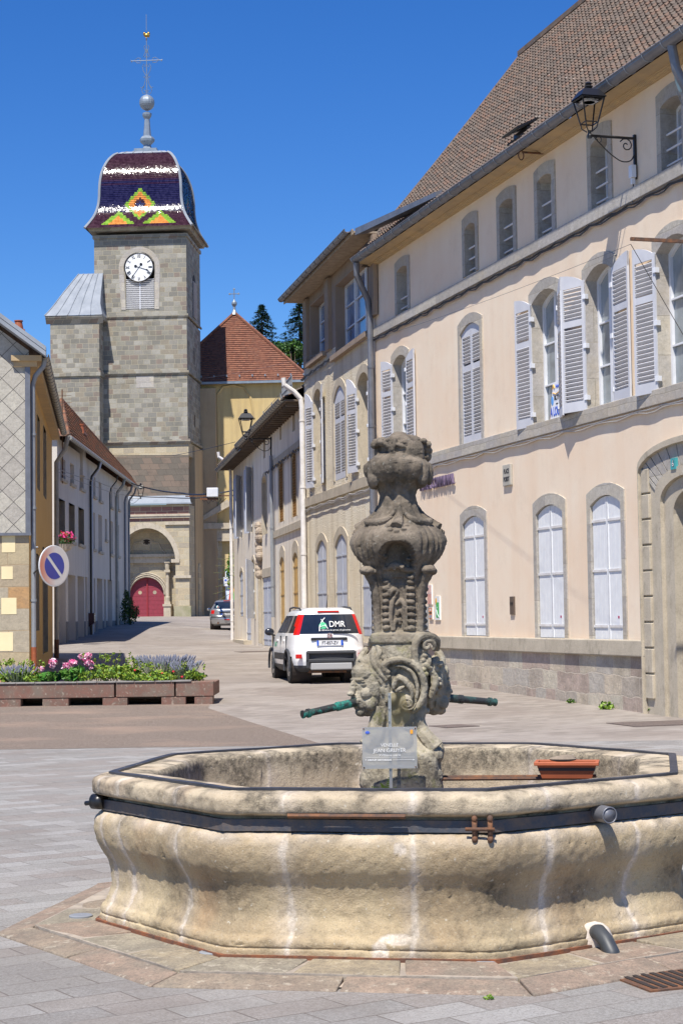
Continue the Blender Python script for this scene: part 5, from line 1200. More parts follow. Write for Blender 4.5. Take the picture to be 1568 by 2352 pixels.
# ======================= FOUNTAIN =======================
FC = Vector((.306, 9.56, 0)); PH0 = radians(-90 + 12.4)
FT = thing('stone_fountain', 'octagonal sandstone fountain basin with a carved column of masks and scrolls standing in its middle', 'fountain', FC)
def octr(ph, ap, soft=.017):
    d = (ph - PH0) % (pi / 4) - pi / 8; r = ap / cos(d); k = max(0, (abs(d) - radians(18.5)) / radians(4)); return r - soft * k * k * ap / 1.5
ZS = .945
bodyp = [(1.30, .02), (1.500, .0), (1.510, .005), (1.511, .05), (1.510, .082), (1.5035, .088), (1.503, .093), (1.507, .10), (1.506, .12), (1.496, .138), (1.484, .152), (1.474, .18), (1.467, .23), (1.466, .28), (1.471, .33), (1.484, .38), (1.506, .425), (1.528, .465), (1.543, .51), (1.550, .55), (1.549, .59), (1.540, .62), (1.522, .64), (1.49, .65), (1.40, .65)]
bodyp = catm([(a - .013 if z > .2 else a, z) for a, z in bodyp], 3)
rimp = [(1.40, .66), (1.488, .66), (1.490, .71), (1.500, .725), (1.530, .735), (1.552, .742), (1.562, .76), (1.563, .80), (1.555, .822), (1.530, .838), (1.49, .844), (1.44, .846), (1.38, .846), (1.30, .843), (1.265, .838), (1.245, .82), (1.24, .78), (1.238, .6), (1.236, .45), (1.235, .30)]
rimp = catm([(a - .017 if a > 1.45 else a, z) for a, z in rimp], 3)
def find_phi(px, z=.4, ap=1.47):
    best = None
    for i in range(1400):
        ph = -pi + pi * i / 1400; r = octr(ph, ap); q = project((FC.x + r * cos(ph), FC.y + r * sin(ph), z))
        e = abs(q[0] - px)
        # front facing only
        if sin(ph) < .3 and (best is None or e < best[0]): best = (e, ph)
    return best[1]
joints = [find_phi(p) for p in (302, 430, 668, 949, 1245, 1440)] + [radians(a) for a in (18, 52, 81, 99, 128, 160, 196)]
PATCH = [(find_phi(875, .08), .075, .045, .075), (find_phi(910, .13), .135, .07, .028), (find_phi(918, .56), .545, .030, .032)]
nz = lambda x, y, z, s: noise.noise(Vector((x * s, y * s, z * s)))
def fbm(x, y, z, s, o=4):
    a, t = 1.0, 0
    for _ in range(o): t += a * noise.noise(Vector((x * s, y * s, z * s))); s *= 2.03; a *= .55
    return t
def ring_mesh(prof, NA, name, mat, disp, darkf):
    vs, cols = [], []; m = len(prof)
    tot = 0
    for k, (ap, z) in enumerate(prof):
        z = z * (1 - (1 - ZS) * min(1, z / .3))
        for j in range(NA):
            ph = 2 * pi * j / NA; r = octr(ph, ap); x, y = r * cos(ph), r * sin(ph)
            wob = .020 * nz(x, y, z, 6) + .012 * nz(x, y, z, 25); mo = 0; hal = 0
            for jj in joints:
                dd = ((ph + wob / r - jj + pi) % (2 * pi) - pi) * r
                wdt = .017 + .013 * nz(jj * 7, z * 4, 1, 2.0); hal = max(hal, min(1, max(0, 1 - abs(dd) / (.10 + .07 * nz(jj * 3, z * 5, 2, 1.5)))))
                mo = max(mo, min(1, max(0, (wdt - abs(dd)) / .006)))
            if name == 'basin' and sin(ph) < 0:
                X3 = (FC.x + x, FC.y + y, z); w2 = .05 * nz(x, y, z, 11) + .03 * nz(x, y, z, 30)
                for (qx, qy, sx_, sy_) in PATCH:
                    if abs(z - qy) < .16 and abs(((ph - qx + pi) % (2 * pi) - pi) * r / sx_) < 1.3:
                        e_ = sqrt((((ph - qx + pi) % (2 * pi) - pi) * r / sx_) ** 2 + ((z - qy) / sy_) ** 2) + w2 * 5
                        mo = max(mo, min(1, max(0, (1 - e_) / .12)))
            big = fbm(x, y, z, 4.0); fine_ = fbm(x, y, z, 26, 3); pit = max(0, nz(x, y, z, 34) - .52) * .5 + max(0, nz(x, y, z, 60) - .50) * .5
            r2 = r + disp * (.14 * big + .24 * fine_) - pit * .05 * (disp / .012) + mo * (-.003)
            x, y = r2 * cos(ph), r2 * sin(ph)
            dk, oc = darkf(ph, ap, z, x, y)
            vs.append((x, y, z + disp * .12 * fine_)); hal = max(hal * .8, max(0, (z - .545) / .05) if name == 'basin' else 0); cols.append((mo, dk, oc, min(1, hal)))
    fs = [(k * NA + j, k * NA + (j + 1) % NA, (k + 1) * NA + (j + 1) % NA, (k + 1) * NA + j) for k in range(m - 1) for j in range(NA)]
    me = bpy.data.meshes.new(name); me.from_pydata(vs, [], fs); me.materials.append(mat)
    at = me.color_attributes.new('wear', 'FLOAT_COLOR', 'POINT'); at.data.foreach_set('color', [c for q in cols for c in q])
    me.polygons.foreach_set('use_smooth', [True] * len(fs)); me.update()
    o = bpy.data.objects.new(name, me); COL.objects.link(o); o.parent = FT; return o
def basin_mat(name, c1, c2, c3):
    t = NT(name); a = t.n('ShaderNodeAttribute', attribute_name='wear'); sp = t.n('ShaderNodeSeparateColor'); t.L(a.outputs['Color'], sp.inputs[0]); hn = t.math('MULTIPLY', a.outputs['Alpha'], t.ramp(t.noise(7, 5, .7), .30, .62))
    col = t.mix(t.ramp(t.noise(2.2, 6, .65), .35, .66), C3(c1), C3(c2)); col = t.mix(t.ramp(t.noise(1.1, 5, .6, vec=t.mapping(loc=(5, 3, 1))), .45, .68), col, C3(c3))
    col = t.mix(t.math('MULTIPLY', t.ramp(t.noise(60, 4, .8), .52, .75), .3), col, (.16, .12, .08, 1)); col = t.mix(t.math('MULTIPLY', hn, .8), col, (.60, .515, .42, 1))
    col = t.mix(t.math('MULTIPLY', sp.outputs[2], .75), col, (.30, .13, .045, 1))
    col = t.mix(t.math('MULTIPLY', t.ramp(t.noise(95, 4, .85), .54, .64), .38), col, (.13, .095, .06, 1)); col = t.mix(t.math('MULTIPLY', t.ramp(t.noise(75, 4, .85, vec=t.mapping(loc=(2, 2, 2))), .55, .66), .45), col, (.56, .49, .38, 1))
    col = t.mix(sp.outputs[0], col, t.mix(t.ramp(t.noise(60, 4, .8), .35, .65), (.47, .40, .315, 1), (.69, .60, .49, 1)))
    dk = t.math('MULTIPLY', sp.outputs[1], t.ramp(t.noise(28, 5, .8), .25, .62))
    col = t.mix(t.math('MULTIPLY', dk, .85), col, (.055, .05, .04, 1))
    col = t.mix(t.math('MULTIPLY', t.ramp(t.noise(38, 2, .5), .70, .73), .5), col, (.62, .58, .48, 1))
    h = t.math('ADD', t.noise(110, 5, .8), t.math('MULTIPLY', t.noise(28, 5, .7), 1.6))
    return t.out(col, .92, t.bump(h, .55, .009), 0, .2)
m_basin = basin_mat('basin_sandstone', (.46, .36, .225), (.37, .28, .17), (.53, .435, .275))
m_rim = basin_mat('rim_sandstone', (.52, .43, .30), (.37, .30, .21), (.60, .51, .37))
cornerphi = [PH0 + k * pi / 4 for k in range(8)]
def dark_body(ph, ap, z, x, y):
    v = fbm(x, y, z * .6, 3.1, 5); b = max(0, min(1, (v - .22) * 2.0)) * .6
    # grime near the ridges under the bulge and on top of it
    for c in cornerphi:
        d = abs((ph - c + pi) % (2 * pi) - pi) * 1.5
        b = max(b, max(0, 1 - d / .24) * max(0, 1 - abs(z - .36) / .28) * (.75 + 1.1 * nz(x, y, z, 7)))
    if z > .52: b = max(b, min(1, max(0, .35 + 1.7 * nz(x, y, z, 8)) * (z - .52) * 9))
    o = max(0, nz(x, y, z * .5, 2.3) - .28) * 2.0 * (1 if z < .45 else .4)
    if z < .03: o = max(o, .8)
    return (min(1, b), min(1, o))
def dark_rim(ph, ap, z, x, y):
    v = fbm(x, y, z, 5.0, 4); b = max(0, min(1, .42 + v * 1.9))
    b = max(0, min(1, .48 + v * 2.2))
    if ap < 1.26: b = max(0, min(1, max(0, (z - .60)) * 9 + v * 1.3))
    elif ap > 1.48: b = max(0, min(1, .22 + v * 2.0))
    return (b, max(0, nz(x, y, z, 3.3) - .35))
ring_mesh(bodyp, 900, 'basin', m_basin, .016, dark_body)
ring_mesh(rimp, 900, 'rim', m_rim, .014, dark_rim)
mb = MB(); mb.poly([(octr(2 * pi * k / 64, 1.30) * cos(2 * pi * k / 64), octr(2 * pi * k / 64, 1.30) * sin(2 * pi * k / 64), .33) for k in range(64)]); mb.build('basin_floor', simple('wet_silt_floor', (.16, .11, .075), (.24, .17, .12), .8, 4, .5, 20), FT)
def octband(a0, a1, z0, z1, mat, name, n=192, zoff=None, bev=0):
    mb = MB(); vs = []
    for k in range(n):
        ph = 2 * pi * k / n + PH0 % (pi / 4); 
        for a, z in ((a0, z0), (a1, z0), (a1, z1), (a0, z1)):
            r = octr(ph, a, .006); vs.append((r * cos(ph), r * sin(ph), z + (.004 * nz(cos(ph), sin(ph), 0, 5))))
    mb.add(vs, [(4 * k + i, 4 * k + (i + 1) % 4, 4 * ((k + 1) % n) + (i + 1) % 4, 4 * ((k + 1) % n) + i) for k in range(n) for i in range(4)])
    return mb.build(name, mat, FT)
m_hoop = simple('dark_iron_hoop', (.060, .068, .085), (.16, .115, .085), .6, 9, .3, 40, metal=.2, a=.42, b=.68)
octband(1.48, 1.503, .655 * ZS, .712 * ZS, m_hoop, 'iron_hoop')
octband(1.415, 1.455, .845 * ZS, .858 * ZS, simple('black_metal_strip', (.022, .024, .032), (.05, .05, .06), .45, 9, .1, 30), 'rim_strap')
octband(1.500, 1.522, .0, .060, simple('orange_rust', (.26, .09, .035), (.10, .055, .04), .9, 14, .4, 60), 'base_band')
octband(1.50, 1.805, .0, .041, simple('bedding_mortar_inner', (.40, .34, .27), (.26, .22, .18), .95, 10, .5, 40), 'inner_bed')
def onoct(px, z, ap):   # point on the fountain surface seen at px
    ph = find_phi(px, z, ap); r = octr(ph, ap); return ph, Vector((r * cos(ph), r * sin(ph), z))
# clamp bolts
ph, p = onoct(1108, .64, 1.515); tdir = Vector((-sin(ph), cos(ph), 0)); nd = Vector((cos(ph), sin(ph), 0))
dn = round((ph - PH0 - pi / 8) / (pi / 4)); nph = PH0 + pi / 8 + dn * pi / 4; nd = Vector((cos(nph), sin(nph), 0)); tdir = Vector((-sin(nph), cos(nph), 0))
mb = MB()
for s in (-.035, .035):
    c = p + tdir * s + nd * .02; mb.tube([c - Vector((0, 0, .045)), c + Vector((0, 0, .045))], [.012, .012], 8); mb.ell(c + Vector((0, 0, .045)), (.014, .018, .018)); mb.ell(c - Vector((0, 0, .045)), (.014, .018, .018))
mb.tube([p - tdir * .075 + nd * .03, p + tdir * .055 + nd * .03], .008, 8); mb.build('hoop_clamp', m_rust, FT, smooth=True)
ph, p = onoct(225, .66, 1.51)
mb = MB(); mb.tube([p + Vector((-.03, -.02, 0)), p + Vector((.03, -.05, 0))], .04, 12); mb.tube([p + Vector((-.07, -.02, -.01)), p + Vector((.0, -.05, 0))], .012, 8); mb.build('hoop_clamp', m_black, FT, smooth=True)
# overflow pipe stub
ph, p = onoct(1378, .70 * ZS, 1.52); d_ = Vector((.38, -.9, -.02)).normalized()
mb = MB(); q0, q1 = p - d_ * .05, p + d_ * .085; mb.tube([q0, q1], .040, 20, cap=False); mb.tube([q1, q0], .033, 20, cap=True); a_ = d_.cross(Vector((0, 0, 1))).normalized(); b_ = a_.cross(d_)
mb.tube([q1 + (a_ * cos(t) + b_ * sin(t)) * .0365 for t in [2 * pi * k / 20 for k in range(21)]], .004, 5, cap=False); mb.build('overflow_pipe', m_gutter, FT, smooth=True)
# drain elbow at the foot
ph, p = onoct(1365, .09, 1.51); d_ = Vector((.42, -.9, 0)).normalized()
mb = MB(); mb.tube([p + d_ * (-.03) + Vector((0, 0, .02)), p + d_ * .035 + Vector((0, 0, .03)), p + d_ * .09 + Vector((0, 0, .0)), p + d_ * .14 + Vector((0, 0, -.05)), p + d_ * .16 + Vector((0, 0, -.10))], .037, 18); mb.build('drain_elbow', simple('dark_drain_pipe', (.055, .06, .068), (.035, .04, .045), .5, 9), FT, smooth=True)
mb = MB(); mb.ell(p + Vector((0, 0, -.01)), (.085, .03, .085)); mb.ell(p + d_ * .10 + Vector((0, 0, -.085)), (.12, .10, .02)); mb.build('mortar_collar', simple('pale_mortar', (.62, .55, .47), (.5, .42, .35), .95, 12, .5, 40), FT, smooth=True)
# long rusty iron bar under the lip
pa = Vector((.0, 0, 0)); ph, p1 = onoct(660, .735 * ZS, 1.545); ph, p2 = onoct(930, .735 * ZS, 1.545)
mb = MB(); mb.tube([p1 + Vector((0, -.0, -.0)), p2], .011, 4); M = None; mb.build('iron_bar', m_rust, FT)
# dark strap plate at the right end of the rim
q = groundpt(1523, 1775); cpt = Vector((1.45, .05, .862 * ZS)); mb = MB(); cph = cornerphi[2]; r = octr(cph, 1.42)
# apron slabs around the basin
apm = masonry('apron_sandstone', [(.46, .38, .26), (.40, .26, .20), (.44, .37, .27), (.38, .33, .25), (.50, .42, .28)], (.56, .48, .40), bw=.7, bh=.40, msize=.018, stain=(.22, .19, .15), stain_amt=.6, warp=.06)
mb = MB(); NA = 16; vs = []; 
t = None
def apring(name, a0, a1, z0, z1, mats, seg, gap):
    mb = MB()
    for c in range(8):
        n0_, n1_ = PH0 + c * pi / 4, PH0 + (c + 1) * pi / 4
        A_, B_ = Vector((cos(n0_), sin(n0_), 0)) / cos(pi / 8), Vector((cos(n1_), sin(n1_), 0)) / cos(pi / 8)
        for k in range(seg):
            f0, f1 = k / seg + gap * random.uniform(.6, 1.3), (k + 1) / seg - gap * random.uniform(.6, 1.3)
            if k == 0: f0 = 0.002
            if k == seg - 1: f1 = .998
            j = [random.uniform(-.006, .006) for _ in range(4)]; sub = 6
            pts = []
            for i in range(sub + 1): pts.append((A_.lerp(B_, lerp(f0, f1, i / sub)), ))
            vs = []
            for i in range(sub + 1):
                P = pts[i][0]; w_ = .006 * nz(P.x * 3, P.y * 3, k, 3)
                vs += [tuple(P * (a0 + w_) + Vector((0, 0, z0 + j[0]))), tuple(P * (a1 + w_) + Vector((0, 0, z1 + j[1] * .5))), tuple(P * (a1 + w_ + .01) + Vector((0, 0, -.03))), tuple(P * a0 + Vector((0, 0, -.03)))]
            fs = [(4 * i + q, 4 * i + (q + 1) % 4, 4 * i + 4 + (q + 1) % 4, 4 * i + 4 + q) for i in range(sub) for q in range(4)] + [(0, 1, 2, 3), tuple(4 * sub + q for q in (3, 2, 1, 0))]
            mb.add(vs, fs, random.randrange(len(mats)))
    return mb.build(name, mats, FT, bevel=.006)
def slab_mat(n, c, c2):
    t = NT(n); col = t.mix(t.ramp(t.noise(3, 6, .7), .35, .65), C3(c), C3(c2)); col = t.mix(t.math('MULTIPLY', t.ramp(t.noise(7, 7, .8), .44, .62), .7), col, (.17, .145, .115, 1)); col = t.mix(t.math('MULTIPLY', t.ramp(t.noise(2.2, 5, .6), .5, .65), .5), col, (.22, .20, .16, 1)); col = t.mix(t.math('MULTIPLY', t.ramp(t.noise(16, 4, .7), .58, .64), .55), col, (.48, .43, .34, 1)); col = t.mix(t.math('MULTIPLY', t.ramp(t.noise(70, 4, .85), .46, .62), .5), col, (.10, .08, .065, 1))
    return t.out(col, .93, t.bump(t.noise(60, 5, .8), .5, .008), 0, .2)
sl_ = [slab_mat('slab_cream', (.40, .335, .225), (.27, .225, .16)), slab_mat('slab_red', (.27, .20, .155), (.36, .27, .20)), slab_mat('slab_grey', (.26, .235, .18), (.36, .32, .24)), slab_mat('slab_brown', (.25, .195, .15), (.34, .275, .20))]
mb = MB(); vs = [(octr(PH0 + 2 * pi * k / 64, 1.93) * cos(PH0 + 2 * pi * k / 64), octr(PH0 + 2 * pi * k / 64, 1.93) * sin(PH0 + 2 * pi * k / 64), .012) for k in range(64)]; mb.poly(vs); mb.build('apron_bed', m_cream if False else simple('bedding_mortar', (.54, .46, .38), (.42, .35, .28), .95, 8, .5, 40), FT)
apring('apron_slab', 1.525, 1.80, .050, .042, sl_, 3, .008); apring('apron_edge', 1.812, 1.985, .038, .012, [sl_[1], sl_[3], sl_[1]], 2, .005)
for px, py in ((186, 2134), (488, 2221), (1116, 2241)):
    p = groundpt(px, py - 8) - FC; mb = MB(); mb.lathe([(.062, .02), (.062, .052), (.055, .055), (.0, .055)], 24, (p.x, p.y), cap=False); mb.build('light_disc', m_pipegrey, FT)

# ---- column ----
H = lambda y: 1.6 + (1415 - y) / 424.0
CX = 917.0
prof = [(1905, 92, 5), (1830, 91, 5), (1800, 91, 5), (1768, 88, 5), (1742, 86, 4.5), (1724, 80, 4), (1710, 68, 3.6), (1695, 58, 3.2), (1680, 52, 3), (1660, 52, 3), (1640, 55, 3.5), (1600, 62, 4), (1540, 66, 4.5), (1500, 64, 5), (1481, 61, 5.5), (1478, 64, 8), (1473, 65, 9), (1457, 64, 9), (1454, 55, 6), (1420, 53, 5.5), (1383, 54, 5), (1350, 58, 4.5), (1332, 64, 4), (1318, 72, 3.2), (1306, 80, 2.8), (1294, 92, 2.4), (1280, 104, 2.25), (1266, 110, 2.2), (1250, 112, 2.2), (1236, 108, 2.2), (1222, 96, 2.3), (1212, 82, 2.4), (1204, 74, 2.6), (1194, 60, 3), (1175, 47, 3), (1155, 42, 2.8), (1130, 39, 2.8), (1118, 44, 3), (1108, 58, 3), (1098, 68, 3), (1086, 74, 3), (1073, 74, 3), (1062, 68, 2.8), (1052, 55, 2.5), (1042, 40, 2.3), (1030, 30, 2), (1016, 12, 2)]
cp_ = catm([(h / 424.0, H(y), n) for y, h, n in prof], 6)
CROT = radians(-4)
def prof_at(z):
    for i in range(len(cp_) - 1):
        if cp_[i][1] <= z <= cp_[i + 1][1]:
            t = (z - cp_[i][1]) / (cp_[i + 1][1] - cp_[i][1] + 1e-9); return lerp(cp_[i][0], cp_[i + 1][0], t), lerp(cp_[i][2], cp_[i + 1][2], t)
    return (cp_[0][0], cp_[0][2]) if z < cp_[0][1] else (cp_[-1][0], cp_[-1][2])
def Rcol(th, z):
    hw, n = prof_at(z); a = th - CROT; c, s = abs(cos(a)), abs(sin(a)); r = hw / ((c ** n + s ** n) ** (1 / n))
    # gadroons and scallop on the bulb
    d = (a + pi / 4) % (pi / 2) - pi / 4         # angle from the middle of each side
    y = 1415 - (z - 1.6) * 424
    if 1206 < y < 1345:
        fl = abs(d); k = sin(pi * min(1, max(0, (y - 1206) / 110)))
        for g in (.56, .70): r -= .020 * k * math.exp(-((fl - g) / .03) ** 2)
        arch_y = 1250 + 50 * (fl / .46) ** 3.2
        if y > arch_y and fl < .60:
            w_ = min(1, (y - arch_y) / 4); r = lerp(r, min(r, (56 + 4 * (1345 - y) / 90) / 424 / max(.7, cos(fl))), w_ * min(1, (.60 - fl) / .06))
    if 1066 < y < 1112: r += .010 * cos(a * 14) * (1 if abs(y - 1089) < 20 else .4)
    if 1120 < y < 1200: r += .009 * abs(cos(a * 6)) - .004 
    if 1330 < y < 1452: r -= .012 * math.exp(-(d / .22) ** 4)
    if y > 1700: r += .012 * nz(cos(th), sin(th), z * 3, 3)
    return r
mb = MB(); NZ = 420; NT_ = 176; z0c, z1c = cp_[0][1], cp_[-1][1]; vs = []
for i in range(NZ + 1):
    z = lerp(z0c, z1c, i / NZ)
    for j in range(NT_): th = 2 * pi * j / NT_; r = Rcol(th, z); vs.append((r * cos(th), r * sin(th), z))
mb.add(vs, [(i * NT_ + j, i * NT_ + (j + 1) % NT_, (i + 1) * NT_ + (j + 1) % NT_, (i + 1) * NT_ + j) for i in range(NZ) for j in range(NT_)] + [tuple(range(NT_ - 1, -1, -1)), tuple(range(NZ * NT_, (NZ + 1) * NT_))])
def onface(px, py, off=0.0, side=0):
    """point on the column's front (side 0) found from the reference position; other sides by rotation"""
    x = (px - CX) / 424.0; z = H(py); th = -pi / 2
    for _ in range(12):
        r = Rcol(th, z); cc = max(-.995, min(.995, x / max(r, 1e-3))); th = -math.acos(cc) if True else th
    r = Rcol(th, z) + off; p = Vector((r * cos(th), r * sin(th), z)) if abs(x) < Rcol(th, z) else Vector((x, -.01 - off, z))
    return Matrix.Rotation(side * pi / 2, 3, 'Z') @ p
a7 = lambda cx, cy: (746.3 + cx / 3.902, 947.2 + cy / 3.902)       # crop coordinates of the upper half
a8 = lambda cx, cy: (746.3 + cx / 3.902, 1377.8 + cy / 3.902)      # lower half
def st(fn, pts, rad, off=.0, sides=(0, 2, 3), n=8):
    for sd in sides:
        P = [onface(*fn(*p[:2]), off + (p[2] if len(p) > 2 else 0), sd) for p in pts]
        P = catm([tuple(p) for p in P], 4); rr_ = rad
        if isinstance(rad, (list, tuple)): 
            rr_ = []; m = len(P)
            for i in range(m): u = i / (m - 1) * (len(rad) - 1); k = min(int(u), len(rad) - 2); rr_.append(lerp(rad[k], rad[k + 1], u - k))
        mb.tube(P, rr_, n)
def bl_(fn, cx, cy, rx, ry, rz_, off=0, sides=(0, 2, 3), rot=0):
    for sd in sides:
        p = onface(*fn(cx, cy), off, sd); s = 1 / 3.902 / 424
        R = Matrix.Rotation(sd * pi / 2 + atan2(onface(*fn(cx, cy), 0, 0).x, .25), 3, 'Z') @ Matrix.Rotation(radians(rot), 3, 'Y')
        mb.ell(p, (rx * s, rz_ * s, ry * s), R, 12)
AL = (0, 1, 2, 3)
# fruit and flowers on top
def fr(cx, cy, rx, ry, ry2, dy=0, rot=0, n=12):
    px, py = a7(cx, cy); s = 1 / 3.902 / 424; mb.ell(((px - CX) / 424, dy, H(py)), (rx * s, ry2 * s, ry * s), Matrix.Rotation(radians(rot), 3, 'Y'), n)
fr(700, 330, 200, 130, 190); fr(690, 225, 85, 55, 90, .02); fr(800, 250, 95, 45, 90, .02, 8); fr(490, 280, 52, 42, 60, -.02); fr(455, 300, 30, 36, 40, -.03); fr(520, 255, 45, 25, 50, -.04, -20); fr(495, 350, 35, 60, 50, .0)
for k in range(7): a = -60 + k * 20; fr(820 + 62 * sin(radians(a)), 370, 32, 100, 60, -.085 + .00 * k, -a * .12)
fr(925, 320, 50, 60, 60, .0); fr(950, 300, 28, 34, 40, -.03); fr(905, 270, 36, 30, 50, -.03); fr(935, 400, 45, 50, 60, .02); fr(965, 355, 22, 30, 30, .0)
for k in range(9): t_ = k / 8; fr(520 + 130 * t_, 290 + 150 * t_ * t_, 42, 26, 38, -.075 - .03 * sin(pi * t_), 35)
for k in range(7): t_ = k / 6; fr(640 - 60 * t_, 290 + 190 * t_, 26, 42, 30, -.10 + .0 * t_, 25 - 20 * t_)
for k in range(6): t_ = k / 5; fr(740 - 70 * t_, 300 + 150 * t_, 28, 40, 30, -.095, -35)
fr(650, 450, 70, 60, 60, -.07); fr(690, 320, 50, 20, 30, -.11, 20); fr(720, 290, 50, 18, 30, -.10, 10); fr(600, 260, 60, 26, 50, -.05, -15)
# scroll capital: rolls
for (cx, w_, h_, dp_) in ((470, 55, 125, 80), (520, 40, 130, 110), (572, 44, 120, 120), (700, 56, 108, 130), (650, 30, 105, 125), (752, 34, 105, 125), (850, 42, 122, 120), (905, 40, 118, 100), (950, 38, 105, 70)):
    fr(cx, 560 + abs(cx - 700) * .02, w_, h_, dp_, -.02)
for sd in (1, 2, 3):
    for u in (-190, -110, 0, 110, 190):
        s = 1 / 3.902 / 424; q = Matrix.Rotation(sd * pi / 2, 3, 'Z') @ Vector((u * s, -.13, H(a7(0, 570)[1]))); mb.ell(q, (50 * s, 60 * s, 115 * s), Matrix.Rotation(sd * pi / 2, 3, 'Z'))
for k in range(12): # beak under the rolls
    a = 2 * pi * k / 12; mb.tube([(.105 * cos(a), .105 * sin(a), H(1112)), (.085 * cos(a), .085 * sin(a), H(1140)), (.088 * cos(a), .088 * sin(a), H(1170)), (.11 * cos(a), .11 * sin(a), H(1192))], [.022, .014, .013, .016], 6)
# leaf skirt
st(a7, [(672, 840, .01), (672, 930, .012), (660, 1010, .012), (640, 1060, .008)], [.006, .018, .030, .040], -.012, AL)
st(a7, [(640, 880, .006), (590, 960, .014), (510, 1000, .018), (400, 1000, .012)], [.008, .016, .020, .022], -.006, AL)
st(a7, [(705, 880, .006), (750, 960, .014), (830, 1000, .016), (930, 1010, .012)], [.008, .016, .020, .020], -.006, AL)
for cx, cy in ((560, 1045), (585, 1080), (640, 1092), (700, 1075), (725, 1040)): bl_(a7, cx, cy, 26, 20, 16, .004, AL)
bl_(a7, 640, 1025, 30, 34, 18, .008, AL)

# knobs, lips
bl_(a7, 487, 1312, 32, 20, 34, .03, (0,)); bl_(a7, 772, 1334, 28, 16, 30, .03, (0,))
st(a7, [(575, 1418, .015), (610, 1390, .03), (660, 1388, .032), (710, 1420, .015)], [.010, .016, .018, .010], .0, AL)
st(a7, [(850, 1432, .02), (900, 1408, .03), (960, 1415, .02)], [.009, .014, .010], .0, AL); st(a7, [(345, 1395, .0), (400, 1425, .02), (465, 1440, .02)], [.012, .016, .009], 0.0, AL)
for sd in AL:
    for sg in (-1, 1):
        q = Matrix.Rotation(sd * pi / 2 + CROT, 3, 'Z') @ Vector((sg * .165, -.165, H(1314))); mb.ell(q, (.042, .042, .026)); q2 = Matrix.Rotation(sd * pi / 2 + CROT, 3, 'Z') @ Vector((sg * .15, -.15, H(1330))); mb.ell(q2, (.022, .022, .02))
        mb.tube([Matrix.Rotation(sd * pi / 2 + CROT, 3, 'Z') @ Vector((sg * a_, -a_, H(y_))) for a_, y_ in ((.16, 1318), (.135, 1340), (.12, 1370), (.115, 1410), (.113, 1452))], [.026, .022, .022, .022, .022], 8)
# husk ladders
for k in range(8):
    cy = 1530 + k * 58; bl_(a7, 543 + 4 * sin(k), cy, 34, 24, 24, .008, AL, -12); bl_(a7, 758, cy + 6, 40, 24, 26, .008, AL, 4)
st(a7, [(720, 1480, .01), (760, 1500, .02), (790, 1470, .015)], .010, 0, AL)
# central acanthus
st(a7, [(600, 1960), (585, 1850), (590, 1750), (610, 1680), (640, 1660)], [.010, .012, .014, .012, .008], .004, AL)
st(a7, [(575, 1530), (565, 1600), (585, 1660)], [.008, .014, .010], .004, AL); st(a7, [(585, 1640), (610, 1600), (640, 1620), (620, 1680)], [.012, .014, .012, .008], .006, AL)
st(a7, [(630, 1740), (670, 1700), (700, 1740), (690, 1800), (700, 1880), (700, 1960)], [.009, .014, .013, .012, .010, .008], .004, AL)
st(a7, [(640, 1830), (665, 1790), (690, 1830), (690, 1880)], [.007, .011, .010, .006], .006, AL); st(a7, [(610, 1960), (620, 1890), (655, 1870), (660, 1910)], [.008, .011, .012, .007], .006, AL)
st(a7, [(720, 1560, 0), (715, 1700), (720, 1960)], .007, .004, AL)
# ---- lower block: C and S scrolls ----
st(a8, [(575, 655, .03), (540, 625, .03), (540, 575, .032), (590, 545, .032), (680, 540, .034), (770, 590, .034), (820, 680, .034), (838, 780, .034), (825, 880, .032), (780, 960, .03), (740, 995, .028)], [.012, .018, .020, .019, .018, .018, .019, .020, .019, .017, .012], -.006, AL)
st(a8, [(610, 590, .02), (690, 600, .02), (760, 670, .02), (790, 780, .02), (780, 880, .02)], [.006, .010, .011, .011, .008], .0, AL)
st(a8, [(600, 790, .0), (640, 700, .014), (690, 720, .016), (740, 800, .014), (750, 880, .01)], [.008, .016, .016, .012, .008], 0, AL)
st(a8, [(620, 820, .01), (650, 790, .02), (690, 770, .012)], [.008, .012, .006], 0, AL); st(a8, [(655, 670, .0), (600, 740, .01), (600, 800, .01)], [.010, .012, .008], 0, AL)
bl_(a8, 700, 920, 66, 76, 40, .012, AL); st(a8, [(700 + 55 * cos(t) * (1 - t / 14), 920 + 60 * sin(t) * (1 - t / 14), .05) for t in [k * .7 for k in range(18)]], .006, .0, AL, 6)
bl_(a8, 590, 880, 40, 60, 36, .01, AL); bl_(a8, 620, 1000, 40, 30, 26, .008, AL)
# S scroll at the right edge and its volute
def st3(pts, rad, n=8):
    P = catm([((746.3 + a / 3.902 - CX) / 424, d, H(1377.8 + b / 3.902)) for a, b, d in pts], 4); rr_ = rad
    if isinstance(rad, (list, tuple)):
        rr_ = []; m = len(P)
        for i in range(m): u = i / (m - 1) * (len(rad) - 1); k = min(int(u), len(rad) - 2); rr_.append(lerp(rad[k], rad[k + 1], u - k))
    mb.tube(P, rr_, n)
def b3(cx, cy, d, rx, ry, rz_, rot=0): mb.ell(((746.3 + cx / 3.902 - CX) / 424, d, H(1377.8 + cy / 3.902)), (rx / 1654, rz_ / 1654, ry / 1654), Matrix.Rotation(radians(rot), 3, 'Y'))
st3([(915, 415, -.155), (900, 440, -.158), (870, 425, -.16), (880, 385, -.162), (930, 375, -.162), (965, 420, -.155), (945, 460, -.15)], [.010, .011, .012, .013, .013, .012, .010])
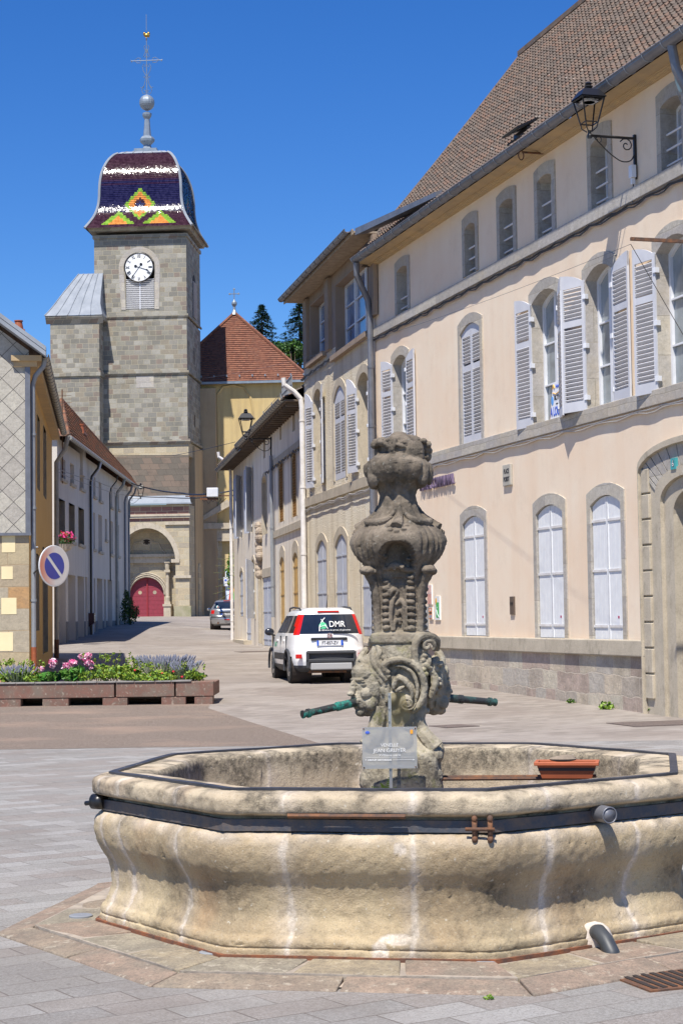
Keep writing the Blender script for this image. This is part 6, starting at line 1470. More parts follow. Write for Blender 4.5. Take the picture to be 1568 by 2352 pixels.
st3([(985, 460, -.10), (985, 380, -.13), (930, 335, -.155), (860, 330, -.165), (805, 380, -.17), (785, 460, -.17), (790, 540, -.17), (815, 620, -.172), (850, 700, -.17), (870, 790, -.16), (865, 870, -.15)], [.014, .020, .022, .022, .022, .021, .02, .019, .018, .016, .012])
st3([(985, 400, .10), (930, 330, .13), (860, 335, .15)], .022)
for k in range(6): b3(860 + 18 * (k % 2), 460 + k * 42, -.14, 30, 26, 26)
st3([(900, 500, -.12), (910, 560, -.135), (900, 600, -.14), (940, 620, -.13)], [.014, .018, .014, .008]); st3([(920, 620, -.12), (960, 700, -.11), (950, 800, -.11), (920, 880, -.1)], [.014, .022, .022, .014])
st3([(990, 470, -.02), (1030, 520, -.03), (1035, 600, -.04), (1010, 700, -.05), (1020, 800, -.04)], [.020, .022, .018, .020, .018])
for k in range(7): b3(985 + 22 * sin(k * 1.7), 540 + k * 45, -.07, 32, 28, 34)
b3(990, 640, .02, 45, 150, 90)
# left scroll strands (hair) above the mask
st3([(395, 420, -.02), (420, 350, -.06), (450, 400, -.10), (420, 480, -.12), (430, 560, -.14), (480, 640, -.15), (540, 720, -.16)], [.016, .020, .018, .018, .018, .018, .014])
st3([(455, 410, -.12), (480, 470, -.14), (460, 540, -.15), (500, 620, -.16), (560, 690, -.17)], [.014, .016, .015, .014, .012])
st3([(370, 440, .0), (330, 500, -.03), (300, 560, -.05), (280, 620, -.06)], [.018, .022, .022, .014]); b3(520, 520, -.155, 28, 28, 26)
for k in range(6): st3([(300 + k * 22, 540 - k * 14, -.07 - k * .008), (340 + k * 30, 560 - k * 6, -.11 - k * .006), (420 + k * 22, 640 + k * 5, -.135 - k * .004), (480 + k * 14, 720 + k * 12, -.145), (530, 800 + k * 22, -.14)], [.009, .013, .013, .012, .008], 6)
for k in range(4): st3([(290 + 10 * k, 600 + k * 10, -.06 - k * .02), (330, 590, -.10 - k * .012), (400, 640 + k * 18, -.13)], [.010, .012, .008], 6)
# mask heads (left one looks out of the picture, the right one opposite)
def head(c, az):
    K_ = 1.12; f = Vector((cos(az), sin(az), 0)); l = Vector((-sin(az), cos(az), 0)); R = Matrix((f, l, (0, 0, 1))).transposed(); c = Vector(c)
    def e(a, b, z, rx, ry, rz_, tilt=0): mb.ell(c + R @ Vector((a, b, z)) * K_, (rx * K_, ry * K_, rz_ * K_), R @ Matrix.Rotation(tilt, 3, 'Y'), 14)
    e(0, 0, .02, .105, .085, .125); e(.035, 0, -.05, .075, .068, .085); e(.062, 0, .075, .045, .068, .05)     # skull, jaw, forehead
    e(.092, 0, .043, .016, .058, .012)                                                                        # brow
    e(.116, 0, .006, .020, .012, .038, -.28); e(.128, 0, -.022, .018, .017, .012)                             # nose
    for s in (-1, 1):
        e(.078, s * .038, .022, .018, .020, .014); e(.070, s * .045, -.022, .030, .026, .030)                 # eye, cheek
        e(.088, s * .036, .034, .012, .022, .006); e(-.005, s * .088, -.005, .020, .012, .030)                # lid, ear
        e(.05, s * .055, -.07, .03, .02, .035)
    for k in range(12):
        a = 2 * pi * k / 12; e(.100, .026 * cos(a), -.052 + .022 * sin(a), .014, .010, .010)                 # lips round the spout
    e(.072, 0, -.112, .028, .030, .022)                                                                       # chin
HL = (-.150, -.055, H(a8(0, 790)[1])); AZL = radians(180 + 33)
head(HL, AZL); HR = (.150, .055, H(a8(0, 800)[1])); head(HR, radians(33)); 
# throat and foot masses
st3([(470, 960, -.09), (460, 1050, -.10), (440, 1130, -.10), (420, 1220, -.13), (350, 1300, -.14)], [.05, .045, .045, .05, .05]); st3([(820, 960, -.09), (800, 1060, -.10), (830, 1150, -.10), (880, 1230, -.12), (960, 1320, -.13)], [.05, .045, .04, .045, .05])
b3(690, 1250, -.15, 75, 90, 60); b3(920, 1380, -.12, 110, 95, 100); b3(985, 1350, -.02, 60, 90, 120); b3(380, 1420, -.12, 80, 120, 100); b3(900, 1480, -.14, 70, 45, 70); b3(940, 1560, -.13, 80, 80, 80); b3(350, 1600, -.12, 70, 110, 100); b3(560, 1330, -.16, 150, 40, 70)
colm = mb.mesh('column_raw', [m_basin], False)
bm = bmesh.new(); bm.from_mesh(colm); bmesh.ops.recalc_face_normals(bm, faces=bm.faces); bm.to_mesh(colm); bm.free()
co_ = bpy.data.objects.new('carved_column', colm); COL.objects.link(co_)
rm = co_.modifiers.new('r', 'REMESH'); rm.mode = 'VOXEL'; rm.voxel_size = .0032; rm.use_smooth_shade = True
sm = co_.modifiers.new('s', 'SMOOTH'); sm.iterations = 1; sm.factor = .2
bpy.context.view_layer.update(); dg = bpy.context.evaluated_depsgraph_get(); me = bpy.data.meshes.new_from_object(co_.evaluated_get(dg)); co_.modifiers.clear(); co_.data = me; me.materials.clear()
import numpy as np
nv = len(me.vertices); V = np.empty(nv * 3); me.vertices.foreach_get('co', V); V = V.reshape(-1, 3); Nn = np.empty(nv * 3); me.vertices.foreach_get('normal', Nn); Nn = Nn.reshape(-1, 3)
D = np.array([fbm(v[0], v[1], v[2], 22, 3) * .0024 + noise.noise(Vector(v) * 95) * .0010 - max(0, noise.noise(Vector(v) * 42) - .42) * .012 for v in V]); V += Nn * D[:, None]; me.vertices.foreach_set('co', V.ravel())
me.polygons.foreach_set('use_smooth', [True] * len(me.polygons)); me.update()
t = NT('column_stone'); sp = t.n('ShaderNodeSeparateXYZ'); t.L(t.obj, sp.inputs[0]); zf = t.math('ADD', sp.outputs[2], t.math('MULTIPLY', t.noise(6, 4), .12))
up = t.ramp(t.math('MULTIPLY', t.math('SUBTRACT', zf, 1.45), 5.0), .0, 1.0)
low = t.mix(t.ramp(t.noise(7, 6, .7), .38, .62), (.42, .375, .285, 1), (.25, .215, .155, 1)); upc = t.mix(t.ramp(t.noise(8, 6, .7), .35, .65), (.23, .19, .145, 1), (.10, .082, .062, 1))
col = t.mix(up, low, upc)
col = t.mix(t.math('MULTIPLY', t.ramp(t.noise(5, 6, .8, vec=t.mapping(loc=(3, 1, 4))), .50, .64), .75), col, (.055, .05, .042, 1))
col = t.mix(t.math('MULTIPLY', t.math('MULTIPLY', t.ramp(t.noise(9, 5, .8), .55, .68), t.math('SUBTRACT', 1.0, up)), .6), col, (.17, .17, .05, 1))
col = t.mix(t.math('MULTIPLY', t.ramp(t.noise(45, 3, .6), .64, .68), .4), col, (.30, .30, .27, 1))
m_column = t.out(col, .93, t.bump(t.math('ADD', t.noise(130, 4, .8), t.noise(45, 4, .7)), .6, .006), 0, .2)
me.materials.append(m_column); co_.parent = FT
# spouts
m_verd = simple('verdigris_pipe', (.02, .20, .15), (.022, .024, .022), .6, 14, .4, 60, a=.42, b=.52); m_verd2 = simple('dark_bronze_pipe', (.03, .032, .032), (.04, .12, .10), .55, 11, .4, 60, a=.45, b=.7)
def spout(a, b, mat):
    a, b = Vector(a), Vector(b); mb = MB(); mb.tube([a, a.lerp(b, .40)], [.0235, .0225], 16); mb.tube([a.lerp(b, .40), b], [.020, .018], 16); mb.tube([a.lerp(b, .37), a.lerp(b, .43)], .0245, 16); mb.tube([b.lerp(a, .12), b.lerp(a, .08)], .024, 16); mb.tube([b.lerp(a, .02), b], .022, 16)
    o = mb.build('spout_pipe', mat, FT, smooth=False); o2 = MB(); d = (b - a).normalized(); o2.tube([b, b + d * .0015], .014, 12); o2.build('spout_mouth', m_shade, o)
spout((-.21, -.10, 1.145), (-.525, -.30, 1.088), m_verd); spout((.20, .10, 1.150), (.535, .30, 1.108), m_verd2)
# iron bars across the basin and plaster block
mb = MB(); mb.tube([(.12, -.10, .725), (.98, -.28, .735)], .010, 6); mb.tube([(.12, .02, .725), (1.02, -.16, .735)], .010, 6); mb.build('iron_bar', m_rust, FT)
# plaque on post
PL = thing('information_plaque', 'clear engraved plastic plaque on a thin metal post in front of the fountain column', 'plaque', FC + Vector((-.06, -.36, .33)))
Yp = 9.56 - .36
def pt(px, py): q = atY(px, py, Yp); return (q.x - PL.location.x, q.z - PL.location.z)
a0, c1 = pt(831, 1671), pt(958, 1765); pt0 = pt(896, 1700)
mb = MB(); mb.box(pt0[0] - .008, pt0[0] + .008, .004, .016, 0, pt(896, 1592)[1]); post = mb.build('post', simple('aluminium_post', (.45, .45, .43), (.36, .36, .34), .4, 8, metal=.6), PL)
t = NT('frosted_plastic'); t.b.inputs['Transmission Weight'].default_value = 1; t.b.inputs['IOR'].default_value = 1.2; t.b.inputs['Alpha'].default_value = .62; t.b.inputs['Roughness'].default_value = .25; t.b.inputs['Transmission Weight'].default_value = .3; m_plex = t.out(C3((.46, .47, .47)), .3)
mb = MB(); mb.box(a0[0], c1[0], -.004, 0, c1[1], a0[1]); pan = mb.build('panel', m_plex, PL)
mb = MB(); mb.box(a0[0] + .005, c1[0] - .005, .001, .004, a0[1] - .013, a0[1] - .002); mb.box(a0[0] + .005, c1[0] - .005, .001, .004, c1[1] + .002, c1[1] + .018); mb.build('rail', simple('pale_rail', (.55, .55, .54), None, .4), PL)
mb = MB()
for x in (a0[0] + .008, c1[0] - .008):
    for z in (a0[1] - .008, c1[1] + .008): mb.ell((x, -.006, z), (.004, .003, .004), n=8)
mb.build('screw', m_rust, PL)
m_eng = simple('engraved_white', (.78, .78, .76), None, .6)
FM = lambda x, z: Matrix(((1, 0, 0, x), (0, 0, -1, -.006), (0, 1, 0, z), (0, 0, 0, 1)))
mx = (a0[0] + c1[0]) / 2
text_obj('lettering', 'VENELLE', .024, m_eng, pan, FM(mx - .0, a0[1] - .094), .0004); text_obj('lettering', 'JEAN GRUYER', .027, m_eng, pan, FM(mx, a0[1] - .122), .0004); text_obj('lettering', 'XVIIIème siècle', .018, m_eng, pan, FM(mx, a0[1] - .146), .0004)
text_obj('lettering', '7  CIRCUIT HISTORIQUE', .0125, m_eng, pan, FM(a0[0] + .014, a0[1] - .170), .0004, 'LEFT', bold=.0004)
mb = MB(); mb.box(a0[0] + .018, c1[0] - .012, -.006, -.005, a0[1] - .158, a0[1] - .157); mb.box(mx + .015, c1[0] - .02, -.006, -.005, a0[1] - .171, a0[1] - .1695); mb.poly([(c1[0] - .022, -.006, a0[1] - .166), (c1[0] - .012, -.006, a0[1] - .170), (c1[0] - .022, -.006, a0[1] - .174)]); mb.build('engraved_line', m_eng, pan)
mb = MB(); mb.ell((a0[0] + .028, -.006, a0[1] - .027), (.012, .001, .008)); mb.build('blue_emblem', mblue, pan); mb = MB(); mb.box(c1[0] - .034, c1[0] - .020, -.0065, -.005, a0[1] - .036, a0[1] - .016); mb.build('orange_shield', simple('shield_orange', (.85, .35, .03)), pan)
q0 = pt(898, 1592); q1 = pt(943, 1668)
t = NT('yellowed_plastic'); t.b.inputs['Transmission Weight'].default_value = 1; t.b.inputs['Alpha'].default_value = .42; m_yp = t.out(C3((.62, .55, .22)), .3)
mb = MB(); mb.prism([(q0[0], q0[1]), (pt(928, 1594)[0], q0[1]), (pt(942, 1645)[0], pt(942, 1645)[1]), (pt(935, 1660)[0], pt(935, 1660)[1]), (pt(918, 1669)[0], q1[1]), (q0[0], q1[1])], -.002, .001); mb.build('broken_pane', m_yp, PL)
mb = MB()
for py in (1598, 1628, 1657): x_, z_ = pt(893.5, py); mb.ell((x_, .0, z_), (.004, .004, .004), n=8)
mb.build('screw', m_pipegrey, PL)
# terracotta box with a stone
TP = thing('terracotta_planter', 'empty terracotta window box resting on iron bars inside the fountain basin', 'planter', FC + Vector((.86, -.22, .735)), radians(-10)); TP.scale = (.86, .86, .8)
mb = MB()
mb.add([(-.15, -.06, 0), (.15, -.06, 0), (.15, .06, 0), (-.15, .06, 0), (-.18, -.085, .09), (.18, -.085, .09), (.18, .085, .09), (-.18, .085, .09)], [(0, 3, 2, 1), (0, 1, 5, 4), (1, 2, 6, 5), (2, 3, 7, 6), (3, 0, 4, 7)])
mb.add([(-.165, -.075, .02), (.165, -.075, .02)], [])
m_terra = simple('terracotta', (.46, .12, .045), (.38, .10, .04), .6, 6)
TB = mb.build('box', m_terra, TP)
mb = MB(); mb.band([(-.175, 0)] * 2, [(-.19, 0)] * 2, 0, 0) if False else None
for (a, b, c, d) in ((-.195, .195, -.10, -.078), (-.195, .195, .078, .10), (-.195, -.172, -.078, .078), (.172, .195, -.078, .078)): mb.box(a, b, c, d, .085, .108)
mb.build('lip', m_terra, TP, bevel=.004); mb = MB(); mb.box(-.17, .17, -.08, .08, .05, .075); mb.build('soil', simple('dry_soil', (.07, .045, .03)), TP)
mb = MB(); mb.ell((0, 0, 0), (.075, .045, .016), n=10); mb.ell((.02, .0, .008), (.05, .03, .014), n=7); o = mb.build('loose_stone', simple('flat_stone', (.28, .22, .16), (.2, .16, .12), .9, 20)); o.location = TP.location + Vector((-.02, .0, .098)); tag(o, 'flat broken stone lying on top of the terracotta box', 'stone')
# ======================= CARS =======================
def car_paint(name, c, metal=0, rough=.25):
    t = NT(name); t.b.inputs['Coat Weight'].default_value = .6; t.b.inputs['Coat Roughness'].default_value = .04; return t.out(C3(c), rough, None, metal)
m_plas = simple('dark_bumper_plastic', (.035, .037, .042), None, .6); m_tyre = simple('tyre_rubber', (.018, .018, .018), None, .8, 9, .3, 40); m_rim = simple('alloy_rim', (.40, .41, .43), None, .3, metal=.8)
m_lens = NT('red_lens'); m_lens = m_lens.out(C3((.55, .012, .01)), .12); m_cglass = glass_mat('car_glass', (.010, .014, .022), .03); m_amber = simple('amber_lens', (.7, .18, .02), None, .2); m_clear = simple('clear_lens', (.6, .6, .6), None, .15)
def interp(tb, z):
    if z <= tb[0][0]: return tb[0][1]
    for i in range(len(tb) - 1):
        if z <= tb[i + 1][0]: t = (z - tb[i][0]) / (tb[i + 1][0] - tb[i][0]); t = t * t * (3 - 2 * t) if False else t; return lerp(tb[i][1], tb[i + 1][1], t)
    return tb[-1][1]
def build_car(name, label, paint, loc, rz, rear, front, half, zmax, zmin, wheels, wr, classify, mats, group=None, cr=.22):
    root = thing(name, label, 'car', loc, rz, group)
    NZc, N = 66, 120; rings = []
    for i in range(NZc + 1):
        z = lerp(zmin, zmax, i / NZc); y0, y1, hw = interp(rear, z), interp(front, z), interp(half, z); r = min(cr, hw * .9); pts = []
        yc, hl = (y0 + y1) / 2, (y1 - y0) / 2
        per = []
        for k in range(N):
            a = 2 * pi * (k + .5) / N; n_ = 5.2
            c, s = cos(a), sin(a); rr_ = 1 / ((abs(c) ** n_ + abs(s) ** n_) ** (1 / n_)); x, y = rr_ * c, rr_ * s
            # denser, bulged rear face
            yy = yc + hl * y; 
            if y < -.9: yy += .05 * (x * x) * (1 if z > .3 else 1)
            pts.append((hw * x, yy, z))
        rings.append(pts)
    vs = [p for r in rings for p in r]; groups = {}
    def put(key, f): groups.setdefault(key, []).append(f)
    for i in range(NZc):
        for k in range(N):
            f = (i * N + k, i * N + (k + 1) % N, (i + 1) * N + (k + 1) % N, (i + 1) * N + k); c = sum((Vector(vs[q]) for q in f), Vector()) / 4
            key = None
            if abs(c.x) > interp(half, c.z) * .80:
                for wy in wheels:
                    if (c.y - wy) ** 2 + (c.z - wr) ** 2 < (wr + .045) ** 2: key = 'skip'
            if key != 'skip': put(classify(c, interp(half, c.z), interp(rear, c.z), interp(front, c.z)), f)
    put('roof_top', tuple(range(NZc * N, (NZc + 1) * N))); put('underbody', tuple(range(N - 1, -1, -1)))
    for key, fs in groups.items():
        nm, mt = mats[key]
        if key in ('side_window', 'cladding', 'pillar'):
            m_ = MB(); m_.add(vs, fs); build_split(m_, nm, mt, root, smooth=True, fix=False); continue
        used = sorted(set(q for f in fs for q in f)); mp = {q: i for i, q in enumerate(used)}
        m_ = MB(); m_.add([vs[q] for q in used], [tuple(mp[q] for q in f) for f in fs]); o = m_.build(nm, mt, root, smooth=key not in ('roof_top', 'underbody'), fix=False)
    for wy in wheels:
        for s in (-1, 1):
            hw = interp(half, wr); xo = s * (hw - .005); xi = s * (hw - .21)
            m_ = MB(); m_.tube([(xi, wy, wr), (xo - s * .012, wy, wr), (xo, wy, wr)], [wr, wr, wr - .02], 32); w_ = m_.build('wheel', m_tyre, root)
            m_ = MB(); m_.tube([(xo - s * .01, wy, wr), (xo + s * .004, wy, wr)], [wr * .62, wr * .60], 24)
            m_.build('rim', m_rim, w_)
            m_ = MB()
            for q in range(6): a = q * pi / 3 + .3; m_.tube([(xo + s * .005, wy + wr * .42 * cos(a), wr + wr * .42 * sin(a)), (xo + s * .006, wy + wr * .42 * cos(a), wr + wr * .42 * sin(a))], wr * .11, 8)
            m_.build('rim_opening', m_black, w_)
            m_ = MB(); m_.tube([(s * (hw - .45), wy, wr), (s * (hw - .02), wy, wr)], wr + .05, 28); m_.f = m_.f[:-1]; m_.m = m_.m[:-1]
            m_.build('wheel_well', m_shade, root)
    return root
def decal_rear(mb, x0, x1, z0, z1, rear, off=.006, bulge=True):
    y0, y1 = interp(rear, z0) - off, interp(rear, z1) - off; mb.add([(x0, y0, z0), (x1, y0, z0), (x1, y1, z1), (x0, y1, z1)], [(0, 1, 2, 3)])
# --- white compact car ---
rear = [(.22, -1.66), (.30, -1.80), (.45, -1.84), (.68, -1.83), (.74, -1.80), (1.0, -1.77), (1.10, -1.74), (1.46, -1.60), (1.53, -1.50), (1.57, -1.2)]
front = [(.22, 1.6), (.35, 1.80), (.6, 1.82), (.8, 1.76), (.95, 1.45), (1.02, 1.12), (1.1, 1.0), (1.45, .45), (1.53, .22), (1.57, -.1)]
half = [(.22, .72), (.3, .80), (.5, .835), (.75, .835), (.95, .815), (1.05, .79), (1.4, .66), (1.48, .62), (1.54, .54), (1.575, .40)]
def cls(c, hw, ry, fy):
    z = c.z; u = abs(c.x) / hw
    if c.y < ry + .30 and u < .985:
        if 1.03 < z < 1.43 and u < .81 and c.y < ry + .12: return 'rear_window'
        if 1.0 < z < 1.44 and u >= .81 and c.y < ry + .30: return 'lamp_l' if c.x < 0 else 'lamp_r'
    if c.y < ry + .12 and z < .68 and u < .60: return 'bumper' if z > .42 else 'skid' if z > .30 else 'bumper'
    if z < .37: return 'bumper'
    if u > .85 and 1.04 < z < 1.41 and -1.52 < c.y < fy - .22:
        if abs(c.y + .33) < .05 or abs(c.y + 1.16) < .04: return 'pillar'
        return 'side_window'
    if u > .85 and .47 < z < .62 and -.75 < c.y < .75: return 'cladding'
    if c.y > fy - .12 and 1.1 < z < 1.43 and u < .9: return 'windscreen'
    return 'body'
m_whitepaint = car_paint('white_car_paint', (.78, .78, .77)); m_silver = car_paint('silver_car_paint', (.42, .43, .44), .7, .3); m_silverplastic = simple('silver_skid', (.36, .36, .36), None, .45)
px_, Yc = 727, 39.0
lc = atY(px_, 1500, Yc + .1); RZW = radians(10.5)
loc = Vector((lc.x, Yc, 0)); fw = Vector((-sin(RZW), cos(RZW), 0)); loc = loc + fw * 0.0; loc.z = gz(loc.x, loc.y)
WC_ = build_car('white_compact_car', 'white compact hatchback with dark bumper parked in the street seen from behind', m_whitepaint, loc + fw * .0, RZW, rear, front, half, 1.575, .22, (-1.13, 1.17), .315, cls,
    {'body': ('body', m_whitepaint), 'bumper': ('bumper', m_plas), 'skid': ('skid_plate', m_silverplastic), 'rear_window': ('rear_window', m_cglass), 'lamp_l': ('tail_light', m_lens), 'lamp_r': ('tail_light', m_lens), 'pillar': ('door_pillar', m_plas), 'side_window': ('side_window', m_cglass), 'windscreen': ('windscreen', m_cglass), 'cladding': ('door_cladding', m_plas), 'roof_top': ('roof', m_whitepaint), 'underbody': ('underbody', m_black)})
mb = MB(); mb.box(-.53, .53, -1.875, -1.80, .42, .50); mb.box(-.53, -.47, -1.875, -1.78, .30, .64); mb.box(.47, .53, -1.875, -1.78, .30, .64); mb.box(-.53, .53, -1.88, -1.79, .60, .66); mb.build('bumper_guard', m_plas, WC_, bevel=.02)
mb = MB(); mb.box(-.44, .44, -1.872, -1.80, .27, .415); mb.build('skid_panel', m_silverplastic, WC_, bevel=.02)
mb = MB(); mb.box(-.42, .36, -1.805, -1.74, .885, .945); mb.build('tailgate_strip', simple('dark_chrome', (.06, .06, .065), None, .2, metal=.7), WC_, bevel=.02)
mb = MB(); mb.box(-.30, .26, -1.822, -1.80, .775, .885); pl_ = mb.build('number_plate', simple('plate_white', (.72, .73, .75), None, .4), WC_)
mb = MB(); mb.box(-.30, -.26, -1.825, -1.823, .775, .885); mb.box(.215, .26, -1.825, -1.823, .775, .885); build_split(mb, 'plate_band', simple('plate_blue', (.02, .10, .55), None, .4), pl_)
CM = lambda x, y, z, tilt=0: Matrix.Translation((x, y, z)) @ Matrix.Rotation(radians(tilt), 4, 'X') @ Matrix(((1, 0, 0, 0), (0, 0, -1, 0), (0, 1, 0, 0), (0, 0, 0, 1)))
text_obj('registration', 'FT-857-ZV', .095, m_ink, pl_, CM(-.02, -1.826, .83), .0005, sx=.82, bold=.001)
def oyz(z): return interp(rear, z) - .012
tl = math.degrees(atan2(.14, .36))
text_obj('lettering', 'DMR', .19, m_eng, WC_, CM(-.02, oyz(1.22) - .012, 1.22, -tl), .0005, 'LEFT', sx=.85)
text_obj('lettering', 'la référence du service à la personne', .05, m_eng, WC_, CM(.10, oyz(1.10) - .012, 1.10, -tl), .0005, sx=.9)
mb = MB(); mb.tube([(-.235, oyz(1.08) - .014, 1.08), (-.225, oyz(1.17) - .014, 1.17), (-.18, oyz(1.27) - .014, 1.27), (-.10, oyz(1.36) - .014, 1.36)], .010, 5); mb.tube([(-.18, oyz(1.33) - .014, 1.33), (-.12, oyz(1.24) - .014, 1.24), (-.05, oyz(1.13) - .014, 1.13)], .010, 5); mb.build('white_swoosh', m_eng, WC_)
mb = MB(); mb.tube([(-.22, oyz(1.17) - .014, 1.165), (-.14, oyz(1.2) - .014, 1.195), (-.08, oyz(1.19) - .014, 1.185)], .006, 5); mb.build('white_crossbar', m_eng, WC_)
mb = MB(); mb.ell((-.15, oyz(1.18) - .002, 1.18), (.085, .006, .085), n=16); mb.build('green_disc', simple('mint_green', (.12, .62, .32), None, .5), WC_)
mb = MB(); mb.box(.05, .55, oyz(1.05) - .03, oyz(1.05), 1.045, 1.06); mb.build('wiper', m_black, WC_)
mb = MB(); mb.box(-.24, .22, -1.615, -1.56, 1.475, 1.51); mb.build('brake_light', m_lens, WC_)
mb = MB(); mb.tube([(-.02, -1.80, .985), (-.02, -1.765, .985)], .055, 16); mb.build('badge', simple('maroon_badge', (.25, .05, .06), (.5, .5, .5), .3, 25, metal=.3), WC_)
for s, mt in ((-1, m_lens), (1, m_clear)):
    mb = MB(); mb.box(s * .68 - .065, s * .68 + .065, -1.80, -1.74, .51, .60); mb.build('fog_light', mt, WC_, bevel=.01)
mb = MB(); mb.box(.68 - .08, .68 + .08, -1.79, -1.74, .50, .61); mb.build('reflector_frame', m_lens, WC_)
for s in (-1, 1):
    mb = MB(); mb.ell((s * .93, .78, 1.06), (.11, .06, .085)); mb.tube([(s * .80, .8, .98), (s * .9, .78, 1.0)], .02, 6); mb.build('wing_mirror', simple('mirror_shell', (.02, .022, .03), None, .25), WC_, smooth=True)
    mb = MB(); mb.tube([(s * .54, -1.30, 1.51), (s * .55, -1.15, 1.565), (s * .56, -.4, 1.59), (s * .56, .1, 1.57), (s * .54, .28, 1.50)], .020, 6); mb.build('roof_rail', m_plas, WC_)
    for wy in (-1.13, 1.17):
        mb = MB(); mb.tube([(s * .835, wy + .375 * cos(a), .315 + .375 * sin(a)) for a in [radians(d) for d in range(-12, 193, 12)]], .028, 6); mb.build('wheel_arch', m_plas, WC_)
    for yy in (-.62, .30):
        mb = MB(); mb.box(s * .80, s * .845, yy - .09, yy + .09, .86, .90); mb.build('door_handle', m_whitepaint, WC_, bevel=.01)
    mb = MB()
    for yy in (.95, -.22, -1.0): mb.box(s * .80, s * .8385, yy - .004, yy + .004, .46, .98)
    build_split(mb, 'door_gap', m_black, WC_)
mb = MB(); mb.tube([(0.0, -1.35, 1.57), (.02, -1.42, 1.85)], [.012, .003], 5); mb.build('aerial', m_black, WC_)
mb = MB(); mb.tube([(-.60 + 0, -1.835, .52), (-.6, -1.8, .515)], .0, 3) if False else None
mb = MB(); mb.box(-.75, .75, -1.0, -.95, .24, .32); mb.box(-.45, .35, -1.7, -1.2, .20, .27); mb.build('exhaust', m_rust, WC_)
mb = MB(); M_ = None
text_obj('lettering', 'DMR', .16, simple('green_letters', (.05, .35, .18)), WC_, Matrix(((0, 0, -1, -.845), (-1, 0, 0, .45), (0, 1, 0, .78), (0, 0, 0, 1))), .0005)
# --- silver hatchback ---
rear2 = [(.2, -1.7), (.3, -1.88), (.5, -1.92), (.62, -1.90), (.66, -1.84), (.95, -1.78), (1.02, -1.70), (1.30, -1.25), (1.37, -1.10), (1.43, -.7)]
front2 = [(.2, 1.7), (.35, 1.9), (.55, 1.9), (.7, 1.8), (.88, 1.2), (.95, 1.0), (1.3, .3), (1.38, .1), (1.43, -.1)]
half2 = [(.2, .72), (.3, .80), (.5, .825), (.75, .825), (.9, .80), (1.0, .76), (1.28, .60), (1.36, .56), (1.43, .38)]
def cls2(c, hw, ry, fy):
    z = c.z; u = abs(c.x) / hw
    if c.y < ry + .25 and 1.0 < z < 1.31 and u < .86: return 'rear_window'
    if c.y < ry + .30 and .76 < z < .93 and u > .74: return 'lamp_l' if c.x < 0 else 'lamp_r'
    if c.y < ry + .25 and .575 < z < .655: return 'strip'
    if u > .85 and .98 < z < 1.28 and -1.2 < c.y < fy - .2: return 'side_window'
    if c.y > fy - .12 and .98 < z < 1.3: return 'windscreen'
    return 'body'
lc = atY(517, 1440, 82.8); loc = Vector((lc.x, 84.6, 0)); loc.z = gz(loc.x, 83)
SC_ = build_car('silver_hatchback', 'silver grey hatchback parked far up the street beyond the aged plaster house', m_silver, loc, radians(3), rear2, front2, half2, 1.43, .2, (-1.2, 1.24), .30, cls2,
    {'body': ('body', m_silver), 'rear_window': ('rear_window', m_cglass), 'lamp_l': ('tail_light', m_lens), 'lamp_r': ('tail_light', m_lens), 'strip': ('bumper_strip', m_plas), 'side_window': ('side_window', m_cglass), 'windscreen': ('windscreen', m_cglass), 'roof_top': ('roof', m_silver), 'underbody': ('underbody', m_black)})
mb = MB(); mb.box(-.26, .26, -1.87, -1.83, .69, .80); pl_ = mb.build('number_plate', m_clear, SC_); text_obj('registration', 'CN-709-RH', .09, m_ink, pl_, CM(0, -1.872, .745), .0005, sx=.8)
mb = MB(); mb.box(-.26, -.22, -1.873, -1.871, .69, .80); mb.build('plate_band', simple('plate_blue_far', (.02, .10, .55), None, .4), pl_)
mb = MB(); mb.box(-.36, .36, -1.88, -1.82, .81, .86); mb.build('tailgate_handle', m_black, SC_); mb = MB(); mb.box(-.12, .12, -1.935, -1.90, .46, .51); mb.build('fog_light', m_lens, SC_); mb = MB(); mb.tube([(-.42, -1.93, .33), (-.42, -1.7, .33)], .045, 10); mb.build('exhaust', m_rust, SC_)
mb = MB(); mb.box(-.17, .14, -1.22, -1.16, 1.36, 1.385); mb.build('brake_light', m_lens, SC_)
mb = MB(); mb.ell((-.42, -1.66, 1.08), (.085, .02, .07), n=14); st_ = mb.build('round_sticker', simple('pale_turquoise', (.5, .8, .75)), SC_); text_obj('letter', 'A', .12, m_lens, st_, CM(-.42, -1.70, 1.08, -30), .001, bold=.003)
for s in (-1, 1): mb = MB(); mb.ell((s * .90, .6, .98), (.10, .05, .07)); mb.build('wing_mirror', m_silver, SC_, smooth=True)
mb = MB(); mb.box(.0, .4, -1.70, -1.66, 1.02, 1.035); mb.build('wiper', m_black, SC_)

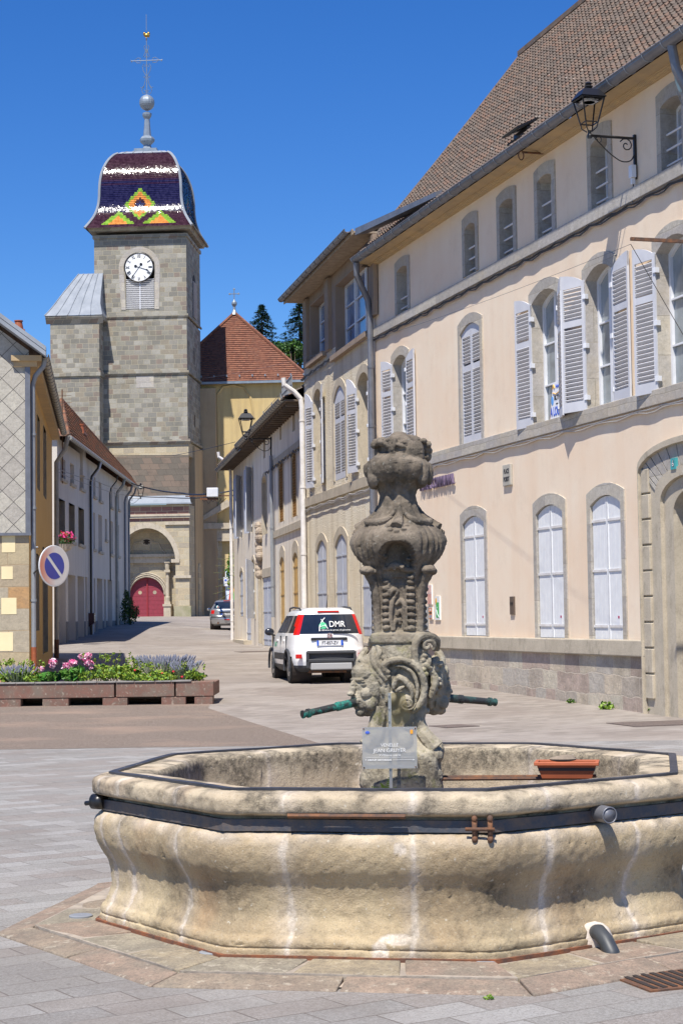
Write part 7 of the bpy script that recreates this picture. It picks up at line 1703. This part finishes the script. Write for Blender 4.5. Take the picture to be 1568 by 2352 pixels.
# ======================= STREET LAMPS =======================
def lamp(name_label, F, px_wall, py_top, py_bot, length, s=1.0, group='wrought iron bracket lanterns'):
    a, zt = F.at(px_wall, py_top, 0.02); _, zb = F.at(px_wall, py_bot, 0.02)
    L_ = thing('street_lamp', name_label, 'street lamp', F.w(a, 0, zt), F.rz, group)
    h = zt - zb
    mb = MB(); mb.box(-.022, .022, 0.0, .045, -h, 0); mb.tube([(0, .02, -.06 * s), (0, length, -.06 * s)], .022 * s, 6)
    P = [(0, .03, -.30), (0, .10, -.42), (0, .26, -.44), (0, .45, -.33), (0, .62, -.18), (0, .72, -.08)]; k = length / .8
    mb.tube(catm([(0, p[1] * k, p[2] * k) for p in P], 4), .010 * s, 5)
    mb.tube([(0, (.17 + (.12 - t * .012) * cos(t + .5)) * k, (-.18 + (.12 - t * .012) * sin(t + .5)) * k) for t in [q * .6 for q in range(15)]], .010 * s, 5)
    mb.tube([(0, (.64 + (.06 - t * .005) * cos(t)) * k, (-.12 + (.06 - t * .005) * sin(t)) * k) for t in [q * .6 for q in range(12)]], .009 * s, 5)
    mb.tube([(0, .02, -.30 * k), (0, .02, -.5 * k)], .012, 5); mb.build('bracket', m_black, L_)
    # lantern
    y0 = length; zb_ = -.02 * s
    def sq(h_, z, rot=0): return [(a_ * h_, y0 + b_ * h_, z) for a_, b_ in ((-1, -1), (1, -1), (1, 1), (-1, 1))]
    mb = MB()
    mb.lathe([(.035 * s, -.10 * s), (.04 * s, -.06 * s), (.025 * s, -.02 * s), (.03 * s, .02 * s)], 10, (0, y0))
    lowr, upr, z0_, z1_ = .105 * s, .185 * s, .14 * s, .52 * s
    for a_, b_ in ((-1, -1), (1, -1), (1, 1), (-1, 1)):
        mb.tube([(a_ * .03 * s, y0 + b_ * .03 * s, 0), (a_ * .09 * s, y0 + b_ * .09 * s, .06 * s), (a_ * lowr, y0 + b_ * lowr, z0_)], .010 * s, 5); mb.tube([(a_ * lowr, y0 + b_ * lowr, z0_), (a_ * upr, y0 + b_ * upr, z1_)], .013 * s, 5)
    for r_, z_, t_ in ((lowr, z0_, .012 * s), (upr, z1_, .018 * s)):
        q = sq(r_, z_); mb.tube(q + [q[0]], t_, 5)
    frm = mb.build('lantern_frame', m_black, L_)
    mb = MB(); A_, B_, C__ = sq(.215 * s, z1_ + .01), sq(.13 * s, z1_ + .14 * s), sq(.05 * s, z1_ + .17 * s)
    mb.add(A_ + B_ + C__, [(i, (i + 1) % 4, 4 + (i + 1) % 4, 4 + i) for i in range(4)] + [(4 + i, 4 + (i + 1) % 4, 8 + (i + 1) % 4, 8 + i) for i in range(4)] + [(8, 9, 10, 11)])
    mb.lathe([(.05 * s, z1_ + .17 * s), (.07 * s, z1_ + .20 * s), (.04 * s, z1_ + .23 * s), (.06 * s, z1_ + .25 * s), (.03 * s, z1_ + .28 * s), (.0, z1_ + .29 * s)], 12, (0, y0), cap=False); mb.build('lantern_cap', m_black, L_)
    mb = MB(); mb.add(sq(.12 * s, z1_ - .02), [(0, 1, 2, 3)]); mb.add(sq(.12 * s, z1_ - .05), [(0, 1, 2, 3)]); mb.lathe([(.1 * s, z1_ - .05), (.1 * s, z1_)], 12, (0, y0)); mb.build('lamp_head', m_clear, L_)
    return L_
L1 = lamp('large black bracket lantern on the pink wall at the upper right', WA, 1457, 309, 412, .80, 1.0)
mb = MB(); mb.box(-.07, .05, .04, .12, -.70, -.50); mb.box(-.03, .03, .04, .10, -.80, -.701); mb.build('junction_box', m_frame, L1, bevel=.006)
mb = MB(); mb.tube([(0, .05, -.5), (.02, .06, -.9), (.05, .06, -1.1)], .01, 5); mb.build('lamp_cable', m_black, L1)
L2 = lamp('smaller black bracket lantern on the aged plaster house in front of the church wall', WC, 622, 1003, 1048, .85, 1.15)
lamp('small black bracket lantern at the far end of the white terrace beside the church porch', WE, 298, 1142, 1190, .62, .95)
# floodlight
sF, zF = WA.at(1562, 188, .30)
t1 = thing('floodlight', 'round grey floodlight fixed high on the pink wall at the right edge', 'floodlight', WA.w(sF, .30, zF), WA.rz)
mb = MB(); d_ = Vector((.25, .9, -.3)).normalized(); mb.tube([Vector((0, 0, 0)) - d_ * .12, Vector((0, 0, 0)), d_ * .02], [.10, .185, .19], 24); mb.build('housing', m_pipegrey, t1)
mb = MB(); mb.tube([d_ * .021, d_ * .03], .145, 24); mb.build('lens', simple('floodlight_glass', (.30, .40, .36), (.4, .5, .46), .15, 10), t1); mb = MB(); mb.tube([(0, -.30, -.1), (0, -.12, -.05)], .025, 6); mb.tube([(.12, 0, -.1), (.14, -.1, -.3), (.05, -.2, -.38), (0, -.28, -.3)], .008, 5); mb.build('arm', m_pipegrey, t1)
# rusty pole and wall hook
sP_, zP_ = WA.at(1575, 548, .75)
a_ = WA.at(1448, 548, 1.0)
t1 = thing('rusty_pole', 'rusty horizontal iron pole sticking out over the street at the right edge', 'pole', WA.w(WA.at(1448, 548, 1.9)[0], 0, WA.at(1448, 548, 1.9)[1]), WA.rz)
mb = MB(); mb.box(-.022, .022, 0, 1.9, -.022, .022); mb.build('bar', m_rust, t1)
sK, zK = WA.at(1250, 352, .02)
t1 = thing('iron_ring_hook', 'rusty iron hook with a ring hanging under the eaves of the pink building', 'hook', WA.w(sK, 0, zK), WA.rz)
mb = MB(); mb.box(-.02, .02, 0, .45, -.015, .015); mb.tube([(0, .45 + .0, -.07 + .07 * cos(t)) if False else (0, .47 + .05 * sin(t), -.06 + .08 * cos(t)) for t in [k * .5 for k in range(13)]], .012, 5); mb.build('ring', m_rust, t1)

# ======================= CABLES =======================
def cable(name, label, pts, r, mat, sag=0.0, n=14):
    P = []
    for i in range(len(pts) - 1):
        a, b = Vector(pts[i]), Vector(pts[i + 1])
        for k in range(n + (1 if i == len(pts) - 2 else 0)):
            t = k / n; p = a.lerp(b, t); p.z -= sag * 4 * t * (1 - t) * (a - b).length / 10; P.append(p)
    o0 = P[0].copy(); mb = MB(); mb.tube([p - o0 for p in P], r, 5); o = mb.build(name, mat); o.location = o0; return tag(o, label, 'cable')
def wallpts(F, pxs, off): return [F.w(F.at(px, py, off)[0], off, F.at(px, py, off)[1]) for px, py in pxs]
def wavy(F, s0, s1, z, off, amp, n, r, mat, name, label):
    P = []
    for k in range(n + 1): s_ = lerp(s0, s1, k / n); P.append(F.w(s_, off, z - amp * abs(sin(k * .9)) - random.uniform(0, amp * .3)))
    o0 = P[0].copy(); mb = MB(); mb.tube([p - o0 for p in P], r, 6); mb.tube([p - o0 + Vector((0, 0, -.035 + .02 * sin(i * 1.3))) for i, p in enumerate(P)], r * .7, 5); o = mb.build(name, mat); o.location = o0; return tag(o, label, 'cable')
wavy(WA, .2, WA.L, zb2 - .24, .07, .035, 80, .020, m_cable, 'wall_cable', 'thick black twisted cable running below the upper window band of the pink building')
wavy(WA, .2, WA.L - .3, zb1 - .26, .05, .018, 60, .013, m_cablew, 'wall_cable', 'pale thin cable running below the first floor band of the pink building')
wavy(WB, .2, WB.L, zBs - .22, .08, .045, 34, .022, m_cable, 'wall_cable', 'black twisted cable crossing the roughcast house below its brown top storey')
wavy(WB, .2, WB.L, zB1 - .28, .07, .05, 24, .012, m_cablew, 'wall_cable', 'pale cable under the first floor band of the roughcast house')
wavy(WC, .2, sC1 + 1.5, zC2 - .18, .09, .08, 36, .02, m_cable, 'wall_cable', 'black cable bundle sagging along the upper wall of the aged plaster house')
tip = WA.w(WA.at(1448, 560, 1.9)[0], 1.9, WA.at(1442, 563, 1.9)[1])
farl = atY(-30, 898, 60)
cable('overhead_wire', 'thin black wire crossing from the rusty pole over the street to the left houses', [tip, WB.w(.2, .6, WB.at(868, 742, .6)[1]), atY(470, 868, 58), farl], .003, m_black, .05)
cable('stay_wire', 'short thin stay wire slanting down from the tip of the rusty pole', [tip, WA.w(WA.at(1575, 780, 1.0)[0], 1.0, WA.at(1575, 780, 1.0)[1])], .005, m_black)
jb = atY(488, 1132, 78)
cable('overhead_cable', 'thick black overhead cable from the white terrace to the junction box', [atY(297, 1108, 92), atY(420, 1133, 82), jb + Vector((-.3, 0, -.05))], .035, m_black, .1)
cable('overhead_cable', 'black overhead cable from the junction box to the aged plaster house', [jb + Vector((.3, 0, 0)), atY(539, 1125, 74)], .03, m_black, .05)
cable('overhead_cable', 'second lower overhead cable between the white terrace and the junction box', [atY(300, 1138, 92), atY(380, 1142, 86), jb + Vector((-.2, 0, -.2))], .022, m_black, .05)
cable('overhead_wire', 'thin wire strung above the junction box between both sides of the street', [atY(240, 1045, 88), atY(400, 1046, 84), atY(540, 1015, 75)], .012, m_black, .02)
cable('overhead_wire', 'fine wire from the left house front to the far terrace eaves', [atY(130, 1075, 64), atY(220, 1105, 75), atY(297, 1128, 90)], .014, m_black, .05)
cable('overhead_wire', 'second fine wire along the upper windows of the white terrace', [atY(130, 1082, 64), atY(220, 1118, 75), atY(297, 1138, 90)], .010, m_black, .05)
JB = thing('cable_junction_box', 'white cable junction box on a rusty bar hanging over the street before the church', 'junction box', jb, 0)
mb = MB(); mb.box(-.25, .25, -.12, .12, -.18, .22); mb.build('box', m_frame, JB, bevel=.02); mb = MB(); mb.box(-1.2, 1.0, -.02, .02, -.16, -.11); mb.box(-.55, .25, -.04, .0, -.32, -.22); mb.build('bar', m_rust, JB)
mb = MB()
for k in range(5): x = -.5 + k * .2; mb.tube([(x, 0, -.2), (x + .1, 0, -.4 - .1 * (k % 2)), (x + .3, 0, -.25)], .012, 4)
mb.build('loose_wire', m_black, JB)

# ======================= NO PARKING SIGN =======================
ps = atY(124, 1300, 36.2); dz_ = .375
NP = thing('no_parking_sign', 'round faded no parking sign with blue halves fixed to the slate house corner', 'road sign', ps, radians(53))
mb = MB(); Rd = 46.5 / FPX * 36.2; mb.tube([(0, .012, 0), (0, -.012, 0)], Rd, 40); mb.build('disc', simple('sign_light_grey', (.62, .60, .56), (.70, .69, .66), .35, 2), NP)
m_sblue = simple('sign_blue_face', (.035, .06, .34), (.05, .05, .28), .35, 1.5); m_sred = simple('sign_faded_red', (.62, .20, .12), (.62, .55, .50), .4, 1.4, a=.3, b=.7)
_t = NT('sign_faded_ring'); _s = _t.n('ShaderNodeSeparateXYZ'); _t.L(_t.obj, _s.inputs[0]); m_sred = _t.out(_t.mix(_t.ramp(_s.outputs[0], .0, .9, (1, 1, 1, 1), (0, 0, 0, 1)) if False else _t.ramp(_t.math('MULTIPLY_ADD', _s.outputs[0], 1.2, .55), .05, .6), (.60, .16, .08, 1), (.66, .62, .58, 1)), .4)
mb = MB(); NN = 40; mb.add([(r_ * cos(2 * pi * k / NN), -.0135, r_ * sin(2 * pi * k / NN)) for r_ in (Rd * .66, Rd * .96) for k in range(NN)], [(k, (k + 1) % NN, NN + (k + 1) % NN, NN + k) for k in range(NN)]); mb.build('faded_ring', m_sred, NP)
for sg in (-1, 1):
    mb = MB(); pts = []
    r_ = Rd * .66; dd = Rd * .085; th0 = math.asin(dd / r_)
    for k in range(21): a_ = th0 + (pi - 2 * th0) * k / 20; pts.append((r_ * cos(a_), sg * r_ * sin(a_)))
    rot = radians(-47); mb.prism([(x * cos(rot) - z * sin(rot), x * sin(rot) + z * cos(rot)) for x, z in pts], -.016, -.013); mb.build('blue_half', m_sblue, NP)
mb = MB(); mb.tube([(Rd * cos(2 * pi * k / 40), 0, Rd * sin(2 * pi * k / 40)) for k in range(41)], .012, 5, cap=False); mb.build('rim', m_frame, NP)
pc_ = local(NP.location, radians(53), WD.w(LL - .1, .1, ps.z - .1)); mb = MB(); mb.tube([(0, .03, -.12), (0, .1, -.15), pc_ * .6 + Vector((0, 0, .1)), pc_], .018, 6); mb.build('bracket', m_black, NP)

# ======================= SMALL THINGS ON THE WHITE HOUSE =======================
sM, zM = WE.at(211, 1419, .12)
MBX = thing('mailbox', 'dark red mailbox on the wall of the shaded white terrace', 'mailbox', WE.w(sM, 0, zM), WE.rz)
mb = MB(); mb.box(-.28, .28, 0, .25, -.2, .2); mb.prism([(0, -.2), (.25, -.2), (0, -.42)], -.28, .28, 0, 'x'); mb.build('box', simple('dark_maroon_paint', (.05, .012, .015), None, .4), MBX, bevel=.01); mb = MB(); mb.box(-.2, .2, .251, .256, .06, .1); mb.box(.02, .2, .251, .256, -.03, .0); mb.build('label_plate', m_frame, MBX)
def leafcloud(mb, c, r, n, size, mis=(0,), flat=.0, up=.5, rnd=random):
    for _ in range(n):
        while True:
            v = Vector((rnd.uniform(-1, 1), rnd.uniform(-1, 1), rnd.uniform(-1, 1)))
            if v.length <= 1: break
        v = v * (.55 + .45 * rnd.random()) / max(v.length, .3) * v.length ** .5 if v.length > 0 else v
        p = Vector(c) + Vector((v.x * r[0], v.y * r[1], v.z * r[2])); s = size * rnd.uniform(.6, 1.3)
        a = Vector((rnd.uniform(-1, 1), rnd.uniform(-1, 1), rnd.uniform(-.5, 1))).normalized(); b = a.cross(Vector((rnd.uniform(-1, 1), rnd.uniform(-1, 1), rnd.uniform(-1, 1)))).normalized()
        mb.add([p - b * s * .28, p + a * s * .5 - b * s * .0 + b * s * .3 * 0, p + b * s * .28, p - a * s * .5], [(0, 3, 2, 1)], rnd.choice(mis))
def leafmat(name, c, c2): 
    t = NT(name); t.b.inputs['Transmission Weight'].default_value = 0.0; oi = t.noise(3.0, 3); t.b.inputs['Subsurface Weight'].default_value = 0
    return t.out(t.mix(oi, C3(c), C3(c2)), .55, None, 0, .4)
mg1 = leafmat('bright_leaf', (.15, .26, .02), (.22, .33, .03)); mg2 = leafmat('mid_leaf', (.05, .13, .018), (.08, .17, .02)); mg3 = leafmat('dark_leaf', (.02, .06, .015), (.03, .08, .015)); mgc = leafmat('conifer_needles', (.020, .060, .035), (.035, .085, .04)); mgc2 = leafmat('conifer_tips', (.04, .10, .055), (.05, .12, .05)); myg = leafmat('yellow_green_leaf', (.22, .26, .03), (.16, .2, .02))
m_pink1 = simple('peony_pink', (.75, .16, .36), (.80, .50, .60), .6, 60, a=.45, b=.55); m_blush = simple('blush_white_petal', (.80, .62, .68)); m_pinkd = simple('deep_pink_petal', (.65, .05, .22), None, .6); m_red = simple('red_petal', (.65, .03, .05), None, .6); m_lav = simple('lavender_spike', (.17, .18, .24), (.26, .27, .33), .8, 30); m_stem = simple('green_stem', (.10, .13, .04), (.14, .12, .05), .8, 10); m_bark = simple('brown_bark', (.09, .06, .04), (.13, .1, .07), .9, 8, .5, 20)
bp = WE.w(WE.at(141, 1247, .25)[0], .35, WE.at(141, 1247, .25)[1])
FB = thing('hanging_flower_basket', 'hanging basket of red geraniums under the first terrace window above the no parking sign', 'flower basket', bp, WE.rz)
mb = MB(); mb.lathe([(.05, -.35), (.25, -.25), (.32, -.05), (.30, -.05), (.05, -.2)], 14); mb.build('basket', m_plinth, FB); mb = MB(); leafcloud(mb, (0, 0, .1), (.55, .4, .3), 260, .14, (0, 1)); mb.build('foliage', [mg2, mg3], FB); mb = MB(); leafcloud(mb, (0, .05, .22), (.55, .42, .25), 150, .13, (0, 1)); mb.build('blossom', [m_red, m_pinkd], FB)
bp = WE.w(.6, .3, 0); bp = atY(300, 1433, 90); bp.z = gz(bp.x, bp.y) - .05
SB_ = thing('dark_shrub', 'dark leafy shrub growing at the foot of the white terrace beside the church door', 'shrub', bp)
mb = MB(); 
for (x, y, z, a, b, c, n) in ((-.1, 0, .55, .55, .5, .55, 900), (-.15, 0, 1.1, .40, .4, .5, 700), (-.2, 0, 1.6, .18, .2, .3, 160), (.25, 0, .7, .25, .3, .4, 250)): leafcloud(mb, (x, y, z), (a, b, c), n, .10, (0, 0, 1))
mb.build('foliage', [mg3, mg2], SB_); mb = MB(); mb.tube([(0, 0, 0), (-.05, 0, .6), (-.1, 0, 1.5)], [.04, .03, .01], 6); mb.build('stem', m_bark, SB_)
bp = WC.w(WC.L + .2, .25, WC.at(530, 1310, .2)[1] - .0)
GB = thing('climbing_vine', 'bright green leafy vine hanging past the corner downpipe of the aged plaster house', 'vine', atY(526, 1308, 90))
mb = MB(); leafcloud(mb, (.25, 0, .1), (.45, .3, .9), 700, .16, (0, 1, 1)); leafcloud(mb, (.15, 0, -.7), (.3, .2, .4), 220, .14, (0, 2)); mb.build('foliage', [mg1, mg2, myg], GB); mb = MB()
for k in range(7): mb.tube([(.1, 0, .6 - k * .3), (-.3, 0, .5 - k * .32), (-.6 - .1 * (k % 3), 0, .55 - k * .36)], .012, 4)
mb.build('tendril', m_stem, GB)

# ======================= STONE PLANTER AND PLANTS =======================
m_redstone = slab_mat('red_sandstone_block', (.25, .125, .095), (.20, .11, .085))
p0 = groundpt(488, 1618); PY = p0.y
def X_(px, Y=PY): return atY(px, 1560, Y).x
zt_ = atY(300, 1568, PY)[2]; zmid = atY(300, 1602, PY)[2]; zg_ = gz(0, PY)
PT = thing('stone_planter', 'long low planter of red sandstone blocks with grey top boards at the left', 'planter', (X_(245), PY, zg_))
ox = X_(245)
mb = MB()
for (a, b) in ((-60, 262), (266, 400), (403.5, 490)):
    mb.box(X_(a) - ox, X_(b) - ox, 0, .28, zmid - zg_, zt_ - zg_)
mb.box(X_(403) - ox, X_(490) - ox, .29, 1.5, zmid - zg_, zt_ - zg_ - .02); mb.box(X_(-60) - ox, X_(403) - ox, 1.3, 1.55, zmid - zg_, zt_ - zg_ - .02); mb.build('block', m_redstone, PT, bevel=.012)
mb = MB()
for (a, b) in ((-60, 47), (97, 157), (235, 292), (370, 426), (446, 488)): mb.box(X_(a) - ox, X_(b) - ox, .01, .27, -.02, zmid - zg_ - .004)
mb.box(X_(-60) - ox, X_(480) - ox, .9, 1.2, -.02, zmid - zg_ - .004); mb.build('foot_block', m_redstone, PT, bevel=.01)
mb = MB(); x = X_(-60) - ox
while x < X_(415) - ox: w_ = random.uniform(.28, .40); mb.box(x, x + w_ - .01, -.02, .30, zt_ - zg_ + .004, zt_ - zg_ + .022 + random.uniform(0, .006)); x += w_
mb.build('top_board', simple('weathered_grey_board', (.30, .28, .26), (.2, .19, .18), .9, 10), PT)
mb = MB(); mb.box(X_(-60) - ox, X_(470) - ox, .29, 1.29, .1, zt_ - zg_ - .03); mb.build('soil', simple('planter_soil', (.05, .035, .025)), PT)
R2 = random.Random(11)
def plant(name, label, cat, px, w_, h, kind, group, Y=PY + .7):
    x = X_(px, Y); base = Vector((x, Y, zt_ - .03)); t_ = thing(name, label, cat, base, 0, group)
    mb = MB(); sm_ = MB()
    if kind == 'bush':
        for k in range(6):
            cx_, cy_, hh = R2.uniform(-w_ * .35, w_ * .35), R2.uniform(-.3, .3), h * R2.uniform(.5, .95)
            sm_.tube([(cx_ * .4, cy_ * .4, 0), (cx_, cy_, hh)], .008, 4); leafcloud(mb, (cx_, cy_, hh * .6), (w_ * .28, .22, hh * .45), 150, .065, (0, 0, 1, 2), rnd=R2)
        for k in range(9):
            cx_ = R2.uniform(-w_ * .5, w_ * .5); hh = h * R2.uniform(.85, 1.25); leafcloud(mb, (cx_, R2.uniform(-.3, .3), hh), (.035, .035, .07), 14, .05, (0, 2), rnd=R2)
        mb.build('foliage', [mg1, mg2, myg], t_); sm_.build('stem', m_stem, t_)
    elif kind == 'lavender':
        for k in range(int(150 * w_ / .5)):
            x0, y0 = R2.uniform(-.5, .5) * w_, R2.uniform(-.3, .3); ln = h * R2.uniform(.7, 1.1); dx = x0 * .5 + R2.uniform(-.08, .08)
            sm_.tube([(x0 * .6, y0 * .6, 0), (x0 + dx * .5, y0, ln * .7), (x0 + dx, y0, ln)], .0035, 3); mb.tube([(x0 + dx * .72, y0, ln * .80), (x0 + dx * .9, y0, ln * .92), (x0 + dx, y0, ln)], [.008, .011, .004], 4)
        mb.build('flower_spike', m_lav, t_); sm_.build('stem', simple('grey_green_stem', (.14, .18, .10)), t_)
    elif kind == 'peony':
        for k in range(9): leafcloud(mb, (R2.uniform(-w_ * .4, w_ * .4), R2.uniform(-.25, .25), h * R2.uniform(.25, .7)), (w_ * .2, .18, h * .22), 45, .14, (0, 1), rnd=R2)
        mb.build('foliage', [leafmat('peony_leaf', (.05, .19, .02), (.08, .24, .03)), mg2], t_); sm_.tube([(0, 0, 0), (0, 0, h * .8)], .01, 4); sm_.build('stem', m_stem, t_)
    return t_, base
gp = 'leafy green shrubs growing in the sandstone planter'
labs = ['leftmost green shrub in the planter with grey spiky stems', 'low green shrub just left of the pink peonies', 'small green shrub at the left planter edge behind the quoin', 'tall yellow green shrub directly right of the pink peonies', 'green shrub with thin shoots at the middle of the planter', 'green shrub left of the lavender with red roses', 'low green rose shrub right under the lavender spikes', 'small green shrub at the right end of the planted row']
for i, (px, w_, h) in enumerate(((5, .5, .34), (72, .6, .30), (38, .45, .36), (225, .7, .42), (268, .55, .42), (300, .45, .34), (385, .75, .26), (440, .45, .26))): plant('planter_shrub', labs[i], 'shrub', px, w_, h, 'bush', gp, PY + (.55 if i % 2 else .8))
plant('planter_shrub', 'middle low green shrub in front of the peony leaves', 'shrub', 330, .6, .28, 'bush', gp, PY + .45)
plant('lavender_plant', 'tall grey purple lavender clump at the right part of the planter', 'lavender', 378, .75, .46, 'lavender', 'lavender clumps in the planter', PY + .95); plant('lavender_plant', 'small grey lavender clump near the left end of the planter', 'lavender', 44, .35, .34, 'lavender', 'lavender clumps in the planter', PY + .5); plant('lavender_plant', 'lavender clump leaning over the right end of the planted row', 'lavender', 428, .35, .36, 'lavender', 'lavender clumps in the planter', PY + .7)
pe, pb_ = plant('peony_plant', 'peony plant with large pink and white blooms in the middle of the planter', 'peony', 150, .95, .34, 'peony', None, PY + .5)
for (px, py, r_) in ((94, 1538, .055), (122, 1521, .07), (121, 1530, .05), (153, 1530, .075), (167, 1523, .07), (163, 1533, .06), (187, 1508, .055), (194, 1512, .06), (203, 1506, .06), (203, 1523, .075), (209, 1534, .035)):
    p = atY(px, py, PY + .5) - pb_; mb = MB()
    r_ *= 1.25
    for k in range(20): leafcloud(mb, p, (r_, r_ * .8, r_ * .75), 8, r_ * .8, (0, 0, 0, 1, 2, 2), rnd=R2)
    mb.ell(p, (r_ * .7, r_ * .6, r_ * .55), n=8); mb.build('bloom', [m_pink1, m_pinkd, m_blush], pe)
rr2 = [(238, 1546), (310, 1540), (347, 1552), (373, 1547), (398, 1543), (418, 1555)]
rs, rb = plant('rose_bush', 'rose bush with small red blooms along the planter front', 'rose bush', 340, .9, .18, 'bush', None, PY + .38)
for (px, py) in rr2:
    p = atY(px, py, PY + .36) - rb; mb = MB(); mb.ell(p, (.022, .022, .018), n=8); leafcloud(mb, p, (.025, .025, .02), 16, .03, (0,), rnd=R2); mb.build('bloom', [m_red], rs)
# weeds at wall foot and fountain fern
for i, (px, py, s_, lb) in enumerate(((1394, 1630, .16, 'small green weed tuft at the foot of the plinth wall, middle one of three'), (1310, 1616, .10, 'small weed tuft at the foot of the plinth wall, farthest left of three'), (1512, 1640, .18, 'green weed tuft at the foot of the doorway jamb'), (683, 2196, .035, 'tiny green weed at the foot of the fountain basin'), (1122, 2299, .03, 'tiny green sprig at the front edge of the fountain apron'))):
    p = groundpt(px, py); 
    if i == 3: p = Vector((p.x, p.y, p.z + .02))
    t_ = thing('weed_tuft', lb, 'weed', p, 0, 'weed tufts'); mb = MB(); leafcloud(mb, (0, 0, s_ * .35), (s_, s_ * .5, s_ * .5), 60, s_ * .5, (0, 1), rnd=R2); mb.build('leaf', [mg1, mg2], t_)
FN = thing('fern', 'small bright green fern growing at the column foot inside the basin', 'fern', FC + Vector((-.095, -.27, .68)))
mb = MB()
for (a_, ln) in ((75, .09), (20, .06), (160, .08), (120, .05)):
    d = Vector((cos(radians(a_)), -.2, sin(radians(a_)))); s_ = Vector((-d.z, 0, d.x))
    for k in range(9): f = k / 9; q = d * ln * f; l_ = .02 * (1 - f) + .004; mb.add([q, q + s_ * l_ + d * .006, q + d * .008], [(0, 1, 2)]); mb.add([q, q - s_ * l_ + d * .006, q + d * .008], [(0, 1, 2)])
mb.build('frond', mg1, FN)

# ======================= TREES BEHIND THE CHURCH =======================
def conifer(px, pyt, Y, h, w_, label, seed):
    rn = random.Random(seed); top = atY(px, pyt, Y); base = Vector((top.x, Y, top.z - h)); t_ = thing('spruce_tree', label, 'tree', base, 0, 'conifers behind the church')
    mb = MB(); mb.tube([(0, 0, 0), (0, 0, h * .98)], [.35, .03], 8); mb.build('trunk', m_bark, t_)
    mb = MB(); z = h - .1; k = 0
    while z > h * .3:
        f = (h - z) / h; R_ = w_ * (f * 1.25 + .02) ** .8
        for b in range(9):
            a = rn.uniform(0, 2 * pi); L_ = R_ * rn.uniform(.6, 1.1); dr = -.28 * L_; 
            for q in range(int(6 + L_ * 10)):
                u = rn.random() ** .7; p = Vector((cos(a) * L_ * u, sin(a) * L_ * u, z + dr * u * u + .12 * L_ * max(0, u - .75) * 3 + rn.uniform(-.08, .08)))
                for _ in range(3):
                    d = Vector((cos(a) + rn.uniform(-.9, .9), sin(a) + rn.uniform(-.9, .9), rn.uniform(-.5, .35))).normalized(); s_ = rn.uniform(.16, .34); w2 = d.cross(Vector((rn.uniform(-.3, .3), rn.uniform(-.3, .3), 1))).normalized() * .055
                    mb.add([p - w2, p + w2, p + d * s_], [(0, 1, 2)], 1 if u > .8 and rn.random() < .6 else 0)
        z -= .20 + .08 * f
    mb.build('crown', [mgc, mgc2], t_); return t_
conifer(600, 699, 175, 15, 5.0, 'dark spruce behind the nave roof, left one of two', 1)
conifer(687, 687, 172, 16, 5.2, 'dark spruce partly hidden by the roughcast house, right one of two', 2)
def broad(px, py, Y, rx, rz_, label, mts, seed, n=2600):
    rn = random.Random(seed); c = atY(px, py, Y); gh = c.z - 2; t_ = thing('broadleaf_tree', label, 'tree', (c.x, Y, 2), 0, 'leafy trees behind the church')
    mb = MB(); mb.tube([(0, 0, 0), (.1, 0, gh * .6), (0, 0, gh)], [.3, .2, .08], 7)
    for k in range(5): a = k * 1.3; mb.tube([(0, 0, gh * .6), (cos(a) * rx * .6, sin(a) * rx * .4, gh + rz_ * .3)], [.1, .03], 5)
    mb.build('trunk', m_bark, t_); mb = MB()
    for k in range(14): leafcloud(mb, (rn.uniform(-.7, .7) * rx, rn.uniform(-.6, .6) * rx, gh + rn.uniform(-.7, .6) * rz_), (rx * .42, rx * .4, rz_ * .4), n // 14, .30, (0, 0, 1, 2), rnd=rn)
    mb.build('crown', mts, t_)
broad(638, 812, 168, 2.0, 1.3, 'olive green leafy tree between the two spruces', [mg2, mg3, mgc2], 5); broad(668, 806, 165, 1.5, 1.2, 'brighter green leafy tree beside the roughcast house', [mg2, mg3, mg3], 6)
poly_sheet('far_hill', [(600, -900, 900), (900, -900, 900)], m_gravel, 6) if False else None
